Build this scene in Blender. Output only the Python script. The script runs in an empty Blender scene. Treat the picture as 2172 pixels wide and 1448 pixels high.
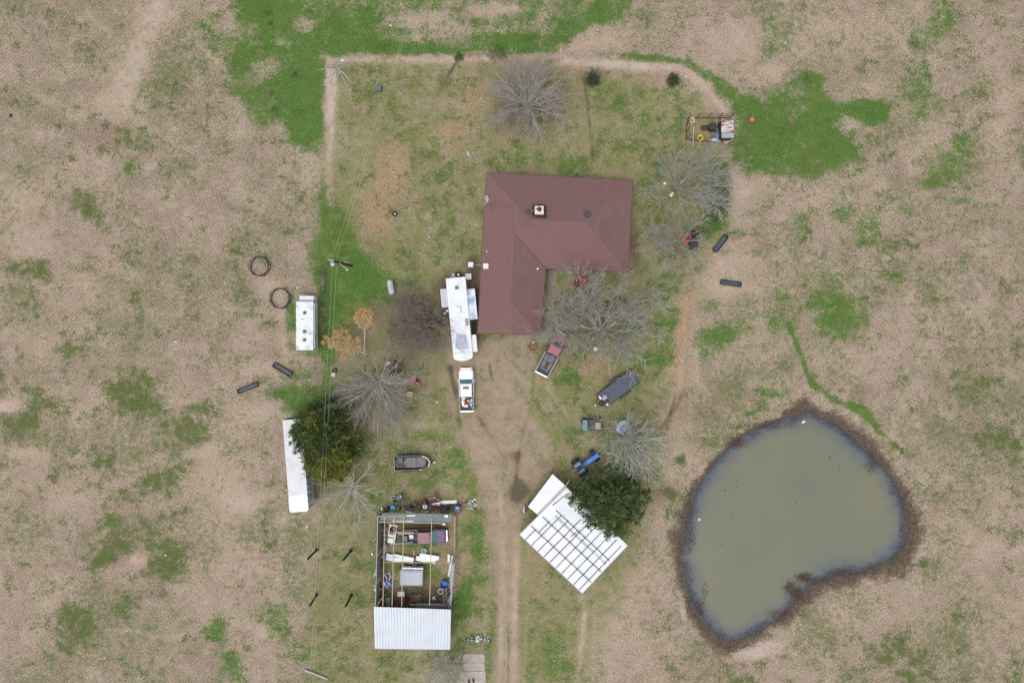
import bpy, bmesh, math, random
import numpy as np
from mathutils import Vector, Matrix

# ------------------------------------------------------------------ camera, sky, sun, exposure
scene = bpy.context.scene
H = 95.0            # metres above the ground, looking straight down
S = 15.2            # photo pixels per metre at ground level
CX, CY = 1086.0, 724.0
cam_d = bpy.data.cameras.new("camera")
cam = bpy.data.objects.new("camera", cam_d)
scene.collection.objects.link(cam)
cam.location = (0, 0, H)
cam.rotation_euler = (0, 0, 0)
cam_d.sensor_width = 36.0
cam_d.lens = 36.0 * H / (2172.0 / S)
cam_d.clip_end = 5000
scene.camera = cam

SUN_ELEV, SUN_ROT = math.radians(70), math.radians(215)
world = bpy.data.worlds.new("World")
scene.world = world
world.use_nodes = True
wn, wl = world.node_tree.nodes, world.node_tree.links
wn.clear()
sky = wn.new("ShaderNodeTexSky"); sky.sky_type = 'NISHITA'; sky.sun_disc = False
sky.sun_elevation = SUN_ELEV; sky.sun_rotation = SUN_ROT
sky.dust_density = 4.0; sky.air_density = 1.0
hs = wn.new("ShaderNodeHueSaturation"); hs.inputs["Saturation"].default_value = 0.22   # overcast sky
bg = wn.new("ShaderNodeBackground"); bg.inputs["Strength"].default_value = 0.15
wo = wn.new("ShaderNodeOutputWorld")
wl.new(sky.outputs[0], hs.inputs["Color"]); wl.new(hs.outputs[0], bg.inputs[0]); wl.new(bg.outputs[0], wo.inputs[0])

sun_d = bpy.data.lights.new("sun", 'SUN')
sun_d.energy = 0.85; sun_d.angle = math.radians(50); sun_d.color = (1.0, 0.97, 0.95)
sun = bpy.data.objects.new("sun", sun_d); scene.collection.objects.link(sun)
sdir = Vector((math.sin(SUN_ROT) * math.cos(SUN_ELEV), math.cos(SUN_ROT) * math.cos(SUN_ELEV), math.sin(SUN_ELEV)))
sun.rotation_euler = sdir.to_track_quat('Z', 'Y').to_euler()

scene.view_settings.view_transform = 'Standard'
scene.view_settings.look = 'None'
scene.view_settings.exposure = 0.10
scene.view_settings.gamma = 1.0

R = random.Random(7)
NR = np.random.default_rng(11)
COL = scene.collection
rad = math.radians

def P(px, py, z=0.0):
    f = (1 - z / H) / S
    return Vector(((px - CX) * f, (CY - py) * f, z))

# ------------------------------------------------------------------ node helper
class NT:
    def __init__(s, name):
        s.m = bpy.data.materials.new(name); s.m.use_nodes = True
        s.t = s.m.node_tree; s.n = s.t.nodes; s.l = s.t.links
        s.b = s.n["Principled BSDF"]; s._c = None
    def put(s, inp, v):
        if isinstance(v, bpy.types.NodeSocket): s.l.new(v, inp)
        elif v is not None: inp.default_value = v if not (isinstance(v, tuple) and len(v) == 3) else (*v, 1)
    def co(s):
        if s._c is None: s._c = s.n.new("ShaderNodeTexCoord").outputs["Object"]
        return s._c
    def noise(s, scale, det=4, rough=.55, vec=None, dist=0):
        x = s.n.new("ShaderNodeTexNoise"); x.inputs["Scale"].default_value = scale
        x.inputs["Detail"].default_value = det; x.inputs["Roughness"].default_value = rough
        x.inputs["Distortion"].default_value = dist
        s.l.new(vec or s.co(), x.inputs["Vector"]); return x.outputs["Fac"]
    def math(s, op, a, b=None, c=None, clamp=False):
        x = s.n.new("ShaderNodeMath"); x.operation = op; x.use_clamp = clamp
        s.put(x.inputs[0], a); s.put(x.inputs[1], b)
        if c is not None: s.put(x.inputs[2], c)
        return x.outputs[0]
    def mr(s, v, a, b, c=0., d=1., smooth=False):
        x = s.n.new("ShaderNodeMapRange"); x.clamp = True
        if smooth: x.interpolation_type = 'SMOOTHSTEP'
        s.put(x.inputs[0], v)
        for i, q in enumerate((a, b, c, d)): s.put(x.inputs[i + 1], q)
        return x.outputs[0]
    def mix(s, f, a, b, mode='MIX'):
        x = s.n.new("ShaderNodeMix"); x.data_type = 'RGBA'; x.blend_type = mode
        s.put(x.inputs[0], f); s.put(x.inputs[6], a); s.put(x.inputs[7], b); return x.outputs[2]
    def attr(s, name):
        x = s.n.new("ShaderNodeAttribute"); x.attribute_name = name; return x
    def sep(s, c):
        x = s.n.new("ShaderNodeSeparateColor"); s.l.new(c, x.inputs[0]); return x.outputs
    def bump(s, h, strength=.5, dist=.05):
        x = s.n.new("ShaderNodeBump"); x.inputs["Strength"].default_value = strength
        x.inputs["Distance"].default_value = dist; s.l.new(h, x.inputs["Height"])
        s.l.new(x.outputs[0], s.b.inputs["Normal"])
    def set(s, **k):
        for a, v in k.items(): s.put(s.b.inputs[a.replace("_", " ")], v)
        return s.m

def lin(r, g, b):
    f = lambda c: (c / 255 / 12.92) if c <= 10 else ((c / 255 + .055) / 1.055) ** 2.4
    return (f(r), f(g), f(b))

_mc = {}
def pm(name, col, rough=.6, metal=0., var=.18, scale=2.5, dirt=None, dirt_amt=.35):
    """painted or plain surface with patchy wear"""
    if name in _mc: return _mc[name]
    t = NT(name)
    n = t.noise(scale, 5, .6)
    f = t.mr(n, .3, .7, 1 - var, 1 + var)
    c = t.mix(1.0, col, f, 'MULTIPLY')
    if dirt:
        d = t.mr(t.noise(scale * 1.7, 6, .65), .5, .68, 0, dirt_amt)
        c = t.mix(d, c, dirt)
    _mc[name] = t.set(Base_Color=c, Roughness=rough, Metallic=metal)
    return _mc[name]
# ------------------------------------------------------------------ ground masks (what grows or lies where)
def vnoise(x, y, seed, octv=4, rough=.5):
    r = np.random.default_rng(seed); out = np.zeros_like(x); amp = 1; tot = 0
    for o in range(octv):
        g = r.random((64, 64)).astype(np.float32)
        fx, fy = x * 2 ** o, y * 2 ** o
        ix, iy = np.floor(fx).astype(int), np.floor(fy).astype(int)
        tx, ty = fx - ix, fy - iy
        tx, ty = tx * tx * (3 - 2 * tx), ty * ty * (3 - 2 * ty)
        a, b = g[iy % 64, ix % 64], g[iy % 64, (ix + 1) % 64]
        c, d = g[(iy + 1) % 64, ix % 64], g[(iy + 1) % 64, (ix + 1) % 64]
        out += amp * ((a * (1 - tx) + b * tx) * (1 - ty) + (c * (1 - tx) + d * tx) * ty)
        tot += amp; amp *= rough
    return out / tot

def poly_sdf(x, y, poly):
    d = np.full(x.shape, 1e9, np.float32); ins = np.zeros(x.shape, bool); n = len(poly)
    for i in range(n):
        x0, y0 = poly[i]; x1, y1 = poly[(i + 1) % n]
        ex, ey = x1 - x0, y1 - y0
        t = np.clip(((x - x0) * ex + (y - y0) * ey) / (ex * ex + ey * ey + 1e-9), 0, 1)
        d = np.minimum(d, np.hypot(x - x0 - t * ex, y - y0 - t * ey))
        c = ((y0 > y) != (y1 > y)) & (x < (x1 - x0) * (y - y0) / (y1 - y0 + 1e-12) + x0)
        ins ^= c
    return np.where(ins, -d, d)

POND = [(1719,876),(1738,889),(1773,904),(1812,933),(1851,971),(1881,1006),(1907,1046),(1921,1085),(1927,1123),(1920,1154),
        (1895,1181),(1860,1201),(1817,1214),(1769,1222),(1735,1232),(1712,1248),(1697,1268),(1676,1290),(1652,1314),(1617,1335),
        (1582,1352),(1547,1358),(1526,1346),(1495,1311),(1472,1271),(1459,1223),(1456,1167),(1464,1102),(1482,1041),(1516,988),
        (1571,932),(1620,908),(1665,893),(1700,886)]

# (x, y, rx, ry, turn, strength) in photo-map coordinates, per layer
G = [ # bright green grass
 (760,50,60,45,0,.35),(650,250,45,75,10,.9),(560,230,60,60,0,.45),(520,150,35,50,0,.45),(620,60,90,60,0,.6),(660,160,60,50,0,.7),
 (640,210,40,70,0,.6),(655,290,25,50,0,.5),(545,30,45,40,0,.5),
 (900,105,260,10,0,.5),(1090,95,55,16,0,.8),(780,90,80,20,0,.6),(1250,25,80,28,0,.6),(1190,75,30,16,-45,.9),(1230,50,30,14,-45,.8),
 (1400,125,70,12,8,.6),(1500,160,55,16,35,.8),(1560,205,45,22,30,1.0),(1340,118,60,8,3,.7),
 (1650,300,85,60,0,1.2),(1720,330,80,45,0,1.1),(1610,310,45,40,0,.9),(1700,230,70,55,0,.8),(1790,240,60,40,0,.8),(1840,235,40,22,0,.7),
 (1720,170,25,22,0,.9),(1650,60,28,40,0,.7),(1640,110,30,20,0,.5),(1600,145,30,20,0,.35),(1995,45,30,45,20,.75),(1965,90,30,25,0,.6),
 (1935,95,16,12,0,.8),(1950,125,35,20,0,.5),(1940,220,45,40,0,.75),(1960,165,20,22,0,.7),(2050,305,40,45,0,.75),(1995,350,45,40,0,.75),(1985,395,40,12,0,.8),
 (1910,385,40,14,0,.6),(2020,425,70,7,4,.8),(1930,445,30,16,0,.8),(2120,440,60,6,4,.5),
 (1700,460,22,20,0,.7),(1800,420,30,35,0,.55),(1840,500,45,35,0,.7),(1830,460,40,30,0,.5),(1620,470,18,25,0,.6),(1700,500,30,25,0,.5),
 (1770,570,45,35,0,.55),(1710,575,18,22,0,.6),(1895,580,25,14,0,.7),(1770,650,68,55,0,1.2),(1800,690,50,30,0,.8),(1755,740,24,12,0,.7),
 (1500,645,24,20,0,1.0),(1525,710,45,22,-10,.95),(1510,750,24,18,-20,.9),(1570,690,70,22,-15,.6),(1660,690,40,26,0,.5),(1660,620,18,26,0,.6),
 (1570,497,18,12,0,1.0),(1540,535,12,10,0,.7),(1600,540,16,8,0,.6),
 (1640,690,10,16,0,.5),(1840,872,26,16,20,.95),(1808,858,18,10,20,.8),(1662,836,26,10,-15,.85),(1610,868,18,16,0,.8),(1575,880,24,8,0,.6),(1632,836,16,12,0,.6),
 (1440,975,16,12,20,1.1),(1505,935,18,16,-40,.8),(1535,900,12,8,0,.6),(1425,1050,8,10,0,.9),(1415,1100,5,30,10,.7),(1920,800,24,9,35,.7),(1950,785,20,8,-35,.6),
 (700,490,28,50,0,1.2),(740,520,22,40,0,1.0),(690,560,40,50,0,1.1),(760,600,50,40,10,1.2),(740,570,40,40,0,1.0),(690,650,20,70,0,1.0),(720,660,35,40,0,.8),
 (612,690,14,45,0,.9),(610,640,14,26,0,.7),(690,760,16,60,0,1.0),(660,740,40,14,0,.9),(650,850,52,42,0,1.3),(610,840,30,40,0,.5),(640,790,30,14,0,.6),
 (688,420,8,40,0,.7),(700,330,8,60,0,.25),(860,600,30,12,0,.7),(960,545,24,12,0,.6),(800,640,30,30,0,.6),
 (1200,800,28,18,-10,1.2),(1325,690,22,14,0,.9),(1420,680,20,50,10,.7),(1410,770,25,18,0,.7),(1365,765,22,14,0,.8),
 (1128,820,7,34,4,1.0),(1225,915,22,10,0,1.0),(1330,885,40,16,0,.5),(1290,1000,30,30,0,1.1),
 (895,930,46,10,-5,1.0),(870,955,40,10,0,.6),(960,965,30,18,0,.6),(945,990,20,10,0,.6),(900,1022,12,8,0,1.0),(985,1000,24,30,0,.6),(1000,1050,14,40,0,.5),
 (1010,1140,16,55,0,1.1),(985,1120,14,20,0,.8),(985,1260,14,30,8,1.2),(975,1290,20,40,10,1.0),(985,1370,30,40,0,.55),(1035,1400,8,60,0,.7),(870,1152,55,12,0,.9),(870,1200,50,14,0,1.0),(925,1215,20,22,0,.7),
 (1190,1350,40,30,0,.6),(1180,1420,40,30,0,.65),(1120,1390,10,50,0,.5),(1010,1230,30,14,0,.4),
 (805,1120,8,60,0,.7),(790,1200,8,70,0,.6),(780,1060,24,20,0,.4),
 (470,1320,18,40,10,.95),(480,1400,36,44,0,1.0),(440,1330,30,30,0,.4),(400,1215,12,18,0,.8),(430,1215,14,10,0,.6),(480,955,22,16,0,.6),(350,420,10,6,0,.9),(275,360,14,9,0,1.0),(533,428,8,6,0,.9),
 (600,1240,22,90,0,.5),(580,1330,20,50,0,.5),(630,1380,40,40,0,.45),(290,1320,70,40,0,.4),(300,1410,60,40,0,.4),(105,1388,14,14,0,.85),(70,1360,40,24,0,.25),
 (420,60,40,40,0,.3),(460,100,40,60,0,.4),(380,200,50,50,0,.3),(1210,520,60,10,0,.2),(1225,360,60,18,0,.5),(1150,340,120,20,0,.6),(1370,390,40,30,0,.5),(1310,210,55,35,0,.5),(1420,260,40,60,0,.35),
 (1525,420,28,70,0,1.0),(1500,480,24,30,0,.9),(1480,330,40,20,0,.3),(1260,180,30,20,0,.6),(1428,180,20,12,0,.6),(1365,560,30,30,0,.4),(1400,600,30,50,0,.4),(1270,620,60,40,0,.4),
]
O = [ # olive and dark matted green
 (408,905,50,46,0,1.3),(50,560,46,24,0,.75),(90,575,40,20,0,.4),(50,890,60,30,0,.8),(30,830,40,30,0,.8),(90,860,30,30,0,.5),(60,915,40,24,0,.7),(190,455,38,22,25,.75),(150,430,24,14,0,.6),
 (190,770,40,36,0,.7),(250,790,60,40,0,.25),(285,840,55,32,-20,.9),(330,870,36,50,-15,.8),(300,800,30,30,0,.6),(210,940,30,56,-10,.95),(250,880,30,30,0,.5),(110,1000,54,26,30,.65),(75,1040,30,24,0,.6),
 (240,1040,50,26,25,.75),(350,1000,55,30,-20,.8),(320,1030,60,30,0,.5),(230,1110,50,24,10,.8),(240,1150,50,20,0,.7),(300,1140,90,50,0,.5),(215,1195,34,28,0,1.0),(350,1175,45,28,10,.95),(310,1205,30,18,0,.7),(355,1210,35,20,0,.7),
 (170,1335,38,40,0,1.1),(155,1310,30,24,0,.7),(270,1280,44,16,-20,.7),(345,1260,18,14,0,.7),(60,1190,24,12,0,.4),(560,1180,26,60,0,.35),(560,1080,16,60,0,.45),(570,960,14,60,0,.5),(600,1280,30,50,0,.3),
 (440,200,60,40,0,.4),(350,220,60,30,0,.45),(280,290,50,30,0,.5),(400,300,40,30,0,.3),(160,130,60,40,0,.3),(90,30,60,30,0,.3),(190,330,60,30,0,.35),(50,340,60,40,0,.25),(330,100,40,30,0,.2),
 (530,520,50,50,0,.35),(500,600,50,40,0,.4),(420,650,24,30,0,.5),(545,660,26,50,0,.4),(410,560,30,20,0,.4),(440,690,60,40,0,.2),(290,550,30,24,0,.5),(220,560,50,30,0,.35),(170,690,60,40,0,.3),(60,680,50,30,0,.4),(20,600,20,40,0,.4),
 (600,780,20,50,0,.6),(540,800,30,40,0,.3),
 (2080,790,50,60,0,.4),(2040,800,24,30,0,.7),(2060,840,30,20,0,.7),(1990,830,60,40,0,.3),(2120,900,50,50,0,.6),(2080,950,50,40,0,.5),(2150,700,40,60,0,.5),(2000,700,70,40,0,.25),(2140,620,40,40,0,.35),(1980,640,80,40,0,.2),
 (1860,560,60,50,0,.4),(1920,520,60,30,0,.4),(2080,500,50,30,0,.45),(2150,1040,30,60,0,.5),(2050,1000,60,40,0,.3),(1985,1050,20,14,0,.8),(2105,1120,16,16,0,.8),(1900,1210,70,20,-15,.4),(1965,1200,12,10,0,.8),
 (1870,1385,50,24,10,.9),(1930,1400,60,36,0,.75),(1950,1440,60,20,0,.6),(1600,1410,60,20,0,.3),(1560,1440,60,20,0,.4),(1790,1430,30,16,0,.7),(1450,1440,30,14,0,.5),(2060,1330,60,40,0,.25),(2150,1390,40,60,0,.35),(2060,1180,30,24,0,.25),
 (1990,130,50,24,0,.5),(2060,180,50,40,0,.4),(2130,60,40,40,0,.35),(1880,130,60,30,0,.3),(2080,220,40,30,0,.3),(2030,240,40,60,0,.3),(1820,280,50,30,0,.4),(1830,330,50,50,0,.35),
 (560,20,30,20,0,.5),(570,100,60,30,0,.4),(700,60,70,40,0,.4),(800,20,60,20,0,.3),(1000,30,50,14,0,.3),
 # yard turf, half green
 (760,220,60,80,0,.55),(860,180,80,40,0,.5),(840,240,70,50,0,.55),(930,330,80,40,0,.6),(900,420,60,50,0,.6),(960,470,50,60,0,.6),(890,500,60,40,0,.55),(940,520,60,40,0,.5),(1010,350,30,30,0,.4),(990,420,30,50,0,.4),
 (1100,330,110,24,0,.5),(960,180,40,50,0,.3),(1320,220,80,60,0,.55),(1420,300,60,60,0,.5),(1320,310,60,40,0,.45),(1360,360,50,60,0,.55),(1380,450,40,60,0,.5),(1420,560,50,60,0,.6),(1400,650,40,60,0,.5),(1380,720,40,60,0,.4),(1330,620,60,40,0,.5),(1220,640,50,50,0,.5),(1260,740,60,50,0,.3),(1380,820,50,50,0,.6),(1420,740,30,70,0,.5),(1310,860,70,30,0,.55),(1250,940,50,40,0,.4),(1400,870,30,30,0,.4),
 (870,980,80,60,0,.5),(960,940,40,40,0,.4),(830,1030,60,40,0,.45),(940,1030,60,30,0,.4),(750,1130,50,80,0,.6),(740,1230,50,60,0,.6),(770,1300,30,40,0,.45),(700,1380,60,60,0,.55),(760,1400,80,40,0,.5),(860,1420,60,30,0,.5),(750,980,40,50,0,.5),(780,800,40,50,0,.5),(720,850,20,40,0,.4),(850,860,60,40,0,.5),(1170,870,60,60,0,.3),(1160,1180,40,80,30,.45),(1200,1280,50,40,0,.45),(1150,1300,30,60,0,.4),(1240,1420,30,40,0,.3),(980,1330,40,60,0,.4),(990,1190,24,60,0,.4),
]
D = [ # brown leaf litter, dark bare soil
 (885,690,70,70,0,.75),(930,640,40,60,0,.5),(850,650,40,40,0,.6),(960,600,26,24,0,.7),(1000,560,20,24,0,.5),(1010,650,10,60,0,1.0),(930,600,24,30,0,.4),(1115,215,85,80,0,.85),(1075,240,40,60,0,.3),
 (1345,530,14,60,0,1.0),(1000,640,10,60,0,.6),(1000,560,14,30,0,.6),(1115,470,1,1,0,0),(840,900,50,30,0,.2),(835,780,22,18,0,.7),(1000,700,20,30,0,.5),
 (1088,1040,20,24,0,1.2),(1105,1040,20,20,0,.9),(1092,970,16,14,0,.5),(1090,1000,10,30,0,.4),(1040,1085,20,10,0,.3),(965,780,26,12,0,.6),(962,820,8,40,-15,.6),(1040,790,5,24,-5,.5),(1020,890,10,40,-30,.45),(975,900,30,14,0,.5),(1085,965,24,8,0,.5),(1120,760,30,30,0,.3),(1100,900,20,60,0,.15),
 (960,145,6,24,35,.4),(985,118,50,5,8,.3),(1238,180,5,50,-14,.4),(1252,270,4,60,-10,.4),(1258,330,6,20,0,.7),(1058,118,40,6,0,.2),(935,190,14,30,40,.5),
 (1430,870,5,50,25,.7),(1420,1045,30,12,10,.7),(1100,1072,30,10,0,.3),(905,1062,28,26,0,1.0),(890,1078,70,14,0,.8),(960,1075,30,16,0,.7),(860,1110,60,14,0,.9),(880,1260,70,24,0,.9),(815,1180,10,90,0,.9),(905,1110,60,10,0,.9),(900,1230,30,20,0,.4),(940,1260,20,20,0,.5),
 (1280,690,60,40,0,.35),(1200,660,40,60,0,.4),(1240,770,80,30,0,.3),(1460,400,60,50,0,.4),(1440,520,40,40,0,.4),(1260,990,30,20,0,.5),(1345,950,50,50,0,.35),(1285,1085,75,55,0,.5),(690,940,60,70,0,.5),(1130,640,1,1,0,0),
 (235,275,40,18,0,.5),(225,310,24,14,0,.5),(290,1190,12,10,0,0),(130,1200,24,16,0,.5),(200,1240,60,16,30,.35),(250,1180,60,40,0,.4),(300,1100,50,30,0,.4),(180,1120,30,20,0,.4),(480,1360,1,1,0,0),(380,1160,60,30,0,.25),(330,1240,60,30,0,.25),(110,1340,30,40,0,.3),(420,1400,50,60,0,.3),
 (1590,800,40,20,0,.2),(1510,800,40,60,0,.2),(1560,870,14,6,0,.6),(1480,870,40,30,0,.3),(1400,1060,30,20,0,.4),(1470,930,20,12,0,.3),(1850,830,30,14,0,.35),(1560,25,14,10,0,.6),(1480,90,16,8,0,.5),(1560,1250,1,1,0,0),
 (640,120,30,16,0,.2),(700,600,12,30,0,.6),(1800,30,80,40,0,.2),(2000,150,60,40,0,.2),(2100,100,60,60,0,.2),(2040,330,20,20,0,.3),(300,450,60,20,0,.2),(410,310,40,20,0,.25),(1870,760,60,30,0,.2),
]
Rr = [ # reddish bare earth
 (825,370,34,70,5,1.0),(810,440,34,60,10,.8),(850,330,20,40,0,.6),(800,490,30,40,10,.6),(985,235,36,60,10,.7),(960,300,30,30,0,.4),(940,280,26,16,0,.5),(1275,355,26,16,0,.7),(1300,150,120,14,2,.5),(880,470,20,10,0,.3),(1015,130,60,10,0,.3),
 (1450,700,18,70,8,.9),(1460,620,20,24,0,.5),(1440,790,18,40,10,.6),(1380,170,1,1,0,0),(1590,240,1,1,0,0),(600,785,22,8,28,.9),(1125,1110,20,14,0,.6),(1160,1170,50,20,40,.4),(1130,1230,20,60,0,.5),(985,1225,16,24,0,.6),(980,1180,14,20,0,.3),(935,1160,14,24,0,.5),(940,1110,14,24,0,.5),(890,1255,50,24,0,.4),
 (690,1320,30,14,10,.6),(740,1330,40,14,15,.5),(760,1170,14,60,0,.3),(780,1300,20,20,0,.4),(90,1215,14,12,0,.5),(480,780,24,14,0,.4),(1580,705,30,6,-25,.6),(1690,685,16,16,0,.4),(1600,150,30,20,0,.35),(1620,370,40,12,0,.35),(1240,780,50,30,0,.4),(1260,720,50,30,0,.3),(1290,780,40,24,0,.4),(1120,735,14,10,0,.4),(1200,960,30,30,0,.3),(640,700,1,1,0,0),
 (1750,1270,1,1,0,0),(1520,560,50,40,0,.35),(1380,890,50,20,0,.3),
]
L = [ # pale worn ground
 (700,240,14,110,0,.9),(700,160,24,30,0,.6),(850,130,160,12,0,.6),(660,380,26,50,0,.9),(640,330,20,20,0,.3),(1010,120,60,10,0,.5),(1300,138,130,14,2,.7),(1480,200,22,40,-20,.6),(1530,230,40,20,30,.4),(1560,420,40,60,0,.7),(1590,400,40,30,0,.4),(1560,570,80,50,0,.8),(1520,620,50,50,0,.6),(1460,760,24,70,0,.3),
 (330,60,40,120,35,.7),(280,180,50,60,30,.6),(220,220,50,20,-10,.5),(20,420,50,50,0,.8),(40,510,60,30,0,.7),(150,380,60,40,0,.35),(150,650,80,30,0,.3),(180,600,80,60,0,.35),(230,870,50,40,0,.5),(60,960,80,20,0,.5),(30,1020,50,60,0,.3),(150,1050,60,30,0,.5),(460,1010,70,80,0,.7),(440,930,80,40,0,.5),(540,880,60,40,0,.5),(480,1180,80,60,0,.5),(290,1188,18,14,0,1.4),(560,1340,18,18,0,1.0),(300,980,40,30,0,.5),(500,1080,50,60,0,.5),(60,1170,60,40,0,.3),(470,1290,40,30,0,.4),(590,1270,14,60,0,.5),(640,1270,40,30,0,.4),(100,1260,80,40,0,.3),
 (380,840,60,40,0,.4),(270,930,50,20,0,.4),(120,740,60,40,0,.4),(20,860,24,16,0,1.2),(60,950,50,14,0,.4),(550,870,40,30,0,.4),(600,720,14,90,-6,.7),(570,610,30,50,-20,.6),(520,760,50,60,0,.3),(550,560,30,24,0,.4),(590,780,24,16,30,.6),
 (1620,640,60,30,0,.4),(1600,750,80,60,0,.5),(1640,810,60,30,0,.4),(1800,760,90,40,0,.4),(1950,700,90,50,0,.35),(2150,600,40,60,0,.4),(1850,430,80,40,0,.4),(1700,410,120,40,0,.35),(1950,300,80,40,0,.35),(1700,60,160,60,0,.45),(1550,80,90,60,0,.5),(1630,150,40,20,0,.8),(1870,80,60,40,0,.4),(1850,200,60,30,0,.4),(2120,200,50,120,0,.3),(2120,330,60,60,0,.3),(2110,130,30,60,0,.2),(1600,1380,50,14,-15,1.5),(1452,1290,10,40,-8,1.2),(1480,1330,14,20,0,.5),(1820,1200,60,10,-15,.5),(1700,1340,120,50,-20,.5),(1900,1300,120,60,0,.35),(2050,1150,120,80,0,.4),(2150,1320,60,60,0,.5),(1990,1000,60,40,0,.3),
 (1380,950,1,1,0,0),(1400,990,30,40,0,.4),(1430,940,30,40,0,.5),(1470,1000,30,30,-30,.6),(1300,1330,60,60,0,.5),(1340,1250,60,50,0,.6),(1400,1150,30,80,0,.4),(1380,1380,60,60,0,.4),(1260,1400,16,60,0,.6),(830,900,60,26,-8,.6),(900,905,40,8,-5,.9),(1560,1400,1,1,0,0),(1170,820,30,60,0,.3),(1190,720,1,1,0,0),(665,1172,12,10,0,.6),(1290,60,90,30,0,.6),(1260,95,50,14,0,.5),(890,40,60,14,0,.7),(1040,20,60,16,0,.7),(1000,65,80,10,0,.6),(880,78,90,6,0,.6),(600,90,18,12,0,.9),(655,60,20,14,0,.8),(560,150,20,20,0,.4),(1090,30,40,14,0,.5),(1700,190,24,12,0,.7),(1795,265,24,20,0,.9),(1690,230,40,14,-20,.8),(1740,250,14,10,0,.7),
]
NEG = [ # straw showing through the green
 (600,95,22,12,0,.7),(655,55,24,14,0,.7),(890,40,60,18,0,.6),(1040,22,60,18,0,.7),(1000,65,80,12,0,.6),(550,160,30,26,0,.6),(880,80,80,8,0,.5),(1690,235,40,16,-20,.6),(1740,250,16,12,0,.6),(1795,265,28,24,0,.8),(1700,190,22,12,0,.7),
 (600,140,30,14,0,.4),(540,60,14,14,0,.5),(1780,190,24,30,0,.5),(1610,300,14,8,0,.3),(290,1188,16,14,0,1.2),(20,860,20,14,0,1.3),(1650,330,10,8,0,.4),(1545,390,1,1,0,0),(45,568,10,6,0,.8),(1760,690,10,8,0,.3),(408,885,8,8,0,.5),
]
ROAD = [(950,712),(1000,716),(1120,716),(1150,800),(1118,870),(1165,930),(1168,990),(1118,1060),(1100,1130),(1098,1240),(1102,1460),(1045,1460),
        (1052,1330),(1045,1180),(1030,1080),(1005,1000),(965,930),(945,860),(950,780)]
YARD_STROKES = [  # green ditch lines: x0,y0,x1,y1,half width,strength
 (1672,690,1705,770,6,1.3),(1705,770,1722,815,6,1.3),(1722,815,1765,845,7,1.3),(1765,845,1830,870,8,1.0),(1860,905,1900,945,6,1.0),(1900,945,1928,978,5,1.0),(1830,875,1865,905,8,1.0),
 (1440,128,1500,160,7,.8),(1500,160,1560,205,8,.9),(1340,112,1440,126,5,.8),(1560,150,1490,122,5,.4),
 (1190,62,1260,20,7,.8),(700,108,1180,108,3,.6),(690,130,668,320,6,.6)]

def lay(px, py, blobs, nx, ny):
    out = np.zeros(px.shape, np.float32)
    for x, y, rx, ry, a, s in blobs:
        if s == 0: continue
        m = 2.3 * max(rx, ry) + 30
        w = (abs(px - x) < m) & (abs(py - y) < m)
        if not w.any(): continue
        k = min(95, max(8, min(rx, ry) * 2.4))
        dx, dy = px[w] + nx[w] * k - x, py[w] + ny[w] * k - y
        c, q = math.cos(rad(a)), math.sin(rad(a))
        u, v = (dx * c + dy * q) / rx, (-dx * q + dy * c) / ry
        out[w] += s * np.exp(-(u * u + v * v) ** 1.4 * .8)
    return out

PALE = [ # worn lines: x0,y0,x1,y1,half width,strength
 (703,140,700,300,11,1.2),(700,300,697,430,9,.9),(700,128,960,128,9,.9),(960,128,1190,120,7,.8),(1190,130,1440,140,11,1.1),(1440,140,1500,185,11,1.0),(1500,185,1540,240,10,.9),
 (1064,1130,1060,1460,9,1.0),(1093,1140,1089,1460,9,1.0),(1078,1060,1076,1460,26,.45),(1060,1040,1064,1130,8,.8),(1010,960,1060,1050,8,.5),(1452,640,1450,740,10,.9),(1450,740,1440,820,9,.8),(1440,820,1405,900,8,.6),(1240,1300,1225,1460,8,1.0),(1232,1260,1245,1300,8,.8),(985,900,1020,980,8,.5),(1700,760,1716,850,4,.4),
 (1470,620,1475,800,9,.5),(330,10,250,240,26,.5),(598,960,590,1240,9,.6),(640,1090,655,1250,10,.4),(1160,720,1165,860,9,.5),(1120,1300,1108,1460,5,.4)]
RUTS = [ # dark wheel ruts and seams
 (956,778,966,830,5,.8),(962,825,975,905,4,.6),(1008,885,1040,930,5,.6),(1040,930,1075,985,5,.4),(1039,772,1044,806,3,.7),(1079,1140,1077,1290,3,.5),(1044,1100,1043,1300,2.5,.35),(1130,780,1127,850,3,.6),(1127,850,1100,950,3,.5),(1100,950,1092,1030,4,.6),
 (1236,160,1245,230,4,.55),(1245,230,1256,300,3.5,.6),(1256,300,1263,350,4,.5),(972,122,948,165,4,.8),(948,165,925,205,4,.35),(985,115,1070,122,4,.35),(925,205,890,300,4,.35),(1432,840,1420,880,3,1.0),(1420,880,1398,915,3,.7),(1480,640,1470,760,3,.3),(760,70,860,80,3,.3),(760,95,900,98,2.5,.3),(1716,855,1718,880,4,.9),
 (1385,1120,1390,1260,5,.25),(905,1020,940,1018,2,.3),(870,932,915,925,2.5,.7)]
def strokes(px, py, rows):
    out = np.zeros(px.shape, np.float32)
    for x0, y0, x1, y1, hw, s in rows:
        w = (px > min(x0, x1) - 3 * hw) & (px < max(x0, x1) + 3 * hw) & (py > min(y0, y1) - 3 * hw) & (py < max(y0, y1) + 3 * hw)
        if not w.any(): continue
        ex, ey = x1 - x0, y1 - y0; qx, qy = px[w], py[w]
        t = np.clip(((qx - x0) * ex + (qy - y0) * ey) / (ex * ex + ey * ey), 0, 1)
        out[w] = np.maximum(out[w], s * np.exp(-(np.hypot(qx - x0 - t * ex, qy - y0 - t * ey) / hw) ** 2))
    return out

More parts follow.
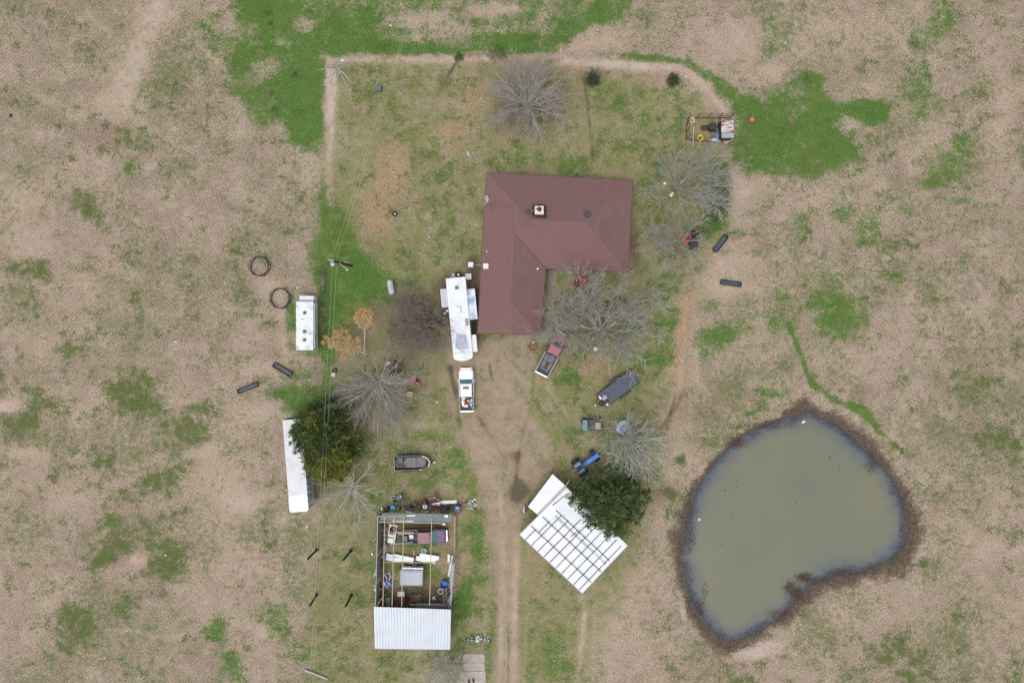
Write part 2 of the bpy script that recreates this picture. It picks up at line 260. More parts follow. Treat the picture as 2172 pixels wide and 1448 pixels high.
def masks(X, Y):
    px, py = CX + X * S, CY - Y * S
    nx = (vnoise(X / 9, Y / 9, 1, 6, .68) - .5); ny = (vnoise(X / 9, Y / 9, 2, 6, .68) - .5)
    wx, wy = px + nx * 70, py + ny * 70
    sx, sy = px + nx * 16, py + ny * 16
    g = lay(px, py, G, nx, ny)
    for x0, y0, x1, y1, hw, s in YARD_STROKES:
        ex, ey = x1 - x0, y1 - y0
        t = np.clip(((sx - x0) * ex + (sy - y0) * ey) / (ex * ex + ey * ey), 0, 1)
        g += s * np.exp(-(np.hypot(sx - x0 - t * ex, sy - y0 - t * ey) / hw) ** 2)
    neg = lay(px, py, NEG, nx, ny)
    # the wet meadow along the top of the lot
    top = poly_sdf(wx, wy, [(488,-60),(1362,-60),(1362,30),(1290,38),(1235,45),(1190,98),(1150,112),(960,112),(760,116),(688,128),(678,190),(672,270),(655,330),(625,315),(600,270),(545,285),(500,225),(475,150),(500,90)])
    g += .8 * np.clip(-top / 26 + .35, 0, 1)
    east = poly_sdf(wx, wy, [(1560,225),(1640,180),(1700,150),(1745,150),(1765,200),(1870,225),(1880,260),(1820,300),(1835,365),(1760,370),(1680,372),(1600,350),(1555,335),(1580,290)])
    g += .7 * np.clip(-east / 26 + .35, 0, 1)
    g = g - neg
    o = lay(px, py, O, nx, ny) - neg * .6
    yard = poly_sdf(wx, wy, [(690,125),(1300,140),(1470,180),(1540,250),(1555,480),(1480,590),(1440,720),(1420,860),(1390,1000),(1390,1100),(1290,1330),(1230,1460),(640,1460),(668,1150),(690,1000),(690,700)])
    yin = np.clip(.5 - yard / 40, 0, 1); pale = strokes(sx, sy, PALE); o = o * (1 - .5 * yin) + .06 * yin - .35 * pale; g += .06 * yin - .35 * pale
    d = lay(px, py, D, nx, ny)
    r = lay(px, py, Rr, nx, ny)
    l = lay(px, py, L, nx, ny)
    l += strokes(sx, sy, PALE) * np.clip(.15 + 1.1 * vnoise(X / 3.5, Y / 3.5, 31, 4, .65), 0, 1); d += strokes(sx, sy, RUTS)
    t = np.clip(.5 - poly_sdf(sx, sy, ROAD) / 26, 0, 1)
    ps = poly_sdf(px + nx * 10, py + ny * 10, POND) / S - .4                 # metres from the water's edge
    wob = 1 + 1.1 * nx * 2
    side = np.clip((px - 1560) / 60, 0, 1) * np.clip((1000 - py) / 60, 0, 1)
    width = (1.1 + 1.3 * vnoise(X / 12, Y / 12, 9, 2)) * np.where((py < 1010) & (px < 1660), .35, 1.0)
    m = np.clip(1.25 - ps / np.maximum(width * wob, .3), 0, 1.2)
    m[ps < 0] = 1.2
    # tyre lane with a grassy middle
    lane = np.clip(1 - abs(px + nx * 8 - 1078) / 5, 0, 1) * np.clip((py - 1290) / 60, 0, 1)
    return [np.clip(q, 0, 1.6).astype(np.float32) for q in (g + lane * .9, o, d, r, l, t * (1 - lane), m, yin * (1 - .7 * np.clip(pale, 0, 1)))] + [ps.astype(np.float32)]

def axis(lo, hi, step, far):
    core = np.arange(lo, hi + step / 2, step)
    out = [far * (.02 + .98 * (i / 14.) ** 2.2) for i in range(1, 15)]
    return np.concatenate([[lo - q for q in out][::-1], core, [hi + q for q in out]]).astype(np.float32)

gx, gy = axis(-77, 77, .26, 2500), axis(-53, 53, .26, 2500)
GX, GY = np.meshgrid(gx, gy)
MS = masks(GX, GY)
mg, mo, md, mr_, ml, mt, mm, my, ps = MS
far = (abs(GX) > 79) | (abs(GY) > 55)
for q in (mg, mo): q[far] = (q[far] * 0 + np.clip(vnoise(GX[far] / 20, GY[far] / 20, 21) - .35, 0, 1) * 1.2)
for q in (md, mr_, mt, my): q[far] = 0
GZ = (vnoise(GX / 14, GY / 14, 5, 3) - .5) * .16 + (vnoise(GX / 1.6, GY / 1.6, 6, 2) - .5) * .05
bank = np.clip(1 - ps / 5.0, 0, 1)
GZ = GZ * np.clip(ps / 4, .15, 1) - .45 * bank * bank * (3 - 2 * bank)
GZ = np.where(ps < 0, GZ + np.maximum(ps * .22, -2.0), GZ).astype(np.float32)
GZ -= np.where(mt > .5, .03, 0)

def ground_z(x, y):
    i = int(np.clip(np.searchsorted(gy, y), 1, len(gy) - 1)); j = int(np.clip(np.searchsorted(gx, x), 1, len(gx) - 1))
    return float(GZ[i - 1:i + 1, j - 1:j + 1].mean())

def set_attr(me, name, arr4):
    a = me.attributes.new(name, 'FLOAT_COLOR', 'POINT'); a.data.foreach_set('color', arr4.astype(np.float32).ravel())

def grid_obj(name, keep, mat):
    ny, nx = GX.shape
    idx = np.arange(nx * ny).reshape(ny, nx)
    q = np.stack([idx[:-1, :-1], idx[:-1, 1:], idx[1:, 1:], idx[1:, :-1]], -1)[keep]
    used = np.unique(q); rem = np.zeros(nx * ny, int); rem[used] = np.arange(len(used))
    q = rem[q]
    v = np.stack([GX.ravel()[used], GY.ravel()[used], GZ.ravel()[used]], -1)
    me = bpy.data.meshes.new(name)
    me.vertices.add(len(v)); me.vertices.foreach_set('co', v.ravel())
    me.loops.add(q.size); me.loops.foreach_set('vertex_index', q.ravel().astype(np.int32))
    me.polygons.add(len(q)); me.polygons.foreach_set('loop_start', (np.arange(len(q)) * 4).astype(np.int32))
    me.polygons.foreach_set('use_smooth', np.ones(len(q), bool))
    me.update(calc_edges=True)
    f = lambda a: a.ravel()[used]
    set_attr(me, "mask_a", np.stack([f(mg), f(mo), f(md), f(mr_)], -1))
    set_attr(me, "mask_b", np.stack([f(ml), f(mt), f(mm), f(my)], -1))
    me.materials.append(mat)
    o = bpy.data.objects.new(name, me); COL.objects.link(o); o["kind"] = "structure"
    return o

def ground_material():
    t = NT("dry_pasture")
    a, b = t.attr("mask_a"), t.attr("mask_b")
    ga, go, gd = t.sep(a.outputs["Color"]); gr = a.outputs["Alpha"]
    gl, gt, gm = t.sep(b.outputs["Color"])
    big = t.noise(.10, 4, .6)
    mid = t.noise(.9, 5, .65)
    fine = t.noise(4.2, 3, .7)
    # streaky straw: noise squeezed one way, then the other
    def squeeze(sx, sy, rot):
        m = t.n.new("ShaderNodeMapping"); m.inputs["Scale"].default_value = (sx, sy, 1); m.inputs["Rotation"].default_value = (0, 0, rot)
        t.l.new(t.co(), m.inputs[0]); return m.outputs[0]
    s1 = t.noise(1, 2, .6, squeeze(12, 4, .7)); s2 = t.noise(1, 2, .6, squeeze(4, 12, .2))
    straw = t.math('MAXIMUM', s1, s2)
    dark = t.math('MINIMUM', s1, s2)
    c = t.mix(t.mr(big, .35, .65), lin(151, 133, 119), lin(137, 120, 108))
    c = t.mix(t.mr(mid, .35, .7), c, lin(161, 143, 128))
    wide = t.noise(.045, 5, .65)
    c = t.mix(t.mr(t.math('ADD', wide, t.math('MULTIPLY', t.noise(.6, 6, .7), .5)), .68, .9, 0, .6), c, lin(114, 108, 80))
    drift = t.noise(.33, 6, .68, dist=.6)
    c = t.mix(t.mr(drift, .49, .64, 0, .68), c, lin(120, 104, 89))
    c = t.mix(t.mr(drift, .48, .32, 0, .7), c, lin(180, 161, 145))
    c = t.mix(t.mr(gl, 0, 1, 0, .85), c, t.mix(t.mr(mid, .3, .7), lin(188, 166, 148), lin(172, 151, 136)))
    c = t.mix(t.mr(gr, 0, 1, 0, .85), c, t.mix(t.mr(mid, .3, .7), lin(172, 138, 105), lin(152, 118, 88)))
    c = t.mix(t.mr(t.math('ADD', straw, 0), .53, .66, 0, .68), c, lin(206, 190, 168))
    c = t.mix(t.mr(dark, .46, .32, 0, .7), c, lin(88, 74, 62))
    # leaf litter and dark soil
    dd = t.mr(t.math('ADD', gd, t.math('MULTIPLY', t.math('SUBTRACT', mid, .5), 1.3)), .15, .95, 0, .85)
    c = t.mix(dd, c, t.mix(t.mr(fine, .35, .65), lin(84, 66, 56), lin(128, 104, 88)))
    c = t.mix(t.mr(t.math('ADD', gd, t.math('MULTIPLY', t.math('SUBTRACT', mid, .5), 1.5)), .95, 1.35, 0, .8), c, lin(74, 68, 68))
    fleck = t.math('ADD', t.noise(1.5, 6, .75), t.math('MULTIPLY', t.math('SUBTRACT', t.noise(.09, 4, .65), .5), .9))
    c = t.mix(t.mr(fleck, .54, .66, 0, .62), c, lin(92, 104, 60))
    yd = b.outputs["Alpha"]
    ycov = t.math('MULTIPLY', yd, t.mr(t.math('ADD', t.noise(.5, 8, .75), t.math('MULTIPLY', t.math('SUBTRACT', fine, .5), .5)), .36, .58, .05, .8))
    ycov = t.math('MULTIPLY', ycov, t.math('SUBTRACT', 1, t.math('MULTIPLY', t.math('MINIMUM', gr, 1), .8)))
    ycov = t.math('MULTIPLY', ycov, t.math('SUBTRACT', 1, dd))
    c = t.mix(ycov, c, t.mix(t.mr(fine, .35, .68), lin(94, 106, 50), lin(140, 139, 88)))
    # olive turf
    n1 = t.math('SUBTRACT', t.noise(.62, 9, .78), .5); n2 = t.math('SUBTRACT', t.noise(3.2, 5, .75), .5)
    n0 = t.math('SUBTRACT', t.noise(.28, 4, .6), .5)
    nn = t.math('ADD', t.math('ADD', t.math('MULTIPLY', n1, 4.2), t.math('MULTIPLY', n0, 2.0)), t.math('MULTIPLY', n2, 3.0))
    stray = t.mr(t.noise(.16, 5, .65), .38, .68, -.2, .38)
    fo = t.mr(t.math('ADD', t.math('ADD', go, nn), stray), .3, .92, 0, .88)
    hole_o = t.math('ADD', t.noise(1.0, 7, .78), t.math('MULTIPLY', t.math('SUBTRACT', t.noise(.2, 3, .6), .5), .6))
    fo = t.math('MULTIPLY', fo, t.math('SUBTRACT', 1, t.mr(hole_o, .48, .62, 0, .72)))
    c = t.mix(fo, c, t.mix(t.mr(fine, .3, .7), t.mix(t.mr(big, .4, .6), lin(64, 86, 28), lin(68, 86, 42)), lin(96, 108, 58)))
    c = t.mix(t.math('MULTIPLY', fo, t.mr(n2, -.02, -.14, 0, .55)), c, lin(56, 64, 30))
    fg = t.mr(t.math('ADD', t.math('ADD', ga, nn), t.math('MULTIPLY', stray, .5)), .24, 1.12, 0, .93)
    hole = t.math('ADD', t.noise(.85, 7, .78), t.math('MULTIPLY', t.math('SUBTRACT', t.noise(.12, 3, .6), .5), .5))
    fg = t.math('MULTIPLY', fg, t.math('SUBTRACT', 1, t.mr(hole, .54, .68, 0, .6)))
    gcol = t.mix(t.mr(mid, .3, .7), lin(44, 90, 20), lin(62, 108, 32))
    gcol = t.mix(t.mr(fine, .35, .7), gcol, lin(82, 118, 48))
    gcol = t.mix(t.mr(straw, .6, .72, 0, .7), gcol, lin(186, 172, 138))
    gcol = t.mix(t.mr(t.noise(.35, 3, .6), .5, .75, 0, .6), gcol, lin(58, 88, 30))
    gcol = t.mix(t.mr(t.noise(.11, 5, .65), .48, .62, 0, .55), gcol, lin(86, 110, 42))
    c = t.mix(fg, c, gcol)
    c = t.mix(t.math('MULTIPLY', fg, t.mr(n1, -.03, -.16, 0, .5)), c, lin(44, 78, 24))
    # worn track
    tr = t.mr(t.math('ADD', gt, t.math('MULTIPLY', n1, 1.6)), .3, .8, 0, .72)
    tcol = t.mix(t.mr(t.math('ADD', t.math('MULTIPLY', mid, .6), t.math('MULTIPLY', drift, .4)), .38, .62), lin(146, 127, 111), lin(176, 158, 140))
    tcol = t.mix(t.mr(s2, .56, .7, 0, .5), tcol, lin(198, 178, 152))
    tcol = t.mix(t.mr(fine, .42, .3, 0, .5), tcol, lin(126, 104, 84))
    tcol = t.mix(t.mr(gl, .25, .9, 0, .8), tcol, lin(190, 168, 146))
    tcol = t.mix(t.mr(drift, .5, .66, 0, .6), tcol, lin(126, 108, 93))
    keep = t.math('SUBTRACT', 1, t.math('MAXIMUM', t.math('MULTIPLY', dd, 1.05), t.math('MULTIPLY', fg, .85)))
    c = t.mix(t.math('MULTIPLY', tr, keep), c, tcol)
    # mud and dead rushes round the pond
    mu = t.mr(t.math('ADD', gm, t.math('MULTIPLY', nn, .6)), .2, .95, 0, .97)
    c = t.mix(mu, c, t.mix(t.mr(fine, .3, .7), lin(62, 52, 46), lin(116, 99, 84)))
    c = t.mix(t.mr(t.math('ADD', gl, nn), 1.0, 1.6, 0, .8), c, lin(188, 172, 164))
    t.bump(t.math('ADD', t.math('MULTIPLY', fine, .6), t.math('ADD', straw, mid)), .55, .12)
    return t.set(Base_Color=c, Roughness=.95, Specular_IOR_Level=.15)

GM = ground_material()
road_cell = (mt[:-1, :-1] + mt[1:, 1:]) / 2 > .5
grid_obj("ground", ~road_cell, GM)
grid_obj("dirt_road", road_cell, GM)

# ------------------------------------------------------------------ pond water
def make_pond():
    W = -0.46
    x0, x1, y0, y1 = -20, 60, -46, -8
    xs, ys = np.arange((1440 - CX) / S, (1945 - CX) / S, .3), np.arange((CY - 1375) / S, (CY - 865) / S, .3)
    X, Y = np.meshgrid(xs.astype(np.float32), ys.astype(np.float32))
    px, py = CX + X * S, CY - Y * S
    nx = (vnoise(X / 9, Y / 9, 1, 6, .68) - .5); ny = (vnoise(X / 9, Y / 9, 2, 6, .68) - .5)
    d = -poly_sdf(px + nx * 10, py + ny * 10, POND) / S + .4
    keep = (d[:-1, :-1] > -.9) & (d[1:, 1:] > -.9)
    n = X.shape[1]; idx = np.arange(X.size).reshape(X.shape)
    q = np.stack([idx[:-1, :-1], idx[:-1, 1:], idx[1:, 1:], idx[1:, :-1]], -1)[keep]
    used = np.unique(q); rem = np.zeros(X.size, int); rem[used] = np.arange(len(used)); q = rem[q]
    v = np.stack([X.ravel()[used], Y.ravel()[used], np.full(len(used), W, np.float32)], -1)
    me = bpy.data.meshes.new("pond_water"); me.from_pydata(v.tolist(), [], q.tolist())
    a = me.attributes.new("depth", 'FLOAT', 'POINT'); a.data.foreach_set('value', d.ravel()[used].astype(np.float32))
    t = NT("turbid_water")
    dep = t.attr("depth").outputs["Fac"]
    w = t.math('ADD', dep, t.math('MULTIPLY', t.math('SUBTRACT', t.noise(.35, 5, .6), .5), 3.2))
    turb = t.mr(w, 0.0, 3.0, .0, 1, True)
    c = t.mix(turb, lin(90, 97, 108), t.mix(t.mr(t.noise(.06, 3, .5), .35, .65), lin(120, 119, 98), lin(110, 113, 100)))  # sky reflection painted in as blue-grey near shore, turbid olive further out
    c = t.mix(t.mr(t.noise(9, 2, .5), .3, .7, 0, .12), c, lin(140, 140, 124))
    t.set(Base_Color=c, Roughness=.12, IOR=1.33)
    t.bump(t.noise(3, 3, .5), .06, .02)
    tr = t.n.new("ShaderNodeBsdfTransparent"); tr.inputs[0].default_value = (*lin(205, 212, 225), 1)
    mx = t.n.new("ShaderNodeMixShader")
    fine = t.math('ADD', t.math('MULTIPLY', t.math('SUBTRACT', t.noise(2.2, 6, .75), .5), 3.0), t.math('MULTIPLY', t.math('SUBTRACT', t.noise(.45, 4, .6), .5), 3.0))
    t.l.new(t.mr(t.math('ADD', dep, fine), -.2, 1.6, .38, 1, True), mx.inputs[0])
    t.l.new(tr.outputs[0], mx.inputs[1]); t.l.new(t.b.outputs[0], mx.inputs[2])
    t.l.new(mx.outputs[0], t.n["Material Output"].inputs[0])
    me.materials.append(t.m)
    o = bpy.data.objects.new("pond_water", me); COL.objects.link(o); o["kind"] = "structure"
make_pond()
# ------------------------------------------------------------------ building tools
class MB:
    """collects shapes and links them as ONE mesh object"""
    def __init__(s): s.v, s.f, s.fm = [], [], []
    def add(s, vs, fs, m=0):
        o = len(s.v); s.v += [tuple(q) for q in vs]; s.f += [tuple(i + o for i in f) for f in fs]; s.fm += [m] * len(fs); return s
    def box(s, c, d, rz=0, taper=(1, 1), m=0, tilt=None):
        x, y, z = d[0] / 2, d[1] / 2, d[2] / 2; tx, ty = taper
        vs = [(-x, -y, -z), (x, -y, -z), (x, y, -z), (-x, y, -z), (-x * tx, -y * ty, z), (x * tx, -y * ty, z), (x * tx, y * ty, z), (-x * tx, y * ty, z)]
        M = Matrix.Rotation(rz, 3, 'Z')
        if tilt: M = M @ Matrix.Rotation(tilt[1], 3, tilt[0])
        vs = [M @ Vector(q) + Vector(c) for q in vs]
        return s.add(vs, [(3, 2, 1, 0), (4, 5, 6, 7), (0, 1, 5, 4), (1, 2, 6, 5), (2, 3, 7, 6), (3, 0, 4, 7)], m)
    def prism(s, poly, z0, z1, top=None, m=0):
        n = len(poly); top = top or poly
        vs = [(*q, z0) for q in poly] + [(*q, z1) for q in top]
        fs = [tuple(range(n))[::-1], tuple(range(n, 2 * n))] + [(i, (i + 1) % n, n + (i + 1) % n, n + i) for i in range(n)]
        return s.add(vs, fs, m)
    def slab(s, pts, th, m=0):
        """a flat or sloping plate of given thickness below the listed corner points"""
        pts = [Vector(p) for p in pts]; n = len(pts)
        nr = (pts[1] - pts[0]).cross(pts[2] - pts[0]).normalized()
        if nr.z < 0: pts = pts[::-1]; nr = -nr
        vs = pts + [p - nr * th for p in pts]
        fs = [tuple(range(n)), tuple(range(n, 2 * n))[::-1]] + [((i + 1) % n, i, n + i, n + (i + 1) % n) for i in range(n)]
        return s.add(vs, fs, m)
    def tube(s, pts, r, n=6, m=0, closed=False, r1=None):
        pts = [Vector(p) for p in pts]; k = len(pts); vs = []
        for i, p in enumerate(pts):
            a = pts[(i - 1) % k] if (i or closed) else p; b = pts[(i + 1) % k] if (i < k - 1 or closed) else p
            d = (b - a).normalized() if (b - a).length > 1e-9 else Vector((0, 0, 1))
            u = d.cross(Vector((0, 0, 1)) if abs(d.z) < .9 else Vector((1, 0, 0))).normalized(); w = d.cross(u)
            q = r if r1 is None else r + (r1 - r) * i / max(k - 1, 1)
            vs += [p + (u * math.cos(2 * math.pi * j / n) + w * math.sin(2 * math.pi * j / n)) * q for j in range(n)]
        fs = []
        for i in range(k if closed else k - 1):
            a, b = i * n, ((i + 1) % k) * n
            fs += [(a + j, a + (j + 1) % n, b + (j + 1) % n, b + j) for j in range(n)]
        if not closed: fs += [tuple(range(n))[::-1], tuple(range((k - 1) * n, k * n))]
        return s.add(vs, fs, m)
    def cyl(s, p0, p1, r, r1=None, n=16, m=0): return s.tube([p0, p1], r, n, m, r1=r if r1 is None else r1)
    def ring(s, c, Rr_, r, n=28, k=6, m=0, axis='Z', sy=1):
        pts = []
        for i in range(n):
            a = 2 * math.pi * i / n; x, y = Rr_ * math.cos(a), Rr_ * sy * math.sin(a)
            q = {'Z': (x, y, 0), 'Y': (x, 0, y), 'X': (0, x, y)}[axis]
            pts.append(Vector(c) + Vector(q))
        return s.tube(pts, r, k, m, closed=True)
    def lathe(s, prof, c=(0, 0, 0), n=20, m=0, sx=1, sy=1):
        vs, fs, k = [], [], len(prof)
        for j in range(n):
            a = 2 * math.pi * j / n
            vs += [(c[0] + r * math.cos(a) * sx, c[1] + r * math.sin(a) * sy, c[2] + z) for r, z in prof]
        for j in range(n):
            b = ((j + 1) % n) * k
            fs += [(j * k + i, b + i, b + i + 1, j * k + i + 1) for i in range(k - 1)]
        return s.add(vs, fs, m)
    def loft(s, secs, m=0, cap=True):
        n = len(secs[0]); vs = [p for q in secs for p in q]; fs = []
        for i in range(len(secs) - 1):
            a, b = i * n, (i + 1) * n
            fs += [(a + j, a + (j + 1) % n, b + (j + 1) % n, b + j) for j in range(n)]
        if cap: fs += [tuple(range(n))[::-1], tuple(range((len(secs) - 1) * n, len(secs) * n))]
        return s.add(vs, fs, m)
    def sheet(s, p0, p1, p2, p3, ribs, amp, th=.01, m=0):
        """ribbed metal sheet, ribs running from edge p0-p1 to edge p3-p2"""
        p0, p1, p2, p3 = map(Vector, (p0, p1, p2, p3)); nr = (p1 - p0).cross(p3 - p0).normalized()
        if nr.z < 0: nr = -nr
        a, b = [], []
        for i in range(ribs):
            for t, h in ((0, 0), (.62, 0), (.74, amp), (.9, amp)):
                q = min((i + t) / ribs, 1); a.append(p0.lerp(p1, q) + nr * h); b.append(p3.lerp(p2, q) + nr * h)
        a.append(p1); b.append(p2); n = len(a)
        vs = a + b; fs = [(i, i + 1, n + i + 1, n + i) for i in range(n - 1)]
        return s.add(vs, fs, m)
    def build(s, name, mat, parent=None, smooth=False, bev=0):
        me = bpy.data.meshes.new(name); me.from_pydata([tuple(q) for q in s.v], [], s.f)
        for q in (mat if isinstance(mat, (list, tuple)) else [mat]): me.materials.append(q)
        if any(s.fm): me.polygons.foreach_set('material_index', s.fm)
        if smooth: me.polygons.foreach_set('use_smooth', [True] * len(s.f))
        me.update()
        bm = bmesh.new(); bm.from_mesh(me); bmesh.ops.recalc_face_normals(bm, faces=bm.faces); bm.to_mesh(me); bm.free()
        if smooth: me.set_sharp_from_angle(angle=rad(40))
        o = bpy.data.objects.new(name, me); COL.objects.link(o)
        if parent: o.parent = parent
        if bev:
            b = o.modifiers.new('Bevel', 'BEVEL'); b.width = bev; b.segments = 2; b.limit_method = 'ANGLE'; b.angle_limit = rad(40)
        return o

def tag(o, label, cat, group=None):
    o["label"] = label; o["category"] = cat
    if group: o["group"] = group
    return o

def thing(name, label, cat, px, py, rot=0, group=None, z=None, zp=0):
    """an Empty at the thing's base; (px,py) map position of what stands at height zp"""
    o = bpy.data.objects.new(name, None); COL.objects.link(o); o.empty_display_size = .3
    p = P(px, py, zp); o.location = (p.x, p.y, ground_z(p.x, p.y) if z is None else z); o.rotation_euler = (0, 0, rot)
    return tag(o, label, cat, group)

def single(name, label, cat, px, py, mb, mat, rot=0, group=None, z=None, zp=0, smooth=False, bev=0):
    o = mb.build(name, mat, None, smooth, bev); p = P(px, py, zp)
    o.location = (p.x, p.y, ground_z(p.x, p.y) if z is None else z); o.rotation_euler = (0, 0, rot)
    return tag(o, label, cat, group)

def clone(o, label=None, group=None):
    c = o.copy(); COL.objects.link(c)
    if label: c['label'] = label
    if group: c['group'] = group
    for ch in list(o.children):
        d = ch.copy(); COL.objects.link(d); d.parent = c
        for g in list(ch.children):
            e = g.copy(); COL.objects.link(e); e.parent = d
    return c

def rrect(x0, x1, y0, y1, r, n=5):
    out = []
    for cx, cy, a0 in ((x1 - r, y1 - r, 0), (x0 + r, y1 - r, 90), (x0 + r, y0 + r, 180), (x1 - r, y0 + r, 270)):
        out += [(cx + r * math.cos(rad(a0 + 90 * i / n)), cy + r * math.sin(rad(a0 + 90 * i / n))) for i in range(n + 1)]
    return out

def bearing(x0, y0, x1, y1): return math.atan2(-(y1 - y0), x1 - x0)

# shared materials
M_white = pm("white_paint", (.74, .76, .78), .45, var=.05, scale=.8, dirt=(.42, .40, .36), dirt_amt=.12)
M_whiteroof = pm("white_roof_coating", (.72, .75, .78), .5, var=.08, scale=.5, dirt=(.36, .36, .36), dirt_amt=.3)
M_black = pm("black_plastic", (.028, .032, .04), .5, var=.3)
M_tyre = pm("tyre_rubber", (.02, .02, .022), .85)
M_steel = pm("grey_steel", (.30, .31, .32), .45, .5, var=.2)
M_alu = pm("bare_aluminium", (.55, .57, .58), .4, .6, var=.15)
M_dark = pm("dark_steel", (.045, .045, .05), .6, .3, var=.3)
M_rust = pm("rusty_iron", (.12, .045, .028), .85, var=.45, scale=5, dirt=(.05, .025, .02), dirt_amt=.6)
M_wood = pm("weathered_wood", (.36, .27, .19), .85, var=.25, scale=4)
M_greywood = pm("grey_wood", (.27, .25, .23), .85, var=.3, scale=4)
M_newwood = pm("pale_board", (.50, .38, .24), .8, var=.15)
M_glass = NT("dark_glass").set(Base_Color=(.02, .035, .04), Roughness=.08)
M_teal = NT("tinted_windscreen").set(Base_Color=(.095, .23, .235), Roughness=.12)
M_chrome = pm("chrome", (.75, .76, .78), .2, .9, var=.05)
M_blue = pm("blue_paint", (.015, .16, .62), .35, var=.12, dirt=(.1, .14, .3), dirt_amt=.25)
M_red = pm("red_paint", (.48, .05, .035), .45, var=.2, dirt=(.2, .06, .05), dirt_amt=.4)
M_beige = pm("beige_vinyl", (.42, .37, .31), .6)
M_concrete = pm("concrete", (.42, .37, .34), .9, var=.15, scale=1.2, dirt=(.24, .22, .21), dirt_amt=.5)

def wheel(parent, x, y, r, w, name="wheel", rim=M_steel):
    t = MB().lathe([(r * .62, -w / 2), (r * .92, -w / 2), (r, -w * .3), (r, w * .3), (r * .92, w / 2), (r * .62, w / 2), (r * .62, -w / 2)], n=20).build(name, M_tyre, parent, True)
    t.location = (x, y, r); t.rotation_euler = (math.pi / 2, 0, 0)
    h = MB().lathe([(0, -w * .34), (r * .62, -w * .38), (r * .62, w * .38), (0, w * .34)], n=14).build("rim", rim, t)
    return t
# ------------------------------------------------------------------ the L-shaped brick house
def shingle(name, along_x):
    t = NT(name)
    m = t.n.new("ShaderNodeMapping"); m.inputs["Rotation"].default_value = (0, 0, rad(2.6) if along_x else rad(92.6))
    t.l.new(t.co(), m.inputs[0])
    br = t.n.new("ShaderNodeTexBrick"); t.l.new(m.outputs[0], br.inputs[0])
    br.inputs["Scale"].default_value = 1; br.inputs["Brick Width"].default_value = .9; br.inputs["Row Height"].default_value = .21
    br.inputs["Mortar Size"].default_value = .022; br.inputs["Mortar Smooth"].default_value = .3
    br.inputs["Color1"].default_value = (*lin(127, 99, 97), 1); br.inputs["Color2"].default_value = (*lin(119, 92, 90), 1); br.inputs["Mortar"].default_value = (*lin(108, 83, 82), 1)
    c = t.mix(t.mr(t.noise(1.4, 6, .65), .35, .7, 0, .4), br.outputs["Color"], lin(122, 95, 94))
    st = t.noise(.28, 5, .65, dist=.4)
    c = t.mix(t.mr(st, .54, .72, 0, .4), c, lin(99, 76, 76))
    t.bump(br.outputs["Fac"], .25, .01)
    return t.set(Base_Color=c, Roughness=.9, Specular_IOR_Level=.2)

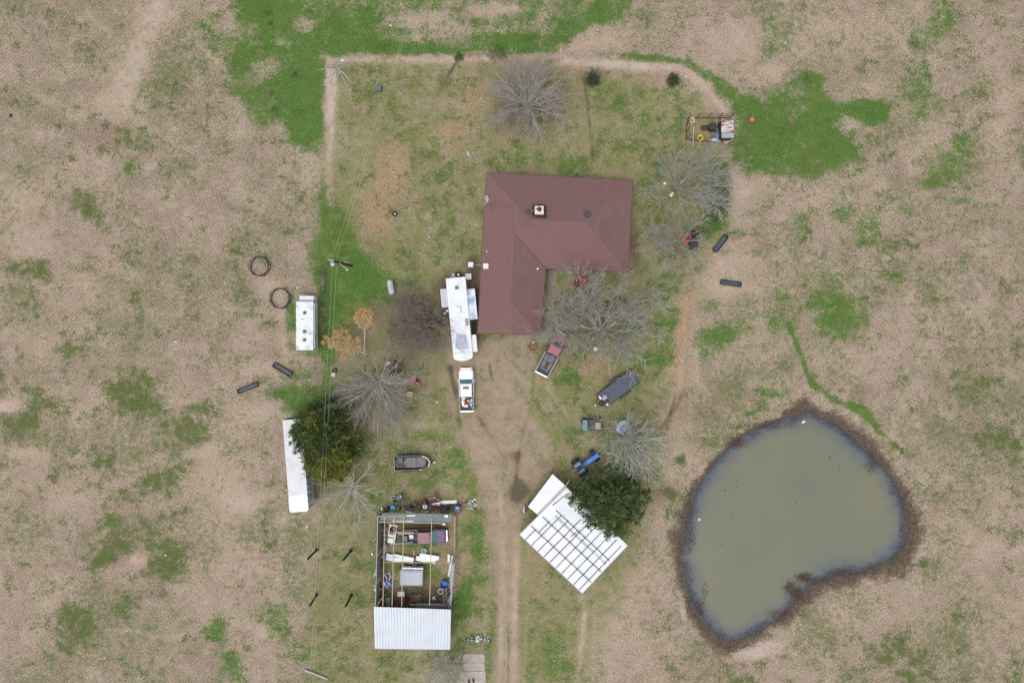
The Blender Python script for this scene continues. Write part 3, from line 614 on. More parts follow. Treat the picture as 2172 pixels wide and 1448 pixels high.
def house():
    t = thing("brick_house", "L-shaped house under a brown shingle hip roof", "house", 1086, 540, z=0)
    ox, oy = t.location.x, t.location.y
    ze = 2.75
    def q(px, py, z): p = P(px, py, z); return Vector((p.x - ox, p.y - oy, z))
    k = .34
    A, B, C = q(1032, 366, ze), q(1342, 383, ze), q(1332, 577.5, ze)
    Dd, E, F = q(1157.5, 569, ze), q(1147.5, 712, ze), q(1013, 706, ze)
    zr1, zr2 = ze + 2.15, ze + 1.5
    r1, r2 = q(1124, 466, zr1), q(1241, 472.5, zr1)
    n1, s1 = q(1092, 497, zr2), q(1083, 641, zr2)
    Mx, My = shingle("brown_shingles", True), shingle("brown_shingles_crosswise", False)
    rf = MB()
    def tri(*p, m=0): rf.slab(p, .12, m)
    tri(A, r1, r2, m=0); tri(A, r2, B, m=0); tri(B, r2, C, m=1)
    tri(C, r2, r1, m=0); tri(C, r1, n1, m=0); tri(C, n1, Dd, m=0)
    tri(A, F, s1, m=1); tri(A, s1, n1, m=1); tri(A, n1, r1, m=1)
    tri(Dd, n1, s1, m=1); tri(Dd, s1, E, m=1); tri(E, s1, F, m=0)
    roof = rf.build("roof", [Mx, My], t)
    caps = MB()
    up = Vector((0, 0, .035))
    for a, b in ((A, r1), (B, r2), (C, r2), (r1, r2), (r1, n1), (n1, s1), (s1, E), (s1, F)):
        d = (b - a).normalized(); w = d.cross(Vector((0, 0, 1))).normalized() * .13
        w *= .7; caps.add([a - w, a + up, a + w, b - w, b + up, b + w], [(0, 1, 4, 3), (1, 2, 5, 4)])
    caps.build("ridge_cap", pm("ridge_shingle", lin(118, 91, 89), .9, var=.1), roof)
    v = MB(); v.tube([n1 + Vector((0, 0, .02)), Dd + Vector((0, 0, .02))], .035, 4)
    v.build("valley", pm("valley_shingle", lin(100, 76, 78), .9), roof)
    # walls, half a metre inside the eaves
    def inset(a, b, c):
        d1, d2 = (a - b).normalized(), (c - b).normalized(); return b + (d1 + d2) * .5
    poly = [A, B, C, Dd, E, F]; ins = []
    for i, p in enumerate(poly):
        w = inset(poly[i - 1], p, poly[(i + 1) % 6]); 
        if i == 3: w = p - (w - p)
        ins.append((w.x, w.y))
    MB().prism(ins[::-1], -.05, ze - .12).build("wall", pm("brown_brick", (.20, .12, .09), .9, var=.3, scale=6), t)
    fs = MB()
    for i in range(6): fs.tube([poly[i] - Vector((0, 0, .09)), poly[(i + 1) % 6] - Vector((0, 0, .09))], .07, 4)
    fs.build("fascia", pm("fascia_brown", (.13, .075, .07), .7), t)
    # chimney with pale cap, sooty flashing and cowl
    c = q(1143.5, 447, zr1 + .2)
    ch = MB().box((c.x, c.y, zr1 - .35), (1.05, 1.05, 1.7)).build("chimney", pm("chimney_brick", (.09, .06, .05), .9, var=.3), t)
    MB().box((c.x, c.y, zr1 + .56), (1.18, 1.12, .1)).build("cap", pm("chimney_crown", (.72, .64, .5), .8, var=.12, scale=2), ch, bev=.02)
    cw = MB(); cw.cyl((c.x + .02, c.y + .05, zr1 + .6), (c.x + .02, c.y + .05, zr1 + .95), .2, n=14); cw.lathe([(.3, 0), (.26, .1), (.05, .2), (0, .2)], (c.x, c.y + .05, zr1 + .95), 14); cw.prism([(c.x - .1, c.y + .25), (c.x - .5, c.y + .12), (c.x - .12, c.y - .12)], zr1 + .93, zr1 + 1.0)
    cw.build("cowl", M_dark, ch)
    fl = MB()
    def onroof(px, py, lift):
        # north slope height under a map position
        y = P(px, py, zr1).y - oy; ya, yb = (A.y + B.y) / 2, (r1.y + r2.y) / 2
        return zr1 - (zr1 - ze) * max(0, (y - yb) / (ya - yb)) + lift
    rr = random.Random(3)
    for i in range(70):
        a = rr.random() * 6.28; e = rr.choice([.62, .7, .78, .86])
        u, w = max(-1, min(1, 1.5 * math.cos(a))) * e, max(-1, min(1, 1.5 * math.sin(a))) * e
        x, y = c.x + u, c.y + w
        ya, yb = (A.y + B.y) / 2, (r1.y + r2.y) / 2
        zz = zr1 - (zr1 - ze) * abs(y - yb) / abs(ya - yb) - .06
        s = rr.uniform(.12, .26); fl.lathe([(0, .13), (s, .11), (s, -.1)], (x, y, zz), 7)
    fl.build("flashing", pm("roofing_tar", (.025, .022, .022), .7), ch)
    for px, py, w, kind in ((1120, 450.5, .5, 0), (1245, 455, .78, 1)):
        p = q(px, py, zr1 - .2); z = onroof(px, py, 0)
        m = MB()
        if kind: m.prism([(p.x - w * .6, p.y), (p.x + .05, p.y + w * .75), (p.x + w * .6, p.y - .02), (p.x + .05, p.y - w * .6)], z - .1, z + .28)
        else: m.prism([(p.x + .26 * math.cos(a), p.y - .05 + .26 * math.sin(a)) for a in [rad(30 * i - 240) for i in range(11)]] + [(p.x - .08, p.y + .5)], z - .1, z + .26)
        vt = m.build("roof_vent", pm("vent_hood", (.035, .045, .06), .5), t, bev=.02)
    for px, py, r, mt_ in ((1114, 466, .11, M_steel), (1247, 478, .13, M_steel), (1140.5, 570, .13, M_white), (1032.5, 533, .08, M_white)):
        zz = ze + .9 if px < 1120 or px > 1200 else ze + .35
        if px == 1140.5: zz = ze + .12
        p = q(px, py, zz + .3); MB().cyl((p.x, p.y, zz - .3), (p.x, p.y, zz + .3), r, n=10).build("vent_pipe", mt_, t)
    # dish on the west eave
    p = q(1031, 422, 3.4)
    ds = bpy.data.objects.new("satellite_dish", None); COL.objects.link(ds); ds.parent = t; ds.location = (p.x, p.y, 3.3); ds.rotation_euler = (0, rad(52), rad(0))
    MB().lathe([(0, 0), (.2, .012), (.34, .05), (.42, .09), (.42, .075), (.2, -.01), (0, -.02)], n=24, sy=1.15).build("reflector", pm("dish_grey", (.55, .58, .62), .5, var=.08), ds, True)
    MB().tube([(0, 0, 0), (.15, 0, .35), (.28, 0, .42)], .025, 6).box((.28, 0, .45), (.1, .16, .08)).build("feed_arm", M_steel, ds)
    MB().tube([(p.x, p.y, 3.3), (p.x - .1, p.y - .15, 2.7)], .035, 6).box((p.x - .15, p.y - .5, 2.75), (.16, .2, .06)).build("dish_mount", M_alu, t)
    # white box at the eave where the service comes in
    p = q(1030.5, 564, 3.3); bx = MB(); bx.box((p.x, p.y, 3.12), (.72, .72, .34)); bx.box((p.x + .02, p.y, 3.31), (.5, .5, .06))
    bx.build("service_box", M_white, t, bev=.03)
    a, b = q(1024, 563, 3.1), q(1006, 562, 1.5); MB().tube([a, (a + b) / 2 + Vector((0, .02, .1)), b], .06, 8).build("service_duct", M_alu, t)
    return t
house()

single("air_conditioner", "white square outdoor unit joined by a duct to the house eave", "air conditioner", 998.5, 561, MB().box((0, 0, .4), (.72, .72, .8)).lathe([(.26, .8), (.26, .83), (.2, .83), (.05, .81), (0, .81)], n=16), M_white, rad(-4), zp=.8, bev=.03)
single("storage_cube", "plain white cube beside the back of the long trailer", "box", 993.5, 586.5, MB().box((0, 0, .45), (.78, .78, .9)).box((0, 0, .93), (.82, .82, .06)), M_white, rad(4), zp=.9, bev=.03)

# ------------------------------------------------------------------ walk beside the house
def walk():
    m = MB(); t = P(1171, 641); 
    a = [(1165, 572), (1181, 572), (1170, 716), (1156, 716)]
    for i in range(12):
        f0, f1 = i / 12 + .003, (i + 1) / 12 - .003
        for u0, u1 in ((0, .48), (.52, 1)):
            def pt(f, u):
                l = Vector(a[0]).lerp(Vector(a[3]), f); r = Vector(a[1]).lerp(Vector(a[2]), f); w = l.lerp(r, u); p = P(w.x, w.y); return (p.x, p.y)
            m.prism([pt(f1, u0), pt(f1, u1), pt(f0, u1), pt(f0, u0)], -.1, .09)
    o = m.build("path", pm("grey_walk_concrete", (.27, .24, .205), .9, var=.2, scale=2, dirt=(.16, .14, .12), dirt_amt=.5)); o["kind"] = "structure"
walk()

# ------------------------------------------------------------------ metal barn: roofed end, open frame, lean-to
def ribbed(name, col, col2, var=.08):
    t = NT(name); n = t.noise(.6, 5, .6)
    c = t.mix(t.mr(n, .4, .7), col, col2)
    return t.set(Base_Color=c, Roughness=.38, Metallic=.15)
M_galv = ribbed("pale_galvanised_sheet", (.49, .53, .585), (.44, .48, .54))
M_greysheet = ribbed("grey_roof_sheet", (.20, .245, .26), (.16, .20, .215))
M_whitesheet = ribbed("white_metal_sheet", (.66, .68, .70), (.58, .60, .63))

def barn():
    t = thing("metal_barn", "half-roofed barn with pale ribbed roof at one end and bare rafters", "barn", 880, 1235, z=0)
    ox, oy = t.location.x, t.location.y
    def q(px, py, z): p = P(px, py, z); return Vector((p.x - ox, p.y - oy, z))
    hw = 3.0
    MB().sheet(q(793, 1286, 3.5), q(957, 1292, 3.5), q(955, 1377, 3.05), q(795, 1375, 3.05), 26, .035).build("roof", M_galv, t)
    MB().sheet(q(811, 1087, 2.5), q(960, 1090, 2.5), q(957.5, 1107, 2.75), q(805, 1104, 2.75), 22, .03).build("lean_to_roof", M_greysheet, t)
    for x0, y0, x1, y1, z in ((861, 1092, 880, 1094, 2.7), (831, 1104, 877, 1106, 2.82)):
        MB().slab([q(x0, y0, z), q(x1, y0, z), q(x1, y1, z), q(x0, y1, z)], .02).build("patch_sheet", M_whitesheet, t)
    fr = 3.0
    # rafters along, plates across
    for x0, y0, x1, y1 in ((816.7, 1095, 812, 1284), (836.7, 1095, 831.5, 1284), (856.6, 1095, 852, 1284), (916, 1098, 911, 1284)):
        a, b = q(x0, y0, fr + .25), q(x1, y1, fr + .4); d = b - a
        m = MB(); m.box((a + b) / 2, (d.length, .09, .15), math.atan2(d.y, d.x)); m.build("rafter", M_newwood, t)
    for x0, y0, x1, y1, z, w, mat in ((800, 1094.5, 862, 1093.5, fr + .1, .09, M_newwood), (805, 1106.5, 938, 1108.5, fr - .1, .12, M_newwood), (815, 1191.5, 953, 1193, fr - .1, .12, M_wood)):
        a, b = q(x0, y0, z), q(x1, y1, z); d = b - a
        MB().box((a + b) / 2, (d.length, w, .14), math.atan2(d.y, d.x)).build("cross_beam", mat, t)
    # west wall of upright sheets with gaps
    rr = random.Random(5)
    a, b = q(801.5, 1096, hw), q(796.5, 1286, hw); L_ = (b - a).length; d = (b - a) / L_
    nrm = Vector((-d.y, d.x, 0)); nrm = nrm if nrm.x > 0 else -nrm
    base_a = Vector((a.x, a.y, 0))
    x = 0; mw = MB()
    while x < L_ - .2:
        w = rr.uniform(.7, 1.1); g = rr.choice([0, 0, .1, .25])
        p, e = base_a + d * x, base_a + d * min(x + w, L_)
        up = Vector((0, 0, rr.uniform(2.5, hw)))
        mw.sheet(p, e, e + up, p + up, 3, .03); x += w + g
    mw.build("wall", pm("dull_grey_sheet", (.25, .265, .29), .5, .2, var=.35, scale=1.5, dirt=(.16, .09, .07), dirt_amt=.4), t)
    MB().box((a + b) / 2 + Vector((0, 0, .02)), (L_, .1, .1), math.atan2(d.y, d.x)).build("top_rail", pm("grey_rail", (.36, .36, .36), .6), t)
    for zz in (1.0, 2.0):
        MB().box((a + b) / 2 + Vector((0, 0, zz - hw)) + nrm * .09, (L_, .05, .1), math.atan2(d.y, d.x)).build("girt", M_greywood, t)
    for px, py, z in ((803, 1098, fr), (800, 1192, fr), (937, 1109, fr), (954, 1193, fr), (798, 1284, fr), (951, 1286, fr)):
        p = q(px, py, z); MB().box((p.x, p.y, z / 2), (.14, .14, z)).build("post", M_greywood, t)
    # east side: long board, loose wall sheets hanging inward
    e0, e1 = q(964.5, 1095, 1.2), q(963.5, 1176, 1.2)
    MB().box((e0 + e1) / 2 - Vector((0, 0, .5)), ((e1 - e0).length, .2, .5), math.atan2((e1 - e0).y, (e1 - e0).x)).build("side_board", M_wood, t)
    s = MB(); s.slab([q(957, 1178, 2.2), q(961, 1178, 2.3), q(953, 1222, 1.9), q(949.5, 1222, 1.8)], .03); s.build("loose_wall_sheet", M_whitesheet, t)
    s = MB(); s.slab([q(954, 1262, 1.6), q(960, 1250, 2.2), q(956, 1286, 2.8), q(949, 1275, 1.2)], .03); s.build("loose_wall_sheet", M_whitesheet, t)
    s = MB(); s.slab([q(957, 1198, 2.6), q(964.5, 1192, 2.4), q(962, 1240, 2.2), q(956, 1262, 2.4), q(954, 1226, 2.6)], .03); s.build("loose_wall_panel", pm("grey_panel", (.40, .42, .45), .5, .2, var=.12), t)
    MB().box(q(966, 1208, .1), (1.3, .1, .1), .1).build("fallen_batten", M_newwood, t)
    MB().box(q(965, 1249, .2), (1.5, .1, .1), .3).build("fallen_batten", M_newwood, t)
    # solid walls under the roofed end
    w = MB()
    c = [q(799, 1289, 2.9), q(951, 1293, 2.9), q(950, 1371, 2.9), q(800, 1370, 2.9)]
    for i in (1, 2, 3):
        u, v = c[i], c[(i + 1) % 4]; w.slab([Vector((u.x, u.y, 0)), Vector((v.x, v.y, 0)), v, u], .05)
    w.build("end_wall", M_greysheet, t)
barn()

def carport():
    t = thing("carport", "white ribbed metal canopy with dark tube grid set at an angle", "carport", 1216, 1146, z=0)
    ox, oy = t.location.x, t.location.y
    Z = 3.0
    def q(px, py, z=Z): p = P(px, py, z); return Vector((p.x - ox, p.y - oy, z))
    W, N, E, So = (1102.5, 1133), (1202, 1034), (1331, 1156), (1235, 1257)
    def uv(u, v, z=Z):
        a = Vector(W).lerp(Vector(So), u); b = Vector(N).lerp(Vector(E), u); c = a.lerp(b, v); return q(c.x, c.y, z)
    Mr = NT("white_canopy_sheet")
    st = Mr.noise(1.6, 5, .7); big = Mr.noise(.35, 4, .6)
    Mr.set(Base_Color=Mr.mix(Mr.mr(st, .56, .72, 0, .35), Mr.mix(Mr.mr(big, .4, .65), (.80, .82, .84), (.71, .74, .77)), (.42, .45, .49)), Roughness=.45)
    rf = MB()
    for i, (u0, u1, dz) in enumerate(((0, .25, 0), (.25, .5, .012), (.5, .75, .024), (.75, 1, .036))):
        for j, (v0, v1) in enumerate(((0, .44), (.43, .66), (.65, 1))):
            rf.sheet(uv(u0, v0, Z + dz + j * .02), uv(u1, v0, Z + dz + j * .02), uv(u1, v1, Z + dz + j * .02), uv(u0, v1, Z + dz + j * .02), 10, .03)
    rf.build("roof", Mr.m, t)
    # grid of dark tube
    zt = Z + .14
    for u, v0, v1 in ((.09, .0, .22), (.14, .22, .45), (.19, 0, .64), (.29, 0, .66), (.385, 0, .8), (.48, 0, .9), (.575, 0, .9), (.67, 0, .9), (.765, 0, .93), (.86, 0, .95), (.95, .0, .93)):
        m = MB(); m.tube([uv(u, v0, zt), uv(u, v1, zt)], .046, 5); m.build("purlin", M_dark, t)
    for v, u0, u1 in ((.21, .02, .99), (.43, .04, .99), (.64, .1, .97)):
        m = MB(); m.tube([uv(u0, v, zt + .07), uv(u1, v, zt + .07)], .046, 5); m.build("tube_rail", M_dark, t)
    m = MB(); m.slab([uv(.14, .55, Z + .075), uv(.97, .55, Z + .075), uv(.97, .59, Z + .075), uv(.14, .59, Z + .075)], .02); m.build("lap_strip", pm("dull_lap_sheet", (.42, .45, .5), .5, var=.2), t)
    m = MB(); m.tube([uv(.03, .66, Z + .12), uv(.05, .88, Z + .12), uv(.07, .97, Z + .12)], .05, 5); m.build('fallen_branch', M_rust, t); m = MB(); m.tube([uv(.44, .5, Z + .15), uv(.45, .56, Z + .16), uv(.46, .68, Z + .15)], .035, 5); m.build("fallen_branch", M_rust, t)
    # annex
    an = [q(1172, 1005, 2.8), q(1199, 1029, 2.8), q(1140.5, 1091, 2.8), q(1120, 1074, 2.8)]
    MB().sheet(an[0], an[1], an[2], an[3], 9, .03).build("annex_roof", Mr.m, t)
    m = MB(); m.slab([q(1199, 1029, 2.95), q(1203, 1034, 2.95), q(1143, 1093.5, 2.95), q(1139.5, 1090, 2.95)], .03); m.build("gutter", pm("grey_gutter", (.32, .33, .36), .5, .2), t)
    m = MB(); a, b = q(1205, 1022, 2.9), q(1196, 1036, 2.9); m.box((a + b) / 2, ((b - a).length + .6, .12, .12), bearing(1205, 1022, 1196, 1036)); m.build("eave_board", M_wood, t)
    for a, b in ((W, So), (So, E), (N, E), (W, N)):
        m = MB(); m.tube([q(*a, Z - .06), q(*b, Z - .06)], .08, 4); m.build("edge_beam", pm("edge_trim", (.5, .5, .5), .6), t)
    for u in (.02, .34, .66, .98):
        for v in (.02, .5, .98):
            p = uv(u, v, Z); MB().box((p.x, p.y, Z / 2 - .06), (.1, .1, Z - .1)).build("post", M_dark, t)
    for pt in ((1172.5, 1009), (1123, 1074)):
        p = q(*pt, 2.7); MB().box((p.x, p.y, 1.35), (.1, .1, 2.7)).build("post", M_dark, t)
carport()

def shed():
    t = thing("hen_house", "small hen house with rust-streaked tin roof at the pen's end", "shed", 1543, 273, z=0)
    ox, oy = t.location.x, t.location.y
    def q(px, py, z): p = P(px, py, z); return Vector((p.x - ox, p.y - oy, z))
    tin = NT("rust_streaked_tin")
    m = tin.n.new("ShaderNodeMapping"); m.inputs["Scale"].default_value = (.35, 1.6, 1); tin.l.new(tin.co(), m.inputs[0])
    n = tin.noise(1.5, 5, .6, m.outputs[0])
    tin.set(Base_Color=tin.mix(tin.mr(n, .46, .54), (.62, .60, .58), tin.mix(tin.mr(tin.noise(3), .4, .6), (.20, .07, .04), (.34, .20, .15))), Roughness=.6, Metallic=.2)
    z = 1.9
    MB().sheet(q(1530, 252, z + .15), q(1530, 281, z + .15), q(1556, 281, z), q(1556, 252, z), 8, .03).build("roof", tin.m, t)
    MB().sheet(q(1530.5, 282, z + .12), q(1530.5, 293, z + .12), q(1557, 293, z - .03), q(1557, 282, z - .03), 3, .03).build("roof_extension", pm("grey_tin", (.42, .45, .48), .45, .3, var=.1), t)
    c = [q(1532, 254, z), q(1555, 254, z), q(1556, 291, z), q(1532, 291, z)]
    w = MB()
    for i in range(4):
        u, v = c[i], c[(i + 1) % 4]; w.slab([Vector((u.x, u.y, 0)), Vector((v.x, v.y, 0)), v - Vector((0, 0, .05)), u - Vector((0, 0, .05))], .04)
    w.build("wall", M_rust, t)
    p = q(1541, 297, 0); MB().box((p.x, p.y, .3), (1.2, .9, .04), .5).build("ramp_board", M_newwood, t)
shed()

def pen():
    t = thing("pen_fence", "rusty pipe posts and sagging wire round the hen yard", "fence", 1490, 273, z=0)
    ox, oy = t.location.x, t.location.y
    def q(px, py, z): p = P(px, py, z); return Vector((p.x - ox, p.y - oy, z))
    pts = [(1549, 250), (1524, 251), (1500, 251), (1478, 251), (1458, 252), (1456, 264), (1455, 280), (1455, 296), (1480, 299), (1505, 300)]
    for x, y in pts:
        a = q(x, y, 0); MB().cyl((a.x, a.y, -.1), (a.x, a.y, 2.1), .055, n=7).build("post", M_rust, t)
    for z in (.1, 1.0, 1.9):
        m = MB()
        for i in range(len(pts) - 1):
            a, b = q(*pts[i], 0), q(*pts[i + 1], 0); a.z = b.z = z; m.tube([a, (a + b) / 2 - Vector((0, 0, .06)), b], .018 if z > .5 else .07, 4)
        m.build("rail", M_rust, t)
pen()
# things inside and around the hen yard
single("drum", "dark rusty drum under the blue tarpaulin edge", "barrel", 1513, 268, MB().lathe([(0, .95), (.5, .95), (.54, .9), (.54, .5), (.56, .48), (.54, .46), (.54, 0)], n=20, sx=1.15), [M_dark], 0, zp=.9)
single("fire_pan", "low rusty pan lying west of the drum in the pen", "pan", 1494, 272, MB().lathe([(0, .1), (.42, .1), (.5, .22), (.53, .2), (.45, 0)], n=18, sx=1.2, sy=.75), M_rust)
single("pale_tyre_ring", "cream-painted tyre lying in the pen corner", "tyre", 1468, 256, MB().ring((0, 0, .12), .3, .1), pm("cream_rubber", (.55, .53, .42), .8), smooth=True)
single("yellow_tyre_ring", "yellow-painted tyre lying on the pen floor", "tyre", 1485, 293, MB().ring((0, 0, .12), .34, .12), pm("yellow_rubber", (.72, .58, .05), .7), smooth=True)
single("steel_pole", "long thin grey pole lying across the pen's south side", "pole", 1469.5, 292, MB().cyl((0, 1.3, .5), (0, -1.4, .12), .05, n=8), M_alu)
single("pink_bucket", "bright pink bucket standing in the green grass east of the pen", "bucket", 1595, 254, MB().lathe([(.24, 0), (.3, .5), (.27, .5), (.0, .46)], n=16), pm("pink_plastic", (.75, .12, .22), .5), zp=.4)
def tarp():
    rr = random.Random(4); m = MB()
    def q(px, py, z): p, o = P(px, py, z), P(1522, 275); return (p.x - o.x, p.y - o.y, z)
    pts = [(1521, 247, 1.6), (1519, 254, 1.7), (1520, 262, 1.6), (1521, 269, 1.2), (1522, 276, 1.0), (1523, 285, .9), (1522, 294, .9), (1526, 302, .5)]
    wid = [1.5, 2, 3, 1.2, 5, 8, 10, 9]; secs = []
    for (x, y, z), w in zip(pts, wid):
        secs.append([q(x - w * .6, y + rr.uniform(-1, 1), z - .6), q(x - w * .25, y, z + rr.uniform(0, .2)), q(x + w * .1, y, z - .15), q(x + w * .4, y + rr.uniform(-1, 1), z - .5)])
    m.loft(secs, 0, False)
    m.loft([[q(1505, 295, .5), q(1505, 299, .4)], [q(1513, 293, .9), q(1514, 299, .8)], [q(1522, 293, 1.0), q(1521, 301, .6)]], 0, False)
    t = NT("blue_white_tarpaulin"); n = t.noise(1.3, 4, .6)
    t.set(Base_Color=t.mix(t.mr(n, .42, .56), (.12, .32, .62), (.72, .78, .86)), Roughness=.5)
    single("tarpaulin", "crumpled blue and white tarpaulin hanging beside the hen house", "tarpaulin", 1522, 275, m, t.m)
tarp()
def slab_():
    m = MB(); o = P(1005, 1418)
    for (x0, y0, x1, y1, z) in ((982, 1386, 1028, 1404, .08), (984, 1404.6, 1028, 1421.5, .075), (976, 1422.2, 1030, 1470, .09)):
        a, b = P(x0, y1) - o, P(x1, y0) - o; m.prism(rrect(a.x, b.x, a.y, b.y, .35 if y0 == 1386 else .08), -.1, z)
    single("concrete_pad", "cracked pinkish concrete pad beside the bare shrub", "slab", 1005, 1418, m, M_concrete, z=0)
    for i, (x, y, w) in enumerate(((995, 1444, "left"), (1004.5, 1441, "right"))):
        rr = random.Random(i); m = MB()
        m.cyl((0, -.12, .0), (0, -.12, .12), .17, n=9); 
        for a in (60, 120, 95 + 20 * i): m.tube([(0, -.05, .1), (.35 * math.cos(rad(a)), .38 * math.sin(rad(a)), .2)], .05, 5)
        single("brown_stump", ("forked dark brown stump nearer the bare shrub on the concrete pad", "speckled dark brown stump on the concrete pad's driveway side")[i], "stump", x, y, m, pm("dark_bark", (.055, .032, .024), .9), z=.09)
slab_()
# ------------------------------------------------------------------ pickups
def pickup(name, label, px, py, rot, L, W, paint, roofpaint, f, rail, crew=False, sunroof=False, bumper=M_chrome, group=None, ws=M_teal):
    """f: hood end, roof start, roof end as shares of the length from the nose"""
    t = thing(name, label, "pickup truck", px, py, rot, group, zp=1.0)
    X = lambda s: L / 2 - s * L
    hw = W / 2
    xh, xr, xe = X(f[0]), X(f[1]), X(f[2])
    xb = xe - .12
    nose = [(xb, -hw), (L / 2 - .5, -hw), (L / 2 - .18, -hw * .86), (L / 2 - .03, -hw * .45), (L / 2, 0), (L / 2 - .03, hw * .45), (L / 2 - .18, hw * .86), (L / 2 - .5, hw), (xb, hw)]
    MB().prism(nose, .38, .98).build("body", paint, t, bev=.05)
    hi = [(xh - .1, -hw * .9), (L / 2 - .55, -hw * .9), (L / 2 - .26, -hw * .74), (L / 2 - .16, 0), (L / 2 - .26, hw * .74), (L / 2 - .55, hw * .9), (xh - .1, hw * .9)]
    ho = MB().prism(hi, .98, 1.12, [(x * .985 if i else x, y * .95) for i, (x, y) in enumerate(hi)]).build("hood", paint, t, bev=.04)
    MB().tube([(xh - .1, 0, 1.115), (L / 2 - .3, 0, 1.115)], .02, 4).build("hood_crease", paint, ho)
    rw = hw * .8
    cb = MB().add([(xe - .02, -hw * .97, .98), (xh - .02, -hw * .95, 1.0), (xh - .02, hw * .95, 1.0), (xe - .02, hw * .97, .98), (xe + .04, -rw, 1.76), (xr, -rw * .97, 1.76), (xr, rw * .97, 1.76), (xe + .04, rw, 1.76)],
        [(4, 5, 6, 7), (0, 1, 5, 4), (1, 2, 6, 5), (2, 3, 7, 6), (3, 0, 4, 7), (3, 2, 1, 0)]).build("cab", M_glass, t)
    wsd = MB(); o = .012
    wsd.slab([(xh - .04 + o, -hw * .88, 1.05), (xh - .04 + o, hw * .88, 1.05), (xr + o + .02, rw * .9, 1.745), (xr + o + .02, -rw * .9, 1.745)], .02)
    wsd.build("windshield", ws, t)
    MB().prism(rrect(xe, xr + .04, -rw, rw, .12), 1.75, 1.84, rrect(xe + .06, xr - .06, -rw * .92, rw * .92, .12)).build("roof", roofpaint, t, bev=.02)
    for s in (-1, 1):
        for xa, xc in [(xh - .02, xr), (xe, xe + .04)] + ([((xr + xe) / 2,) * 2] if crew else []):
            MB().tube([(xa, s * hw * .97, 1.0), (xc, s * rw, 1.76)], .055, 5).build("pillar", roofpaint, t)
    for s in (-1, 1):
        MB().box(((xh + xe) / 2 - .1, s * hw * .965, .99), (xh - xe - .3, .12, .1)).build("door", paint, t, bev=.02)
        MB().box((xh - .25, s * (hw + .12), 1.12), (.12, .26, .16), s * -.3).build("mirror", roofpaint if crew else M_dark, t, bev=.03)
        MB().lathe([(0, 0), (.13, 0), (.11, .04), (0, .05)], (0, 0, 0), 12).build("headlight", M_chrome, t).matrix_local = Matrix.Translation((L / 2 - .2, s * hw * .7, .78)) @ Matrix.Rotation(rad(90), 4, 'Y')
    if sunroof: MB().box((xr - .5, 0, 1.845), (.42, .82, .02)).build("sunroof", pm("sunroof_glass", (.04, .07, .12), .1), t)
    # bed
    bt = MB().box(((xb - L / 2) / 2 + .0, 0, .62), (xb + L / 2 - .1, W - .2, .06))
    for i in range(7): bt.box(((xb - L / 2) / 2, -hw + .3 + i * (W - .6) / 6, .655), (xb + L / 2 - .3, .06, .03))
    bt.build("bed_floor", M_black, t)
    for s in (-1, 1):
        MB().box(((xb - L / 2) / 2, s * (hw - .06), .78), (xb + L / 2 - .02, .13, .58)).build("bed_side", rail, t, bev=.03)
        MB().box(((xb - L / 2) / 2, s * (hw - .22), .66), (1.0, .22, .3)).build("wheel_well", M_black, t, bev=.03)
    MB().box((-L / 2 + .06, 0, .78), (.1, W - .16, .56)).build("tailgate", rail, t, bev=.03)
    MB().box((xb - .04, 0, .78), (.06, W - .1, .5)).build("bed_front", M_black, t)
    MB().box((-L / 2 - .08, 0, .52), (.16, W * .94, .16)).build("rear_bumper", bumper, t, bev=.03)
    MB().box((L / 2 + .02, 0, .52), (.16, W * .9, .2)).build("front_bumper", bumper, t, bev=.05)
    for x in (L / 2 - L * .17, -L / 2 + L * .2):
        for s in (-1, 1): wheel(t, x, s * (hw - .13), .38, .25)
    return t, X, hw

P_white = pm("white_truck_paint", (.82, .83, .84), .3, var=.03)
P_graphite = pm("grey_truck_cladding", (.24, .26, .29), .4, var=.08)
t, X, hw = pickup("pickup_truck", "white crew-cab pickup with a loaded bed parked behind the long trailer", 989.3, 826.5, rad(91.2), 5.85, 2.0, P_white, P_white, (.235, .355, .65), P_graphite, True, True)
wx, wy = 989.3, 826.5
single("rubbish_bag", "white plastic bags bunched in the white pickup's bed", "bag", 983, 852, MB().box((0, .55, .1), (.7, .5, .35), .2, (.7, .6)).box((-.05, -.05, .12), (.6, .8, .4), .1, (.6, .6)).box((.2, -.5, .1), (1.0, .5, .3), -.2, (.6, .6)), pm("white_plastic", (.82, .82, .82), .4), 0, z=.72, zp=.8, bev=.1)
single("cargo_cloth", "orange cloth draped over the white bags in the pickup bed", "cloth", 985.5, 853, MB().box((0, 0, .1), (.3, .9, .16), .1, (.5, .8)), pm("orange_cloth", (.75, .17, .05), .7), 0, z=.98, zp=1, bev=.05)
single("hand_truck", "small white framed hand truck lying in the white pickup's bed", "hand truck", 998.7, 858, MB().tube([(-.25, .45, .1), (.2, -.45, .1)], .05, 5).tube([(.05, .55, .1), (.45, -.3, .1)], .05, 5).tube([(-.25, .45, .1), (.05, .55, .1)], .05, 5).tube([(.2, -.45, .1), (.45, -.3, .1)], .05, 5).box((.1, .05, .08), (.3, .3, .05), -.4), M_white, 0, z=.68, zp=.8)
single("plastic_jug", "white jug behind the cab in the white pickup's bed", "jug", 993, 849, MB().lathe([(0, 0), (.14, 0), (.15, .25), (.06, .34), (.06, .4), (0, .4)], n=12), M_white, 0, z=.68, zp=.8)
single("paper_bag", "small crumpled white bag by the right bed wall of the white pickup", "bag", 1000.5, 848, MB().box((0, 0, .12), (.3, .5, .25), .2, (.5, .7)), M_white, 0, z=.68, zp=.8, bev=.04)

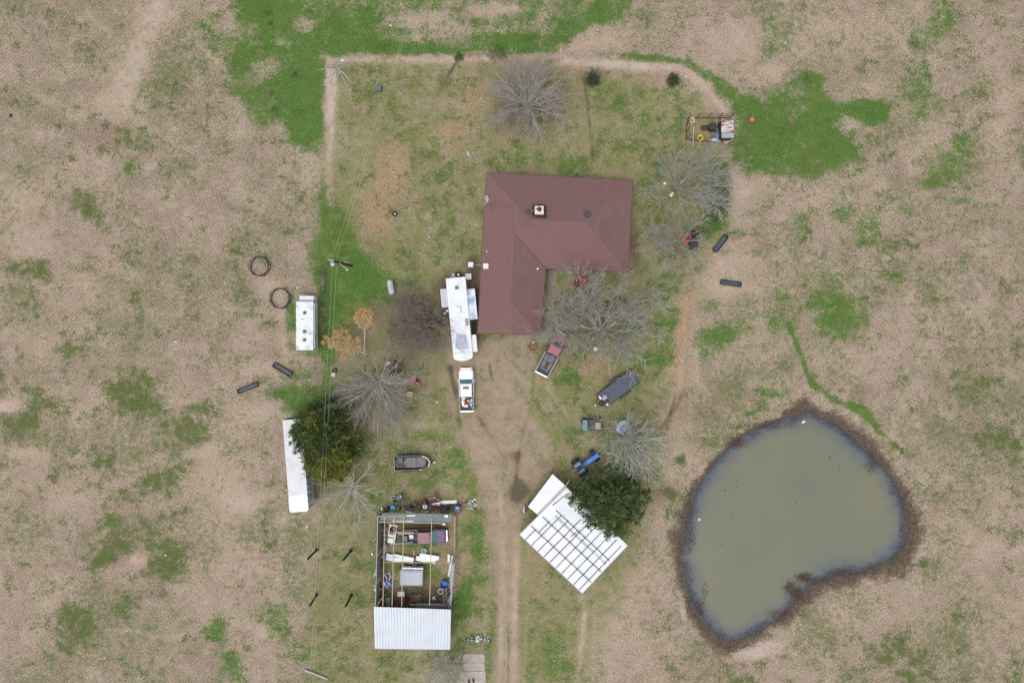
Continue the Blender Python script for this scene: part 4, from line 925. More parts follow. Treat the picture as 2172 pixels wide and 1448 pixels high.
P_red = pm("faded_red_paint", lin(136, 82, 88), .55, var=.22, scale=1.5, dirt=(.25, .13, .12), dirt_amt=.35)
P_redroof = pm("sunbleached_red_paint", lin(160, 102, 107), .55, var=.12)
ra = bearing(1146, 793, 1191, 706)
t2, X, hw = pickup("pickup_truck", "faded red pickup with dark bed and white rails beneath the big oak", 1171, 750, ra, 6.3, 2.05, P_red, P_redroof, (.21, .31, .5), pm("white_bed_rail", (.38, .38, .40), .6))
def inbed(t, name, label, cat, x, y, mb, mat, bev=.02, z=.68):
    o = mb.build(name, mat, None, bev=bev); c, q = math.cos(t.rotation_euler.z), math.sin(t.rotation_euler.z)
    o.location = (t.location.x + x * c - y * q, t.location.y + x * q + y * c, t.location.z + z); o.rotation_euler = (0, 0, t.rotation_euler.z)
    return tag(o, label, cat)
inbed(t2, "toolbox_tray", "cluttered grey wire crate behind the red pickup's cab", "crate", -.75, .05, MB().box((0, 0, .15), (.95, 1.5, .3)).box((.1, .3, .34), (.4, .3, .1)).box((-.1, -.4, .34), (.5, .4, .1), .4), pm("wire_grey", (.14, .15, .17), .6, .3, var=.5, scale=9))
inbed(t2, "grey_carton", "grey-brown carton on the left side of the red pickup's bed", "box", -1.7, .42, MB().box((0, 0, .2), (.8, .55, .4)), pm("grey_card", (.20, .16, .15), .8))
inbed(t2, "brown_carton", "reddish-brown carton on the right side of the red pickup's bed", "box", -1.75, -.5, MB().box((0, 0, .2), (.9, .5, .4)), pm("brown_card", (.24, .14, .11), .8))
inbed(t2, "pipe_length", "pale thin pipe laid across the red pickup's bed near the tailgate", "pipe", -2.45, 0, MB().tube([(.1, .7, .25), (0, -.7, .2)], .03, 6), M_alu)

P_purple = pm("purple_brown_paint", lin(92, 70, 104), .45, var=.15, scale=1.2, dirt=(.16, .11, .13), dirt_amt=.4)
P_pinkroof = pm("peeling_roof_paint", lin(150, 112, 118), .6, var=.2, scale=2.5, dirt=(.22, .14, .15), dirt_amt=.5)
t3, X, hw = pickup("pickup_truck", "purple pickup with peeling roof parked inside the open barn frame", 899.5, 1137.5, rad(1.5), 6.2, 1.95, P_purple, P_pinkroof, (.215, .355, .63), pm("grey_purple_rail", (.16, .15, .19), .5), bumper=M_dark)
MB().box((3.12, 0, .78), (.1, 1.5, .16)).build("grille_bar", M_chrome, t3)
inbed(t3, "plank_bundle", "split tan planks hanging out of the purple pickup's bed", "plank", -2.6, .62, MB().box((0, 0, .15), (2.3, .22, .08), -.06).box((.1, -.13, .2), (2.2, .16, .06), .04), M_newwood, z=.85)
inbed(t3, "long_batten", "long thin tan batten on the right rail of the purple pickup's bed", "batten", -2.8, -.8, MB().box((0, 0, .25), (2.6, .1, .06), .09), M_newwood, z=.85)
inbed(t3, "plastic_chair", "upturned white plastic chair in the purple pickup's bed", "chair", -1.75, .05, MB().box((0, 0, .35), (.55, .5, .07), .15).tube([(-.25, .25, .35), (-.45, .4, .1)], .04, 5).tube([(.2, .2, .35), (.35, .3, 0)], .04, 5).tube([(.2, -.2, .35), (.3, -.35, 0)], .04, 5).box((-.02, -.25, .42), (.4, .1, .06)), M_white)
inbed(t3, "teal_cooler", "teal box near the tailgate of the purple pickup", "box", -2.55, -.2, MB().box((0, 0, .22), (.45, .8, .44)), pm("teal_plastic", lin(72, 118, 128), .5))
inbed(t3, "black_bin", "black bin on the ground behind the purple pickup's tailgate", "bin", -3.55, -.05, MB().box((0, 0, .3), (.5, .85, .6), 0, (1.1, 1.1)), M_black, z=.02)

# ------------------------------------------------------------------ long white travel trailer by the house
def rv():
    a = bearing(965.5, 588, 982.5, 763)
    t = thing("travel_trailer", "long white fifth-wheel trailer with three side rooms beside the house", "trailer", 974.5, 676, a, zp=3.4)
    L, W = 11.1, 2.62; h = W / 2
    nose = [(-L / 2, -h), (L / 2 - .5, -h), (L / 2 - .12, -h * .9), (L / 2 + .12, -h * .35), (L / 2 + .16, 0), (L / 2 + .12, h * .35), (L / 2 - .12, h * .9), (L / 2 - .5, h), (-L / 2, h)]
    MB().prism([(-L / 2, -h), (L / 2 - 2.7, -h), (L / 2 - 2.7, h), (-L / 2, h)], .6, 3.3).prism([(L / 2 - 2.69, -h), *nose[1:-1], (L / 2 - 2.69, h)], 1.6, 3.3).build("body", M_white, t, bev=.05)
    rp = MB().prism([(-L / 2 - .02, -h - .02), *nose[1:-1], (-L / 2 - .02, h + .02)], 3.3, 3.42)
    roof = rp.build("roof", M_whiteroof, t, bev=.04)
    MB().box((L / 2 - 1.0, 0, 3.43), (.07, W * .98, .03)).build("seam", pm("roof_sealant", (.52, .5, .42), .8), roof)
    MB().prism([(L / 2 - 1.5, -h * .72), (L / 2 - 1.5, h * .72), (L / 2 - 3.4, h * .5), (L / 2 - 3.4, -h * .5)][::-1], 3.42, 3.445).build("roof_skylight", pm("grey_roof_patch", (.38, .43, .52), .5, var=.2, scale=2), roof)
    MB().box((-L / 2 + 1.35, .05, 3.47), (.46, .44, .12)).build("roof_vent", pm("vent_dark", (.12, .13, .15), .5), roof, bev=.02)
    MB().box((-L / 2 + 4.35, -.05, 3.6), (.95, .8, .32), 0, (.9, .88)).build("roof_air_conditioner", M_white, roof, bev=.06)
    MB().box((-L / 2 + 5.6, .02, 3.46), (.35, .6, .08)).build("hatch", M_white, roof, bev=.03)
    ra_ = MB()
    for y in (-.1, .12): ra_.box((-L / 2 + 6.1, h - .35 + y, 3.48), (1.0, .05, .06))
    for x in (-.3, 0, .3): ra_.box((-L / 2 + 6.1 + x, h - .34, 3.5), (.06, .5, .06))
    ra_.build("roof_rack", M_dark, roof)
    tarp = NT("blue_stained_cover"); n = tarp.noise(.9, 5, .65)
    tarp.set(Base_Color=tarp.mix(tarp.mr(n, .5, .62), (.66, .7, .74), (.20, .36, .52)), Roughness=.5)
    for nm, x0, x1, s, d, mat in (("slide_out", -L / 2 + 1.7, -L / 2 + 5.75, 1, 1.05, tarp.m), ("slide_out", L / 2 - 3.2, L / 2 - .95, 1, .62, M_whiteroof), ("slide_out", -L / 2 + 1.35, -L / 2 + 3.75, -1, .85, pm("dull_grey_roof", (.47, .49, .52), .6, var=.1))):
        y0, y1 = (h, h + d) if s > 0 else (-h - d, -h)
        o = MB().box(((x0 + x1) / 2, (y0 + y1) / 2, 1.9), (x1 - x0, y1 - y0, 2.1)).build(nm, M_white, t, bev=.03)
        MB().box(((x0 + x1) / 2, (y0 + y1) / 2, 2.98), (x1 - x0 + .08, y1 - y0 + .04, .08)).build("topper", mat, o)
        MB().cyl((x0, (y1 if s > 0 else y0), 3.0), (x1, (y1 if s > 0 else y0), 3.0), .07, n=8).build("awning_roller", M_white, o)
    for x in (-.9, .0):
        for s in (-1, 1): wheel(t, x - .6, s * (h - .16), .38, .24)
    for s in (-1, 1): MB().box((L / 2 - 3.0, s * (h - .35), .75), (.12, .12, 1.5)).build("landing_leg", M_steel, t)
    MB().box((L / 2 - 1.4, 0, 1.1), (.35, .35, .9)).build("hitch_pin", M_dark, t)
    w = MB().ring((0, 0, 0), .30, .13, 20, 8).build("spare_wheel", M_tyre, t, True); w.location = (-L / 2 - .62, .27, .95)
    r = MB().lathe([(0, .05), (.1, .08), (.27, .04), (.27, -.06), (0, -.06)], n=16)
    for i in range(5):
        c = rad(72 * i + 18); r.box((.17 * math.cos(c), .17 * math.sin(c), .065), (.09, .07, .02), c, m=1)
    r.build("rim", [M_white, M_black], w)
    MB().box((-L / 2 - .28, -.2, .75), (.4, 1.5, .1)).build("rear_rack", M_steel, t)
    return t, L
rv_t, RL = rv()
inbed(rv_t, "cooler_box", "small pink-lidded cooler on the long trailer's rear rack", "cooler", -RL / 2 - .62, -.42, MB().box((0, 0, .2), (.42, .38, .4)).box((0, 0, .42), (.46, .4, .05)), pm("pink_plastic_pale", (.75, .42, .45), .5), z=.8)
inbed(rv_t, "blue_bundle", "blue and white folded bundle on the long trailer's rear rack", "bundle", -RL / 2 - .24, -.42, MB().box((0, -.35, .12), (.28, .5, .24)).box((0, .1, .14), (.26, .6, .2)), pm("bundle_cloth", (.32, .36, .62), .8, var=.5), z=.8)
inbed(rv_t, "wooden_handle", "pale stick leaning off the long trailer's rear rack", "stick", -RL / 2 - .6, -.85, MB().tube([(.25, .15, 0), (-.25, -.1, .3)], .04, 6), M_newwood, z=.8)
inbed(rv_t, "gas_bottles", "dark gas bottle cluster beside the long trailer's small grey side room", "gas bottles", -RL / 2 + 4.3, -1.95, MB().box((0, 0, .4), (.9, .9, .8)).lathe([(0, .8), (.18, .9), (.18, 1.1), (.06, 1.2), (0, 1.2)], (-.1, .2, 0), 12, 1).lathe([(0, .8), (.16, .9), (.16, 1.1), (0, 1.15)], (.2, -.15, 0), 12, 1), [M_black, M_white], z=0)

# ------------------------------------------------------------------ old camper in the field
def camper():
    t = thing("camper_trailer", "boxy old white camper with blackened roof by the hay rings", "trailer", 646.5, 690, rad(90), zp=2.7)
    L, W = 6.6, 2.32; h = W / 2
    MB().box((0, 0, 1.6), (L - .1, W, 2.2)).build("body", pm("camper_white", (.66, .69, .72), .45, var=.08), t, bev=.04)
    MB().box((L / 2 + .42, -.05, 1.3), (.85, W - .2, 1.5), 0, (.85, .96)).build("front_nose", M_white, t, bev=.12)
    mr = NT("mildewed_roof"); n = mr.noise(.7, 6, .7); m2 = mr.noise(3, 5, .7)
    mr.set(Base_Color=mr.mix(mr.mr(m2, .57, .7, 0, .6), mr.mix(mr.mr(n, .5, .68, 0, .75), (.74, .77, .80), (.24, .25, .27)), (.2, .2, .21)), Roughness=.6)
    roof = MB().box((-.05, 0, 2.74), (L, W + .04, .1)).build("roof", mr.m, t, bev=.03)
    MB().tube([(L / 2 - .05, -h, 2.78), (L / 2 - .05, h, 2.78)], .06, 6).build("roof_edge", pm("edge_grey", (.3, .33, .35), .5), roof)
    for x in (1.7, -.8, -1.95): MB().box((x, -.02, 2.83), (.42, .42, .1)).build("roof_vent", pm("vent_brown", (.10, .09, .095), .6), roof, bev=.02)
    MB().box((1.6, -h - .03, 2.0), (1.3, .04, .5)).box((-1.6, -h - .03, 2.0), (1.2, .04, .5)).build("window", M_glass, t)
    MB().box((-.1, -h - .03, 1.5), (.7, .04, 1.7)).build("door", pm("camper_door", (.52, .56, .58), .5), t)
    MB().tube([(-3.1, -h - .12, 2.55), (3.0, -h - .12, 2.55)], .08, 8).build("awning_roller", pm("awning_grey", (.5, .54, .56), .6), t)
    MB().tube([(L / 2 + .4, .5, .5), (L / 2 + 1.5, 0, .5), (L / 2 + .4, -.5, .5)], .05, 6).build("drawbar", M_dark, t)
    for x in (-.4, -1.2):
        for s in (-1, 1): wheel(t, x, s * (h - .16), .34, .22)
camper()

# ------------------------------------------------------------------ white semi-trailer body under the cedar
def box_trailer():
    a = bearing(623, 1083, 617, 888)
    t = thing("box_trailer", "long white box trailer partly hidden under the dark cedar", "trailer", 627, 987, bearing(634, 1083, 619, 889), zp=4.0)
    L, W, Z = 12.35, 2.5, 4.0; h = W / 2
    MB().prism(rrect(-L / 2, L / 2, -h, h, .3), .95, Z - .03).build("body", pm("trailer_side", (.58, .66, .71), .5, .1, var=.1, dirt=(.2, .22, .24), dirt_amt=.4), t)
    rfm = pm("chalky_white_roof", (.66, .67, .70), .6, var=.07, scale=.5, dirt=(.42, .4, .38), dirt_amt=.4)
    MB().prism(rrect(-L / 2 + 2.2, L / 2, -h - .02, h + .02, .1), Z - .02, Z + .03).build("roof", rfm, t)
    MB().prism(rrect(-L / 2 - .02, -L / 2 + 2.22, -h - .02, h + .02, .3), Z - .02, Z + .045).build("front_cap", pm("clean_white_roof", (.84, .86, .88), .5, var=.03), t)
    rb = MB()
    for i in range(16): rb.box((-L / 2 + .5 + i * .76, -h - .03, 2.5), (.035, .04, 3.0))
    rb.build("side_rib", pm("rib_dark", (.05, .09, .13), .6), t)
    pt = MB(); rr = random.Random(8)
    for i in range(13):
        x = -L / 2 + .9 + i * .76
        if i in (1, 2, 3, 4, 5, 7, 9, 10):
            pt.box((x, -h - .012, 2.3 + rr.uniform(-.3, .3)), (.16, .02, 1.4)); pt.box((x + .2, -h - .012, 2.6), (.12, .02, rr.uniform(.5, 1.3)))
            if i % 2: pt.box((x + .06, -h - .014, 3.0), (.4, .02, .2))
    pt.build("faded_lettering", pm("faded_blue_grey", (.20, .29, .34), .6, var=.4, scale=4), t)
    MB().lathe([(0, .12), (.1, .1), (.12, 0)], (-L / 2 + 4.3, -.55, Z + .02), 12).build("roof_vent", M_white, t)
    MB().box((L / 2 + .04, 0, 2.5), (.08, W * .96, 2.9)).build("door", M_rust, t)
    for x in (L / 2 - 2.4, L / 2 - 1.2):
        for s in (-1, 1): wheel(t, x, s * (h - .2), .5, .3)
    for s in (-1, 1): MB().box((-L / 2 + 2.5, s * (h - .4), .5), (.15, .15, 1.0)).build("landing_leg", M_dark, t)
box_trailer()

# ------------------------------------------------------------------ flatbed, boat, tractor, buggy
def flatbed():
    a = bearing(1276, 850, 1344, 800)
    t = thing("flatbed_trailer", "black flat-deck trailer parked aslant under the oak's south branches", "trailer", 1311, 824, a, zp=.8)
    L, W = 5.85, 2.1
    dk = NT("slate_deck"); dk.set(Base_Color=dk.mix(dk.mr(dk.noise(1.2, 5), .35, .7), lin(62, 72, 86), lin(74, 84, 96)), Roughness=.55)
    MB().prism([(-L / 2, -W / 2), (L / 2 - .5, -W / 2), (L / 2 - .5, W / 2), (-L / 2, W / 2)], .68, .8).prism([(L / 2 - .49, -W / 2), (L / 2 + .1, -W / 2 + .02), (L / 2 + .1, W / 2 - .02), (L / 2 - .49, W / 2)], .6, .74).build("deck", dk.m, t)
    MB().tube([(-L / 2, -W / 2, .78), (L / 2, -W / 2, .78), (L / 2, W / 2, .78), (-L / 2, W / 2, .78)], .05, 4, closed=True).build("side_rail", M_dark, t)
    for s in (-1, 1):
        MB().box((.35, s * (W / 2 + .2), .72), (1.75, .32, .06)).box((-.55, s * (W / 2 + .2), .6), (.06, .32, .3)).box((1.25, s * (W / 2 + .2), .6), (.06, .32, .3)).build("fender", M_dark, t, bev=.03)
        for x in (-.05, .75): wheel(t, x, s * (W / 2 + .2), .33, .22)
    MB().tube([(-L / 2, .7, .6), (-L / 2 - 1.0, 0, .55), (-L / 2, -.7, .6)], .06, 6).build("drawbar", M_dark, t)
    MB().box((-L / 2 - .95, 0, .55), (.25, .14, .14)).build("coupler", M_alu, t)
    return t
fb = flatbed()
inbed(fb, "coiled_pump", "grey pump with coiled hose on the flat-deck trailer's front corner", "pump", -2.3, .12, MB().box((0, 0, .2), (.6, .5, .4)).ring((.12, .12, .3), .3, .07), pm("pump_grey", (.32, .32, .38), .5, .3, var=.4), z=.8)
inbed(fb, "spare_wheel", "spare wheel with white rim standing on the flat-deck trailer's drawbar", "wheel", -3.05, -.25, MB().ring((0, 0, .3), .28, .12), M_tyre, z=.5)
inbed(fb, "white_canister", "oblong white canister on the front edge of the flat-deck trailer", "canister", -2.75, .5, MB().box((0, 0, .12), (.25, .5, .24)), M_white, z=.8)
inbed(fb, "white_tin", "square white tin at the outer front corner of the flat-deck trailer", "tin", -2.5, -.85, MB().box((0, 0, .12), (.32, .3, .24)), M_white, z=.8)
inbed(fb, "engine_block", "dark oily engine part on the flat-deck trailer beside the pump", "engine", -2.35, -.4, MB().box((0, 0, .22), (.45, .5, .44)).cyl((.1, .1, .44), (.1, .1, .6), .12), pm("oily_metal", (.05, .035, .035), .5, .4, var=.5), z=.8)

def boat():
    a = rad(2.5)
    t = thing("boat_trailer", "dark boat trailer carrying the weathered grey jon boat", "trailer", 875, 981, a, zp=.6)
    MB().tube([(-2.3, -.85, .5), (2.0, -.8, .5), (2.75, 0, .5), (2.0, .8, .5), (-2.3, .85, .5)], .06, 6, closed=True).build("frame", M_dark, t)
    for s in (-1, 1):
        MB().box((-.2, s * 1.08, .7), (2.3, .26, .05)).build("fender", M_dark, t, bev=.02)
        wheel(t, -.5, s * 1.06, .3, .2)
    MB().tube([(2.6, 0, .5), (3.05, -.05, .5)], .06, 6).build("tongue", M_dark, t)
    MB().box((3.0, -.08, .5), (.3, .12, .1), .6).build("coupler", M_alu, t)
    b = thing("jon_boat", "weathered aluminium jon boat with plank deck on its trailer", "boat", 873, 981, a, zp=1.1, z=.55)
    def sec(x, w, wb, z0, z1): return [(x, -w, z1), (x, -wb, z0), (x, wb, z0), (x, w, z1)]
    hull = [sec(-2.35, .95, .8, .1, .62), sec(-1, .98, .82, .08, .64), sec(.6, .98, .8, .08, .66), sec(1.6, .86, .62, .14, .7), sec(2.2, .58, .34, .28, .74), sec(2.5, .2, .1, .45, .76)]
    m = MB(); [m.add(hull[i] + hull[i + 1], [(j, j + 1, j + 5, j + 4) for j in range(3)]) for i in range(5)]; m.add(hull[0], [(0, 1, 2, 3)]); m.build("hull", pm("green_grey_hull", (.03, .036, .04), .5, .3, var=.3), b)
    g = MB(); edge = [(x, -w, z) for x, w, z in ((-2.35, .95, .62), (-1, .98, .64), (.6, .98, .66), (1.6, .86, .7), (2.2, .58, .74), (2.5, .2, .76))]
    g.tube(edge, .045, 5); g.tube([(x, -y, z) for x, y, z in edge], .045, 5); g.tube([(-2.35, -.95, .62), (-2.35, .95, .62)], .05, 5); g.build("gunwale", M_steel, b)
    rim = MB()
    for s in (1,):
        rim.tube([(1.55, .88, .74), (2.0, .72, .78), (2.35, .42, .8), (2.53, 0, .81), (2.45, -.35, .8), (2.25, -.6, .78)], .09, 6)
    rim.build("bow_rim", pm("cream_bow", (.62, .62, .54), .6), b)
    wd = NT("weathered_planks"); mp = wd.n.new("ShaderNodeMapping"); mp.inputs["Scale"].default_value = (9, .6, 1); wd.l.new(wd.co(), mp.inputs[0])
    wd.set(Base_Color=wd.mix(wd.mr(wd.noise(1, 4, .6, mp.outputs[0]), .35, .65), lin(98, 92, 92), lin(136, 130, 126)), Roughness=.85)
    MB().prism([(-.95, -.3), (-.6, -.68), (1.6, -.72), (1.95, -.45), (1.95, .45), (1.6, .72), (-.6, .7), (-.95, .3), (-1.1, 0)], .3, .4).build("deck", wd.m, b)
    MB().box((-2.05, 0, .2), (.5, 1.4, .04)).build("stern_floor", M_black, b)
    MB().box((-1.55, .4, .3), (.7, .8, .25)).build("stern_seat", pm("dark_teal", (.03, .08, .10), .5, var=.4), b)
    oars = MB()
    for i in range(5): oars.tube([(-2.3, -.45 + i * .2, .5), (-2.0, -.3 + i * .2, .48)], .02, 4)
    oars.build("rod_holder", M_alu, b)
    tk = MB().box((.9, -1.05, .3), (.5, .2, .14)).box((.55, -1.08, .3), (.25, .15, .1)); tk.build("trim_piece", M_white, t)
    MB().box((-.9, 1.1, .45), (.3, .16, .12)).build("side_light", M_white, t)
boat()

def tractor():
    a = bearing(1228, 993, 1262, 969)
    t = thing("tractor", "blue farm tractor with large rear wheels beside the white canopy", "tractor", 1244, 981, a, zp=1.2)
    MB().box((1.0, 0, 1.12), (2.05, .74, .55), 0, (.98, .86)).build("hood", M_blue, t, bev=.06)
    MB().box((.85, 0, .72), (2.5, .46, .4)).build("engine", M_dark, t)
    MB().box((-.95, 0, .75), (.9, .62, .4)).build("transmission", pm("tractor_blue_dark", (.02, .09, .22), .5), t)
    MB().box((-.25, 0, 1.15), (.45, .6, .3)).build("dashboard", pm("dash_blue", (.04, .14, .34), .4), t, bev=.04)
    MB().ring((-.5, 0, 1.45), .2, .025, 18, 5).build("steering_wheel", M_black, t)
    st = MB().box((-1.15, 0, 1.05), (.5, .5, .12)).box((-1.42, 0, 1.28), (.1, .5, .4)); st.build("seat", pm("seat_blue", (.02, .06, .16), .6), t, bev=.05)
    for s in (-1, 1):
        f = MB(); f.box((-1.15, s * .62, 1.32), (.95, .34, .06)).box((-.68, s * .62, 1.12), (.06, .34, .4), 0); f.build("fender", pm("fender_blue", (.03, .16, .40), .4), t, bev=.03)
        MB().tube([(-.75, s * .44, 1.42), (-1.2, s * .46, 1.46), (-1.6, s * .46, 1.4)], .045, 6).build("fender_rail", M_white, t)
        wheel(t, -1.15, s * .98, .68, .42); wheel(t, 1.45, s * .72, .4, .24)
        MB().cyl((2.02, s * .3, 1.15), (2.06, s * .3, 1.15), .1, n=10).build("headlight", M_chrome, t)
        MB().tube([(-1.6, s * .3, .7), (-2.3, s * .38, .55)], .05, 5).build("lift_arm", M_dark, t)
    MB().tube([(1.3, .28, 1.3), (1.3, .28, 1.85)], .05, 8).build("exhaust", M_dark, t)
    MB().tube([(1.45, -.6, .5), (1.45, .6, .5)], .07, 6).build("front_axle", M_dark, t)
    MB().box((.55, 0, 1.41), (.3, .1, .03)).build("filler_cap", pm("pale_blue", (.25, .45, .75), .4), t)
    o = thing("hay_spear", "thin dark rear implement bars behind the blue tractor", "implement", 1226, 998, a)
    MB().tube([(.2, -.9, .4), (.2, .9, .4)], .05, 5).tube([(.2, .9, .4), (-.9, 1.0, .3), (-1.3, .75, .1)], .04, 5).tube([(.2, -.9, .4), (-.8, -.7, .25)], .04, 5).build("frame", M_rust, o)
tractor()

def buggy():
    t = thing("utility_buggy", "dark utility buggy with teal roof panel and beige seat under the bare tree", "buggy", 1255.5, 901, rad(181), zp=.9)
    MB().prism(rrect(-1.45, 1.45, -.78, .78, .18), .4, .85).build("body", pm("buggy_dark", (.05, .055, .075), .5, var=.4, scale=3), t, bev=.05)
    MB().prism(rrect(.65, 1.3, -.72, .72, .14), 1.0, 1.07).build("windscreen", M_teal, t)
    MB().prism(rrect(.62, 1.35, -.76, .76, .16), .85, .99).build("hood", pm("buggy_green", (.03, .07, .075), .4), t, bev=.03)
    MB().box((-.82, .12, .98), (.75, .9, .2)).box((-.78, .12, 1.09), (.45, .7, .04)).build("seat", M_beige, t, bev=.06)
    fr = MB()
    for s in (-1, 1): fr.tube([(.7, s * .74, .85), (.45, s * .7, 1.3), (-.4, s * .7, 1.32), (-1.35, s * .72, .95)], .03, 6)
    fr.tube([(.45, -.7, 1.3), (.45, .7, 1.3)], .03, 6); fr.build("roll_cage", M_dark, t)
    MB().box((-1.1, -.72, 1.0), (.9, .06, .1)).build("rail", pm("rail_grey", (.5, .47, .45), .5), t)
    for x in (.9, -.9):
        for s in (-1, 1): wheel(t, x, s * .74, .3, .24)
buggy()

def pedal_boat():
    t = thing("pedal_boat", "light blue and white pedal boat lying under the bare tree's edge", "boat", 1320.5, 906, rad(60), zp=.4)
    MB().prism([(-.95, -.62), (.55, -.75), (1.0, -.35), (1.05, .3), (.6, .72), (-.75, .75), (-1.05, .2)], .02, .42, [(-.88, -.55), (.5, -.66), (.92, -.3), (.96, .26), (.54, .64), (-.68, .66), (-.96, .16)]).build("hull", pm("pale_blue_hull", (.40, .52, .78), .4, var=.15, dirt=(.6, .6, .62), dirt_amt=.5), t, bev=.06)
    for x, y, r in ((-.55, -.15, .3), (.45, -.42, .24), (-.1, .15, .22)):
        MB().lathe([(0, .46), (r * .8, .44), (r, .5), (r, .4)], (x, y, 0), 16).build("seat", pm("mid_blue_seat", (.10, .30, .66), .4), t)
    MB().cyl((.12, .02, .4), (.12, .02, .62), .12, n=12).build("pedal_box", M_black, t)
    MB().tube([(-.5, .6, .44), (.8, .1, .44)], .05, 5).build("divider", M_white, t)
pedal_boat()

# ------------------------------------------------------------------ grey storage box in the barn, and the barn's clutter
def hutch():
    t = thing("cargo_box", "grey box trailer with pale rimmed lid standing in the barn frame", "trailer", 872.5, 1224, rad(-1), zp=1.5)
    MB().box((0, -.05, .8), (3.1, 2.0, 1.4)).build("body", pm("box_grey", (.42, .45, .5), .5, .15, var=.06), t, bev=.04)
    top = MB().box((-.1, -.15, 1.53), (2.75, 1.75, .06)).build("lid", pm("lid_bluegrey", (.40, .44, .51), .5, var=.06), t)
    MB().tube([(-1.55, -1.05, 1.55), (1.5, -1.05, 1.55), (1.5, .75, 1.55), (-1.55, .75, 1.55)], .07, 4, closed=True).tube([(1.15, -1.05, 1.57), (1.15, .75, 1.57)], .07, 4).build("rim", pm("rim_pale", (.60, .62, .66), .5, .1, var=.05), top)
    MB().prism([(-1.5, .8), (1.55, .78), (1.55, 1.2), (-1.35, 1.25)], .4, 1.2).build("front_panel", pm("pale_sheet", (.58, .62, .67), .4, .2), t)
    MB().prism([(-.15, 1.2), (.75, 1.2), (.6, 1.6), (.05, 1.6)], .3, .75).build("hitch_cover", M_black, t)
    wheel(t, -.1, -1.05, .33, .2); wheel(t, -.1, .95, .33, .2)
    for x, y in ((-.8, -.7), (.2, -.5), (.2, -.2), (.15, .1), (-.7, .1)): MB().lathe([(0, .02), (.05, .02), (.06, 0)], (x, y, 1.56), 8).build("rivet", M_steel, top)
hutch()

def golf_cart():
    t = thing("engine_hoist_cart", "stripped white cart body with a tyre on its tan floor by the barn wall", "cart", 831, 1133, rad(82), zp=.8)
    MB().prism(rrect(-1.3, 1.35, -.55, .55, .1), .3, .6).build("body", M_white, t, bev=.04)
    MB().prism(rrect(-.1, 1.0, -.42, .42, .25), .6, .68).build("floor", pm("tan_floor", (.36, .2, .12), .8), t)
    MB().box((-.85, .05, .75), (.7, .75, .25)).build("seat", M_white, t, bev=.05)
    MB().box((-.85, .45, .7), (.75, .06, .4)).build("seat_back", M_black, t)
    MB().tube([(1.3, -.75, .8), (1.35, .6, .8)], .06, 6).build("cross_bar", M_white, t)
    wheel(t, -.9, -.5, .25, .16); wheel(t, -.9, .5, .25, .16)
    w = MB().ring((0, 0, 0), .28, .13, 20, 8); single("loose_tyre", "black tyre resting on the stripped white cart", "tyre", 833.5, 1122, w, M_tyre, z=.95, zp=.9, smooth=True)
golf_cart()
def ladder(name, label, px, py, rot, L, W, mat, tilt, z):
    m = MB()
    for s in (-1, 1): m.tube([(-L / 2, s * W / 2, 0), (L / 2, s * W / 2, tilt)], .04, 5)
    n = int(L / .3)
    for i in range(n): x = -L / 2 + .15 + i * .3; m.tube([(x, -W / 2, (x / L + .5) * tilt), (x, W / 2, (x / L + .5) * tilt)], .03, 4)
    return single(name, label, "ladder", px, py, m, mat, rot, z=z)
ladder("ladder", "pale ladder leaning against the barn's east wall sheets", 945.5, 1264, bearing(943, 1248, 949, 1283), 2.6, .5, pm("pale_ladder", (.5, .42, .38), .7), .9, .3)
ladder("short_ladder", "short aluminium ladder on the cart side of the barn's west wall", 819, 1121, rad(12), 1.0, .4, M_alu, .2, .5)
single("blue_tub", "round deep blue tub with dark water inside the barn", "tub", 942, 1239, MB().lathe([(.4, 0), (.55, .9), (.5, .92), (.42, .35), (0, .3)], n=20), pm("cobalt_plastic", (.01, .10, .42), .4), zp=.8, smooth=True)
single("white_tyre_ring", "white-painted tyre on the barn floor next to the pale ladder", "tyre", 934.5, 1253, MB().ring((0, 0, .12), .34, .09), pm("white_rubber", (.62, .58, .56), .7), smooth=True)
single("culvert_pipe", "upright white pipe ring with black hole beside the metal sheets", "pipe", 899.5, 1168, MB().lathe([(.36, 0), (.36, .6), (.28, .6), (.28, .1), (0, .1)], n=18), [pm("grey_white_pipe", (.55, .56, .56), .6)], zp=.5)
single("pink_post", "short pinkish post lying above the metal sheets in the barn", "post", 878.5, 1171, MB().box((0, 0, .12), (.2, .75, .2)), pm("pink_wood", (.5, .3, .28), .8))
for i, (x0, y0, x1, y1, w, z, l) in enumerate(((820, 1178, 836, 1181, 14, .35, "pale blue folded sheet at the stack's west end"), (836, 1174, 879, 1182, 5, .5, "thin curved white sheet along the stack's north-west edge"),
        (833, 1184, 879, 1188, 10, .3, "broad white sheet lying west of the dark gap"), (883, 1181, 925, 1189, 10, .32, "broad white sheet lying east of the dark gap"), (891, 1175, 932, 1181, 9, .45, "upper white sheet at the stack's east end"))):
    L_ = math.hypot(x1 - x0, y1 - y0) / S; m = MB().sheet((-L_ / 2, -w / 30, 0), (-L_ / 2, w / 30, 0), (L_ / 2, w / 30, .05), (L_ / 2, -w / 30, .05), max(2, w // 3), .04)
    single("metal_sheet", l, "metal sheet", (x0 + x1) / 2, (y0 + y1) / 2, m, M_whitesheet if i else pm("blue_white_sheet", (.55, .62, .75), .4, .1), bearing(x0, y0, x1, y1), "loose roofing sheets stacked in the barn", z=z)
single("scrap_bar", "dark rusty bar across the gap between the white sheets", "bar", 880, 1185, MB().box((0, 0, .7), (.14, 1.3, .12), -.3), M_rust)
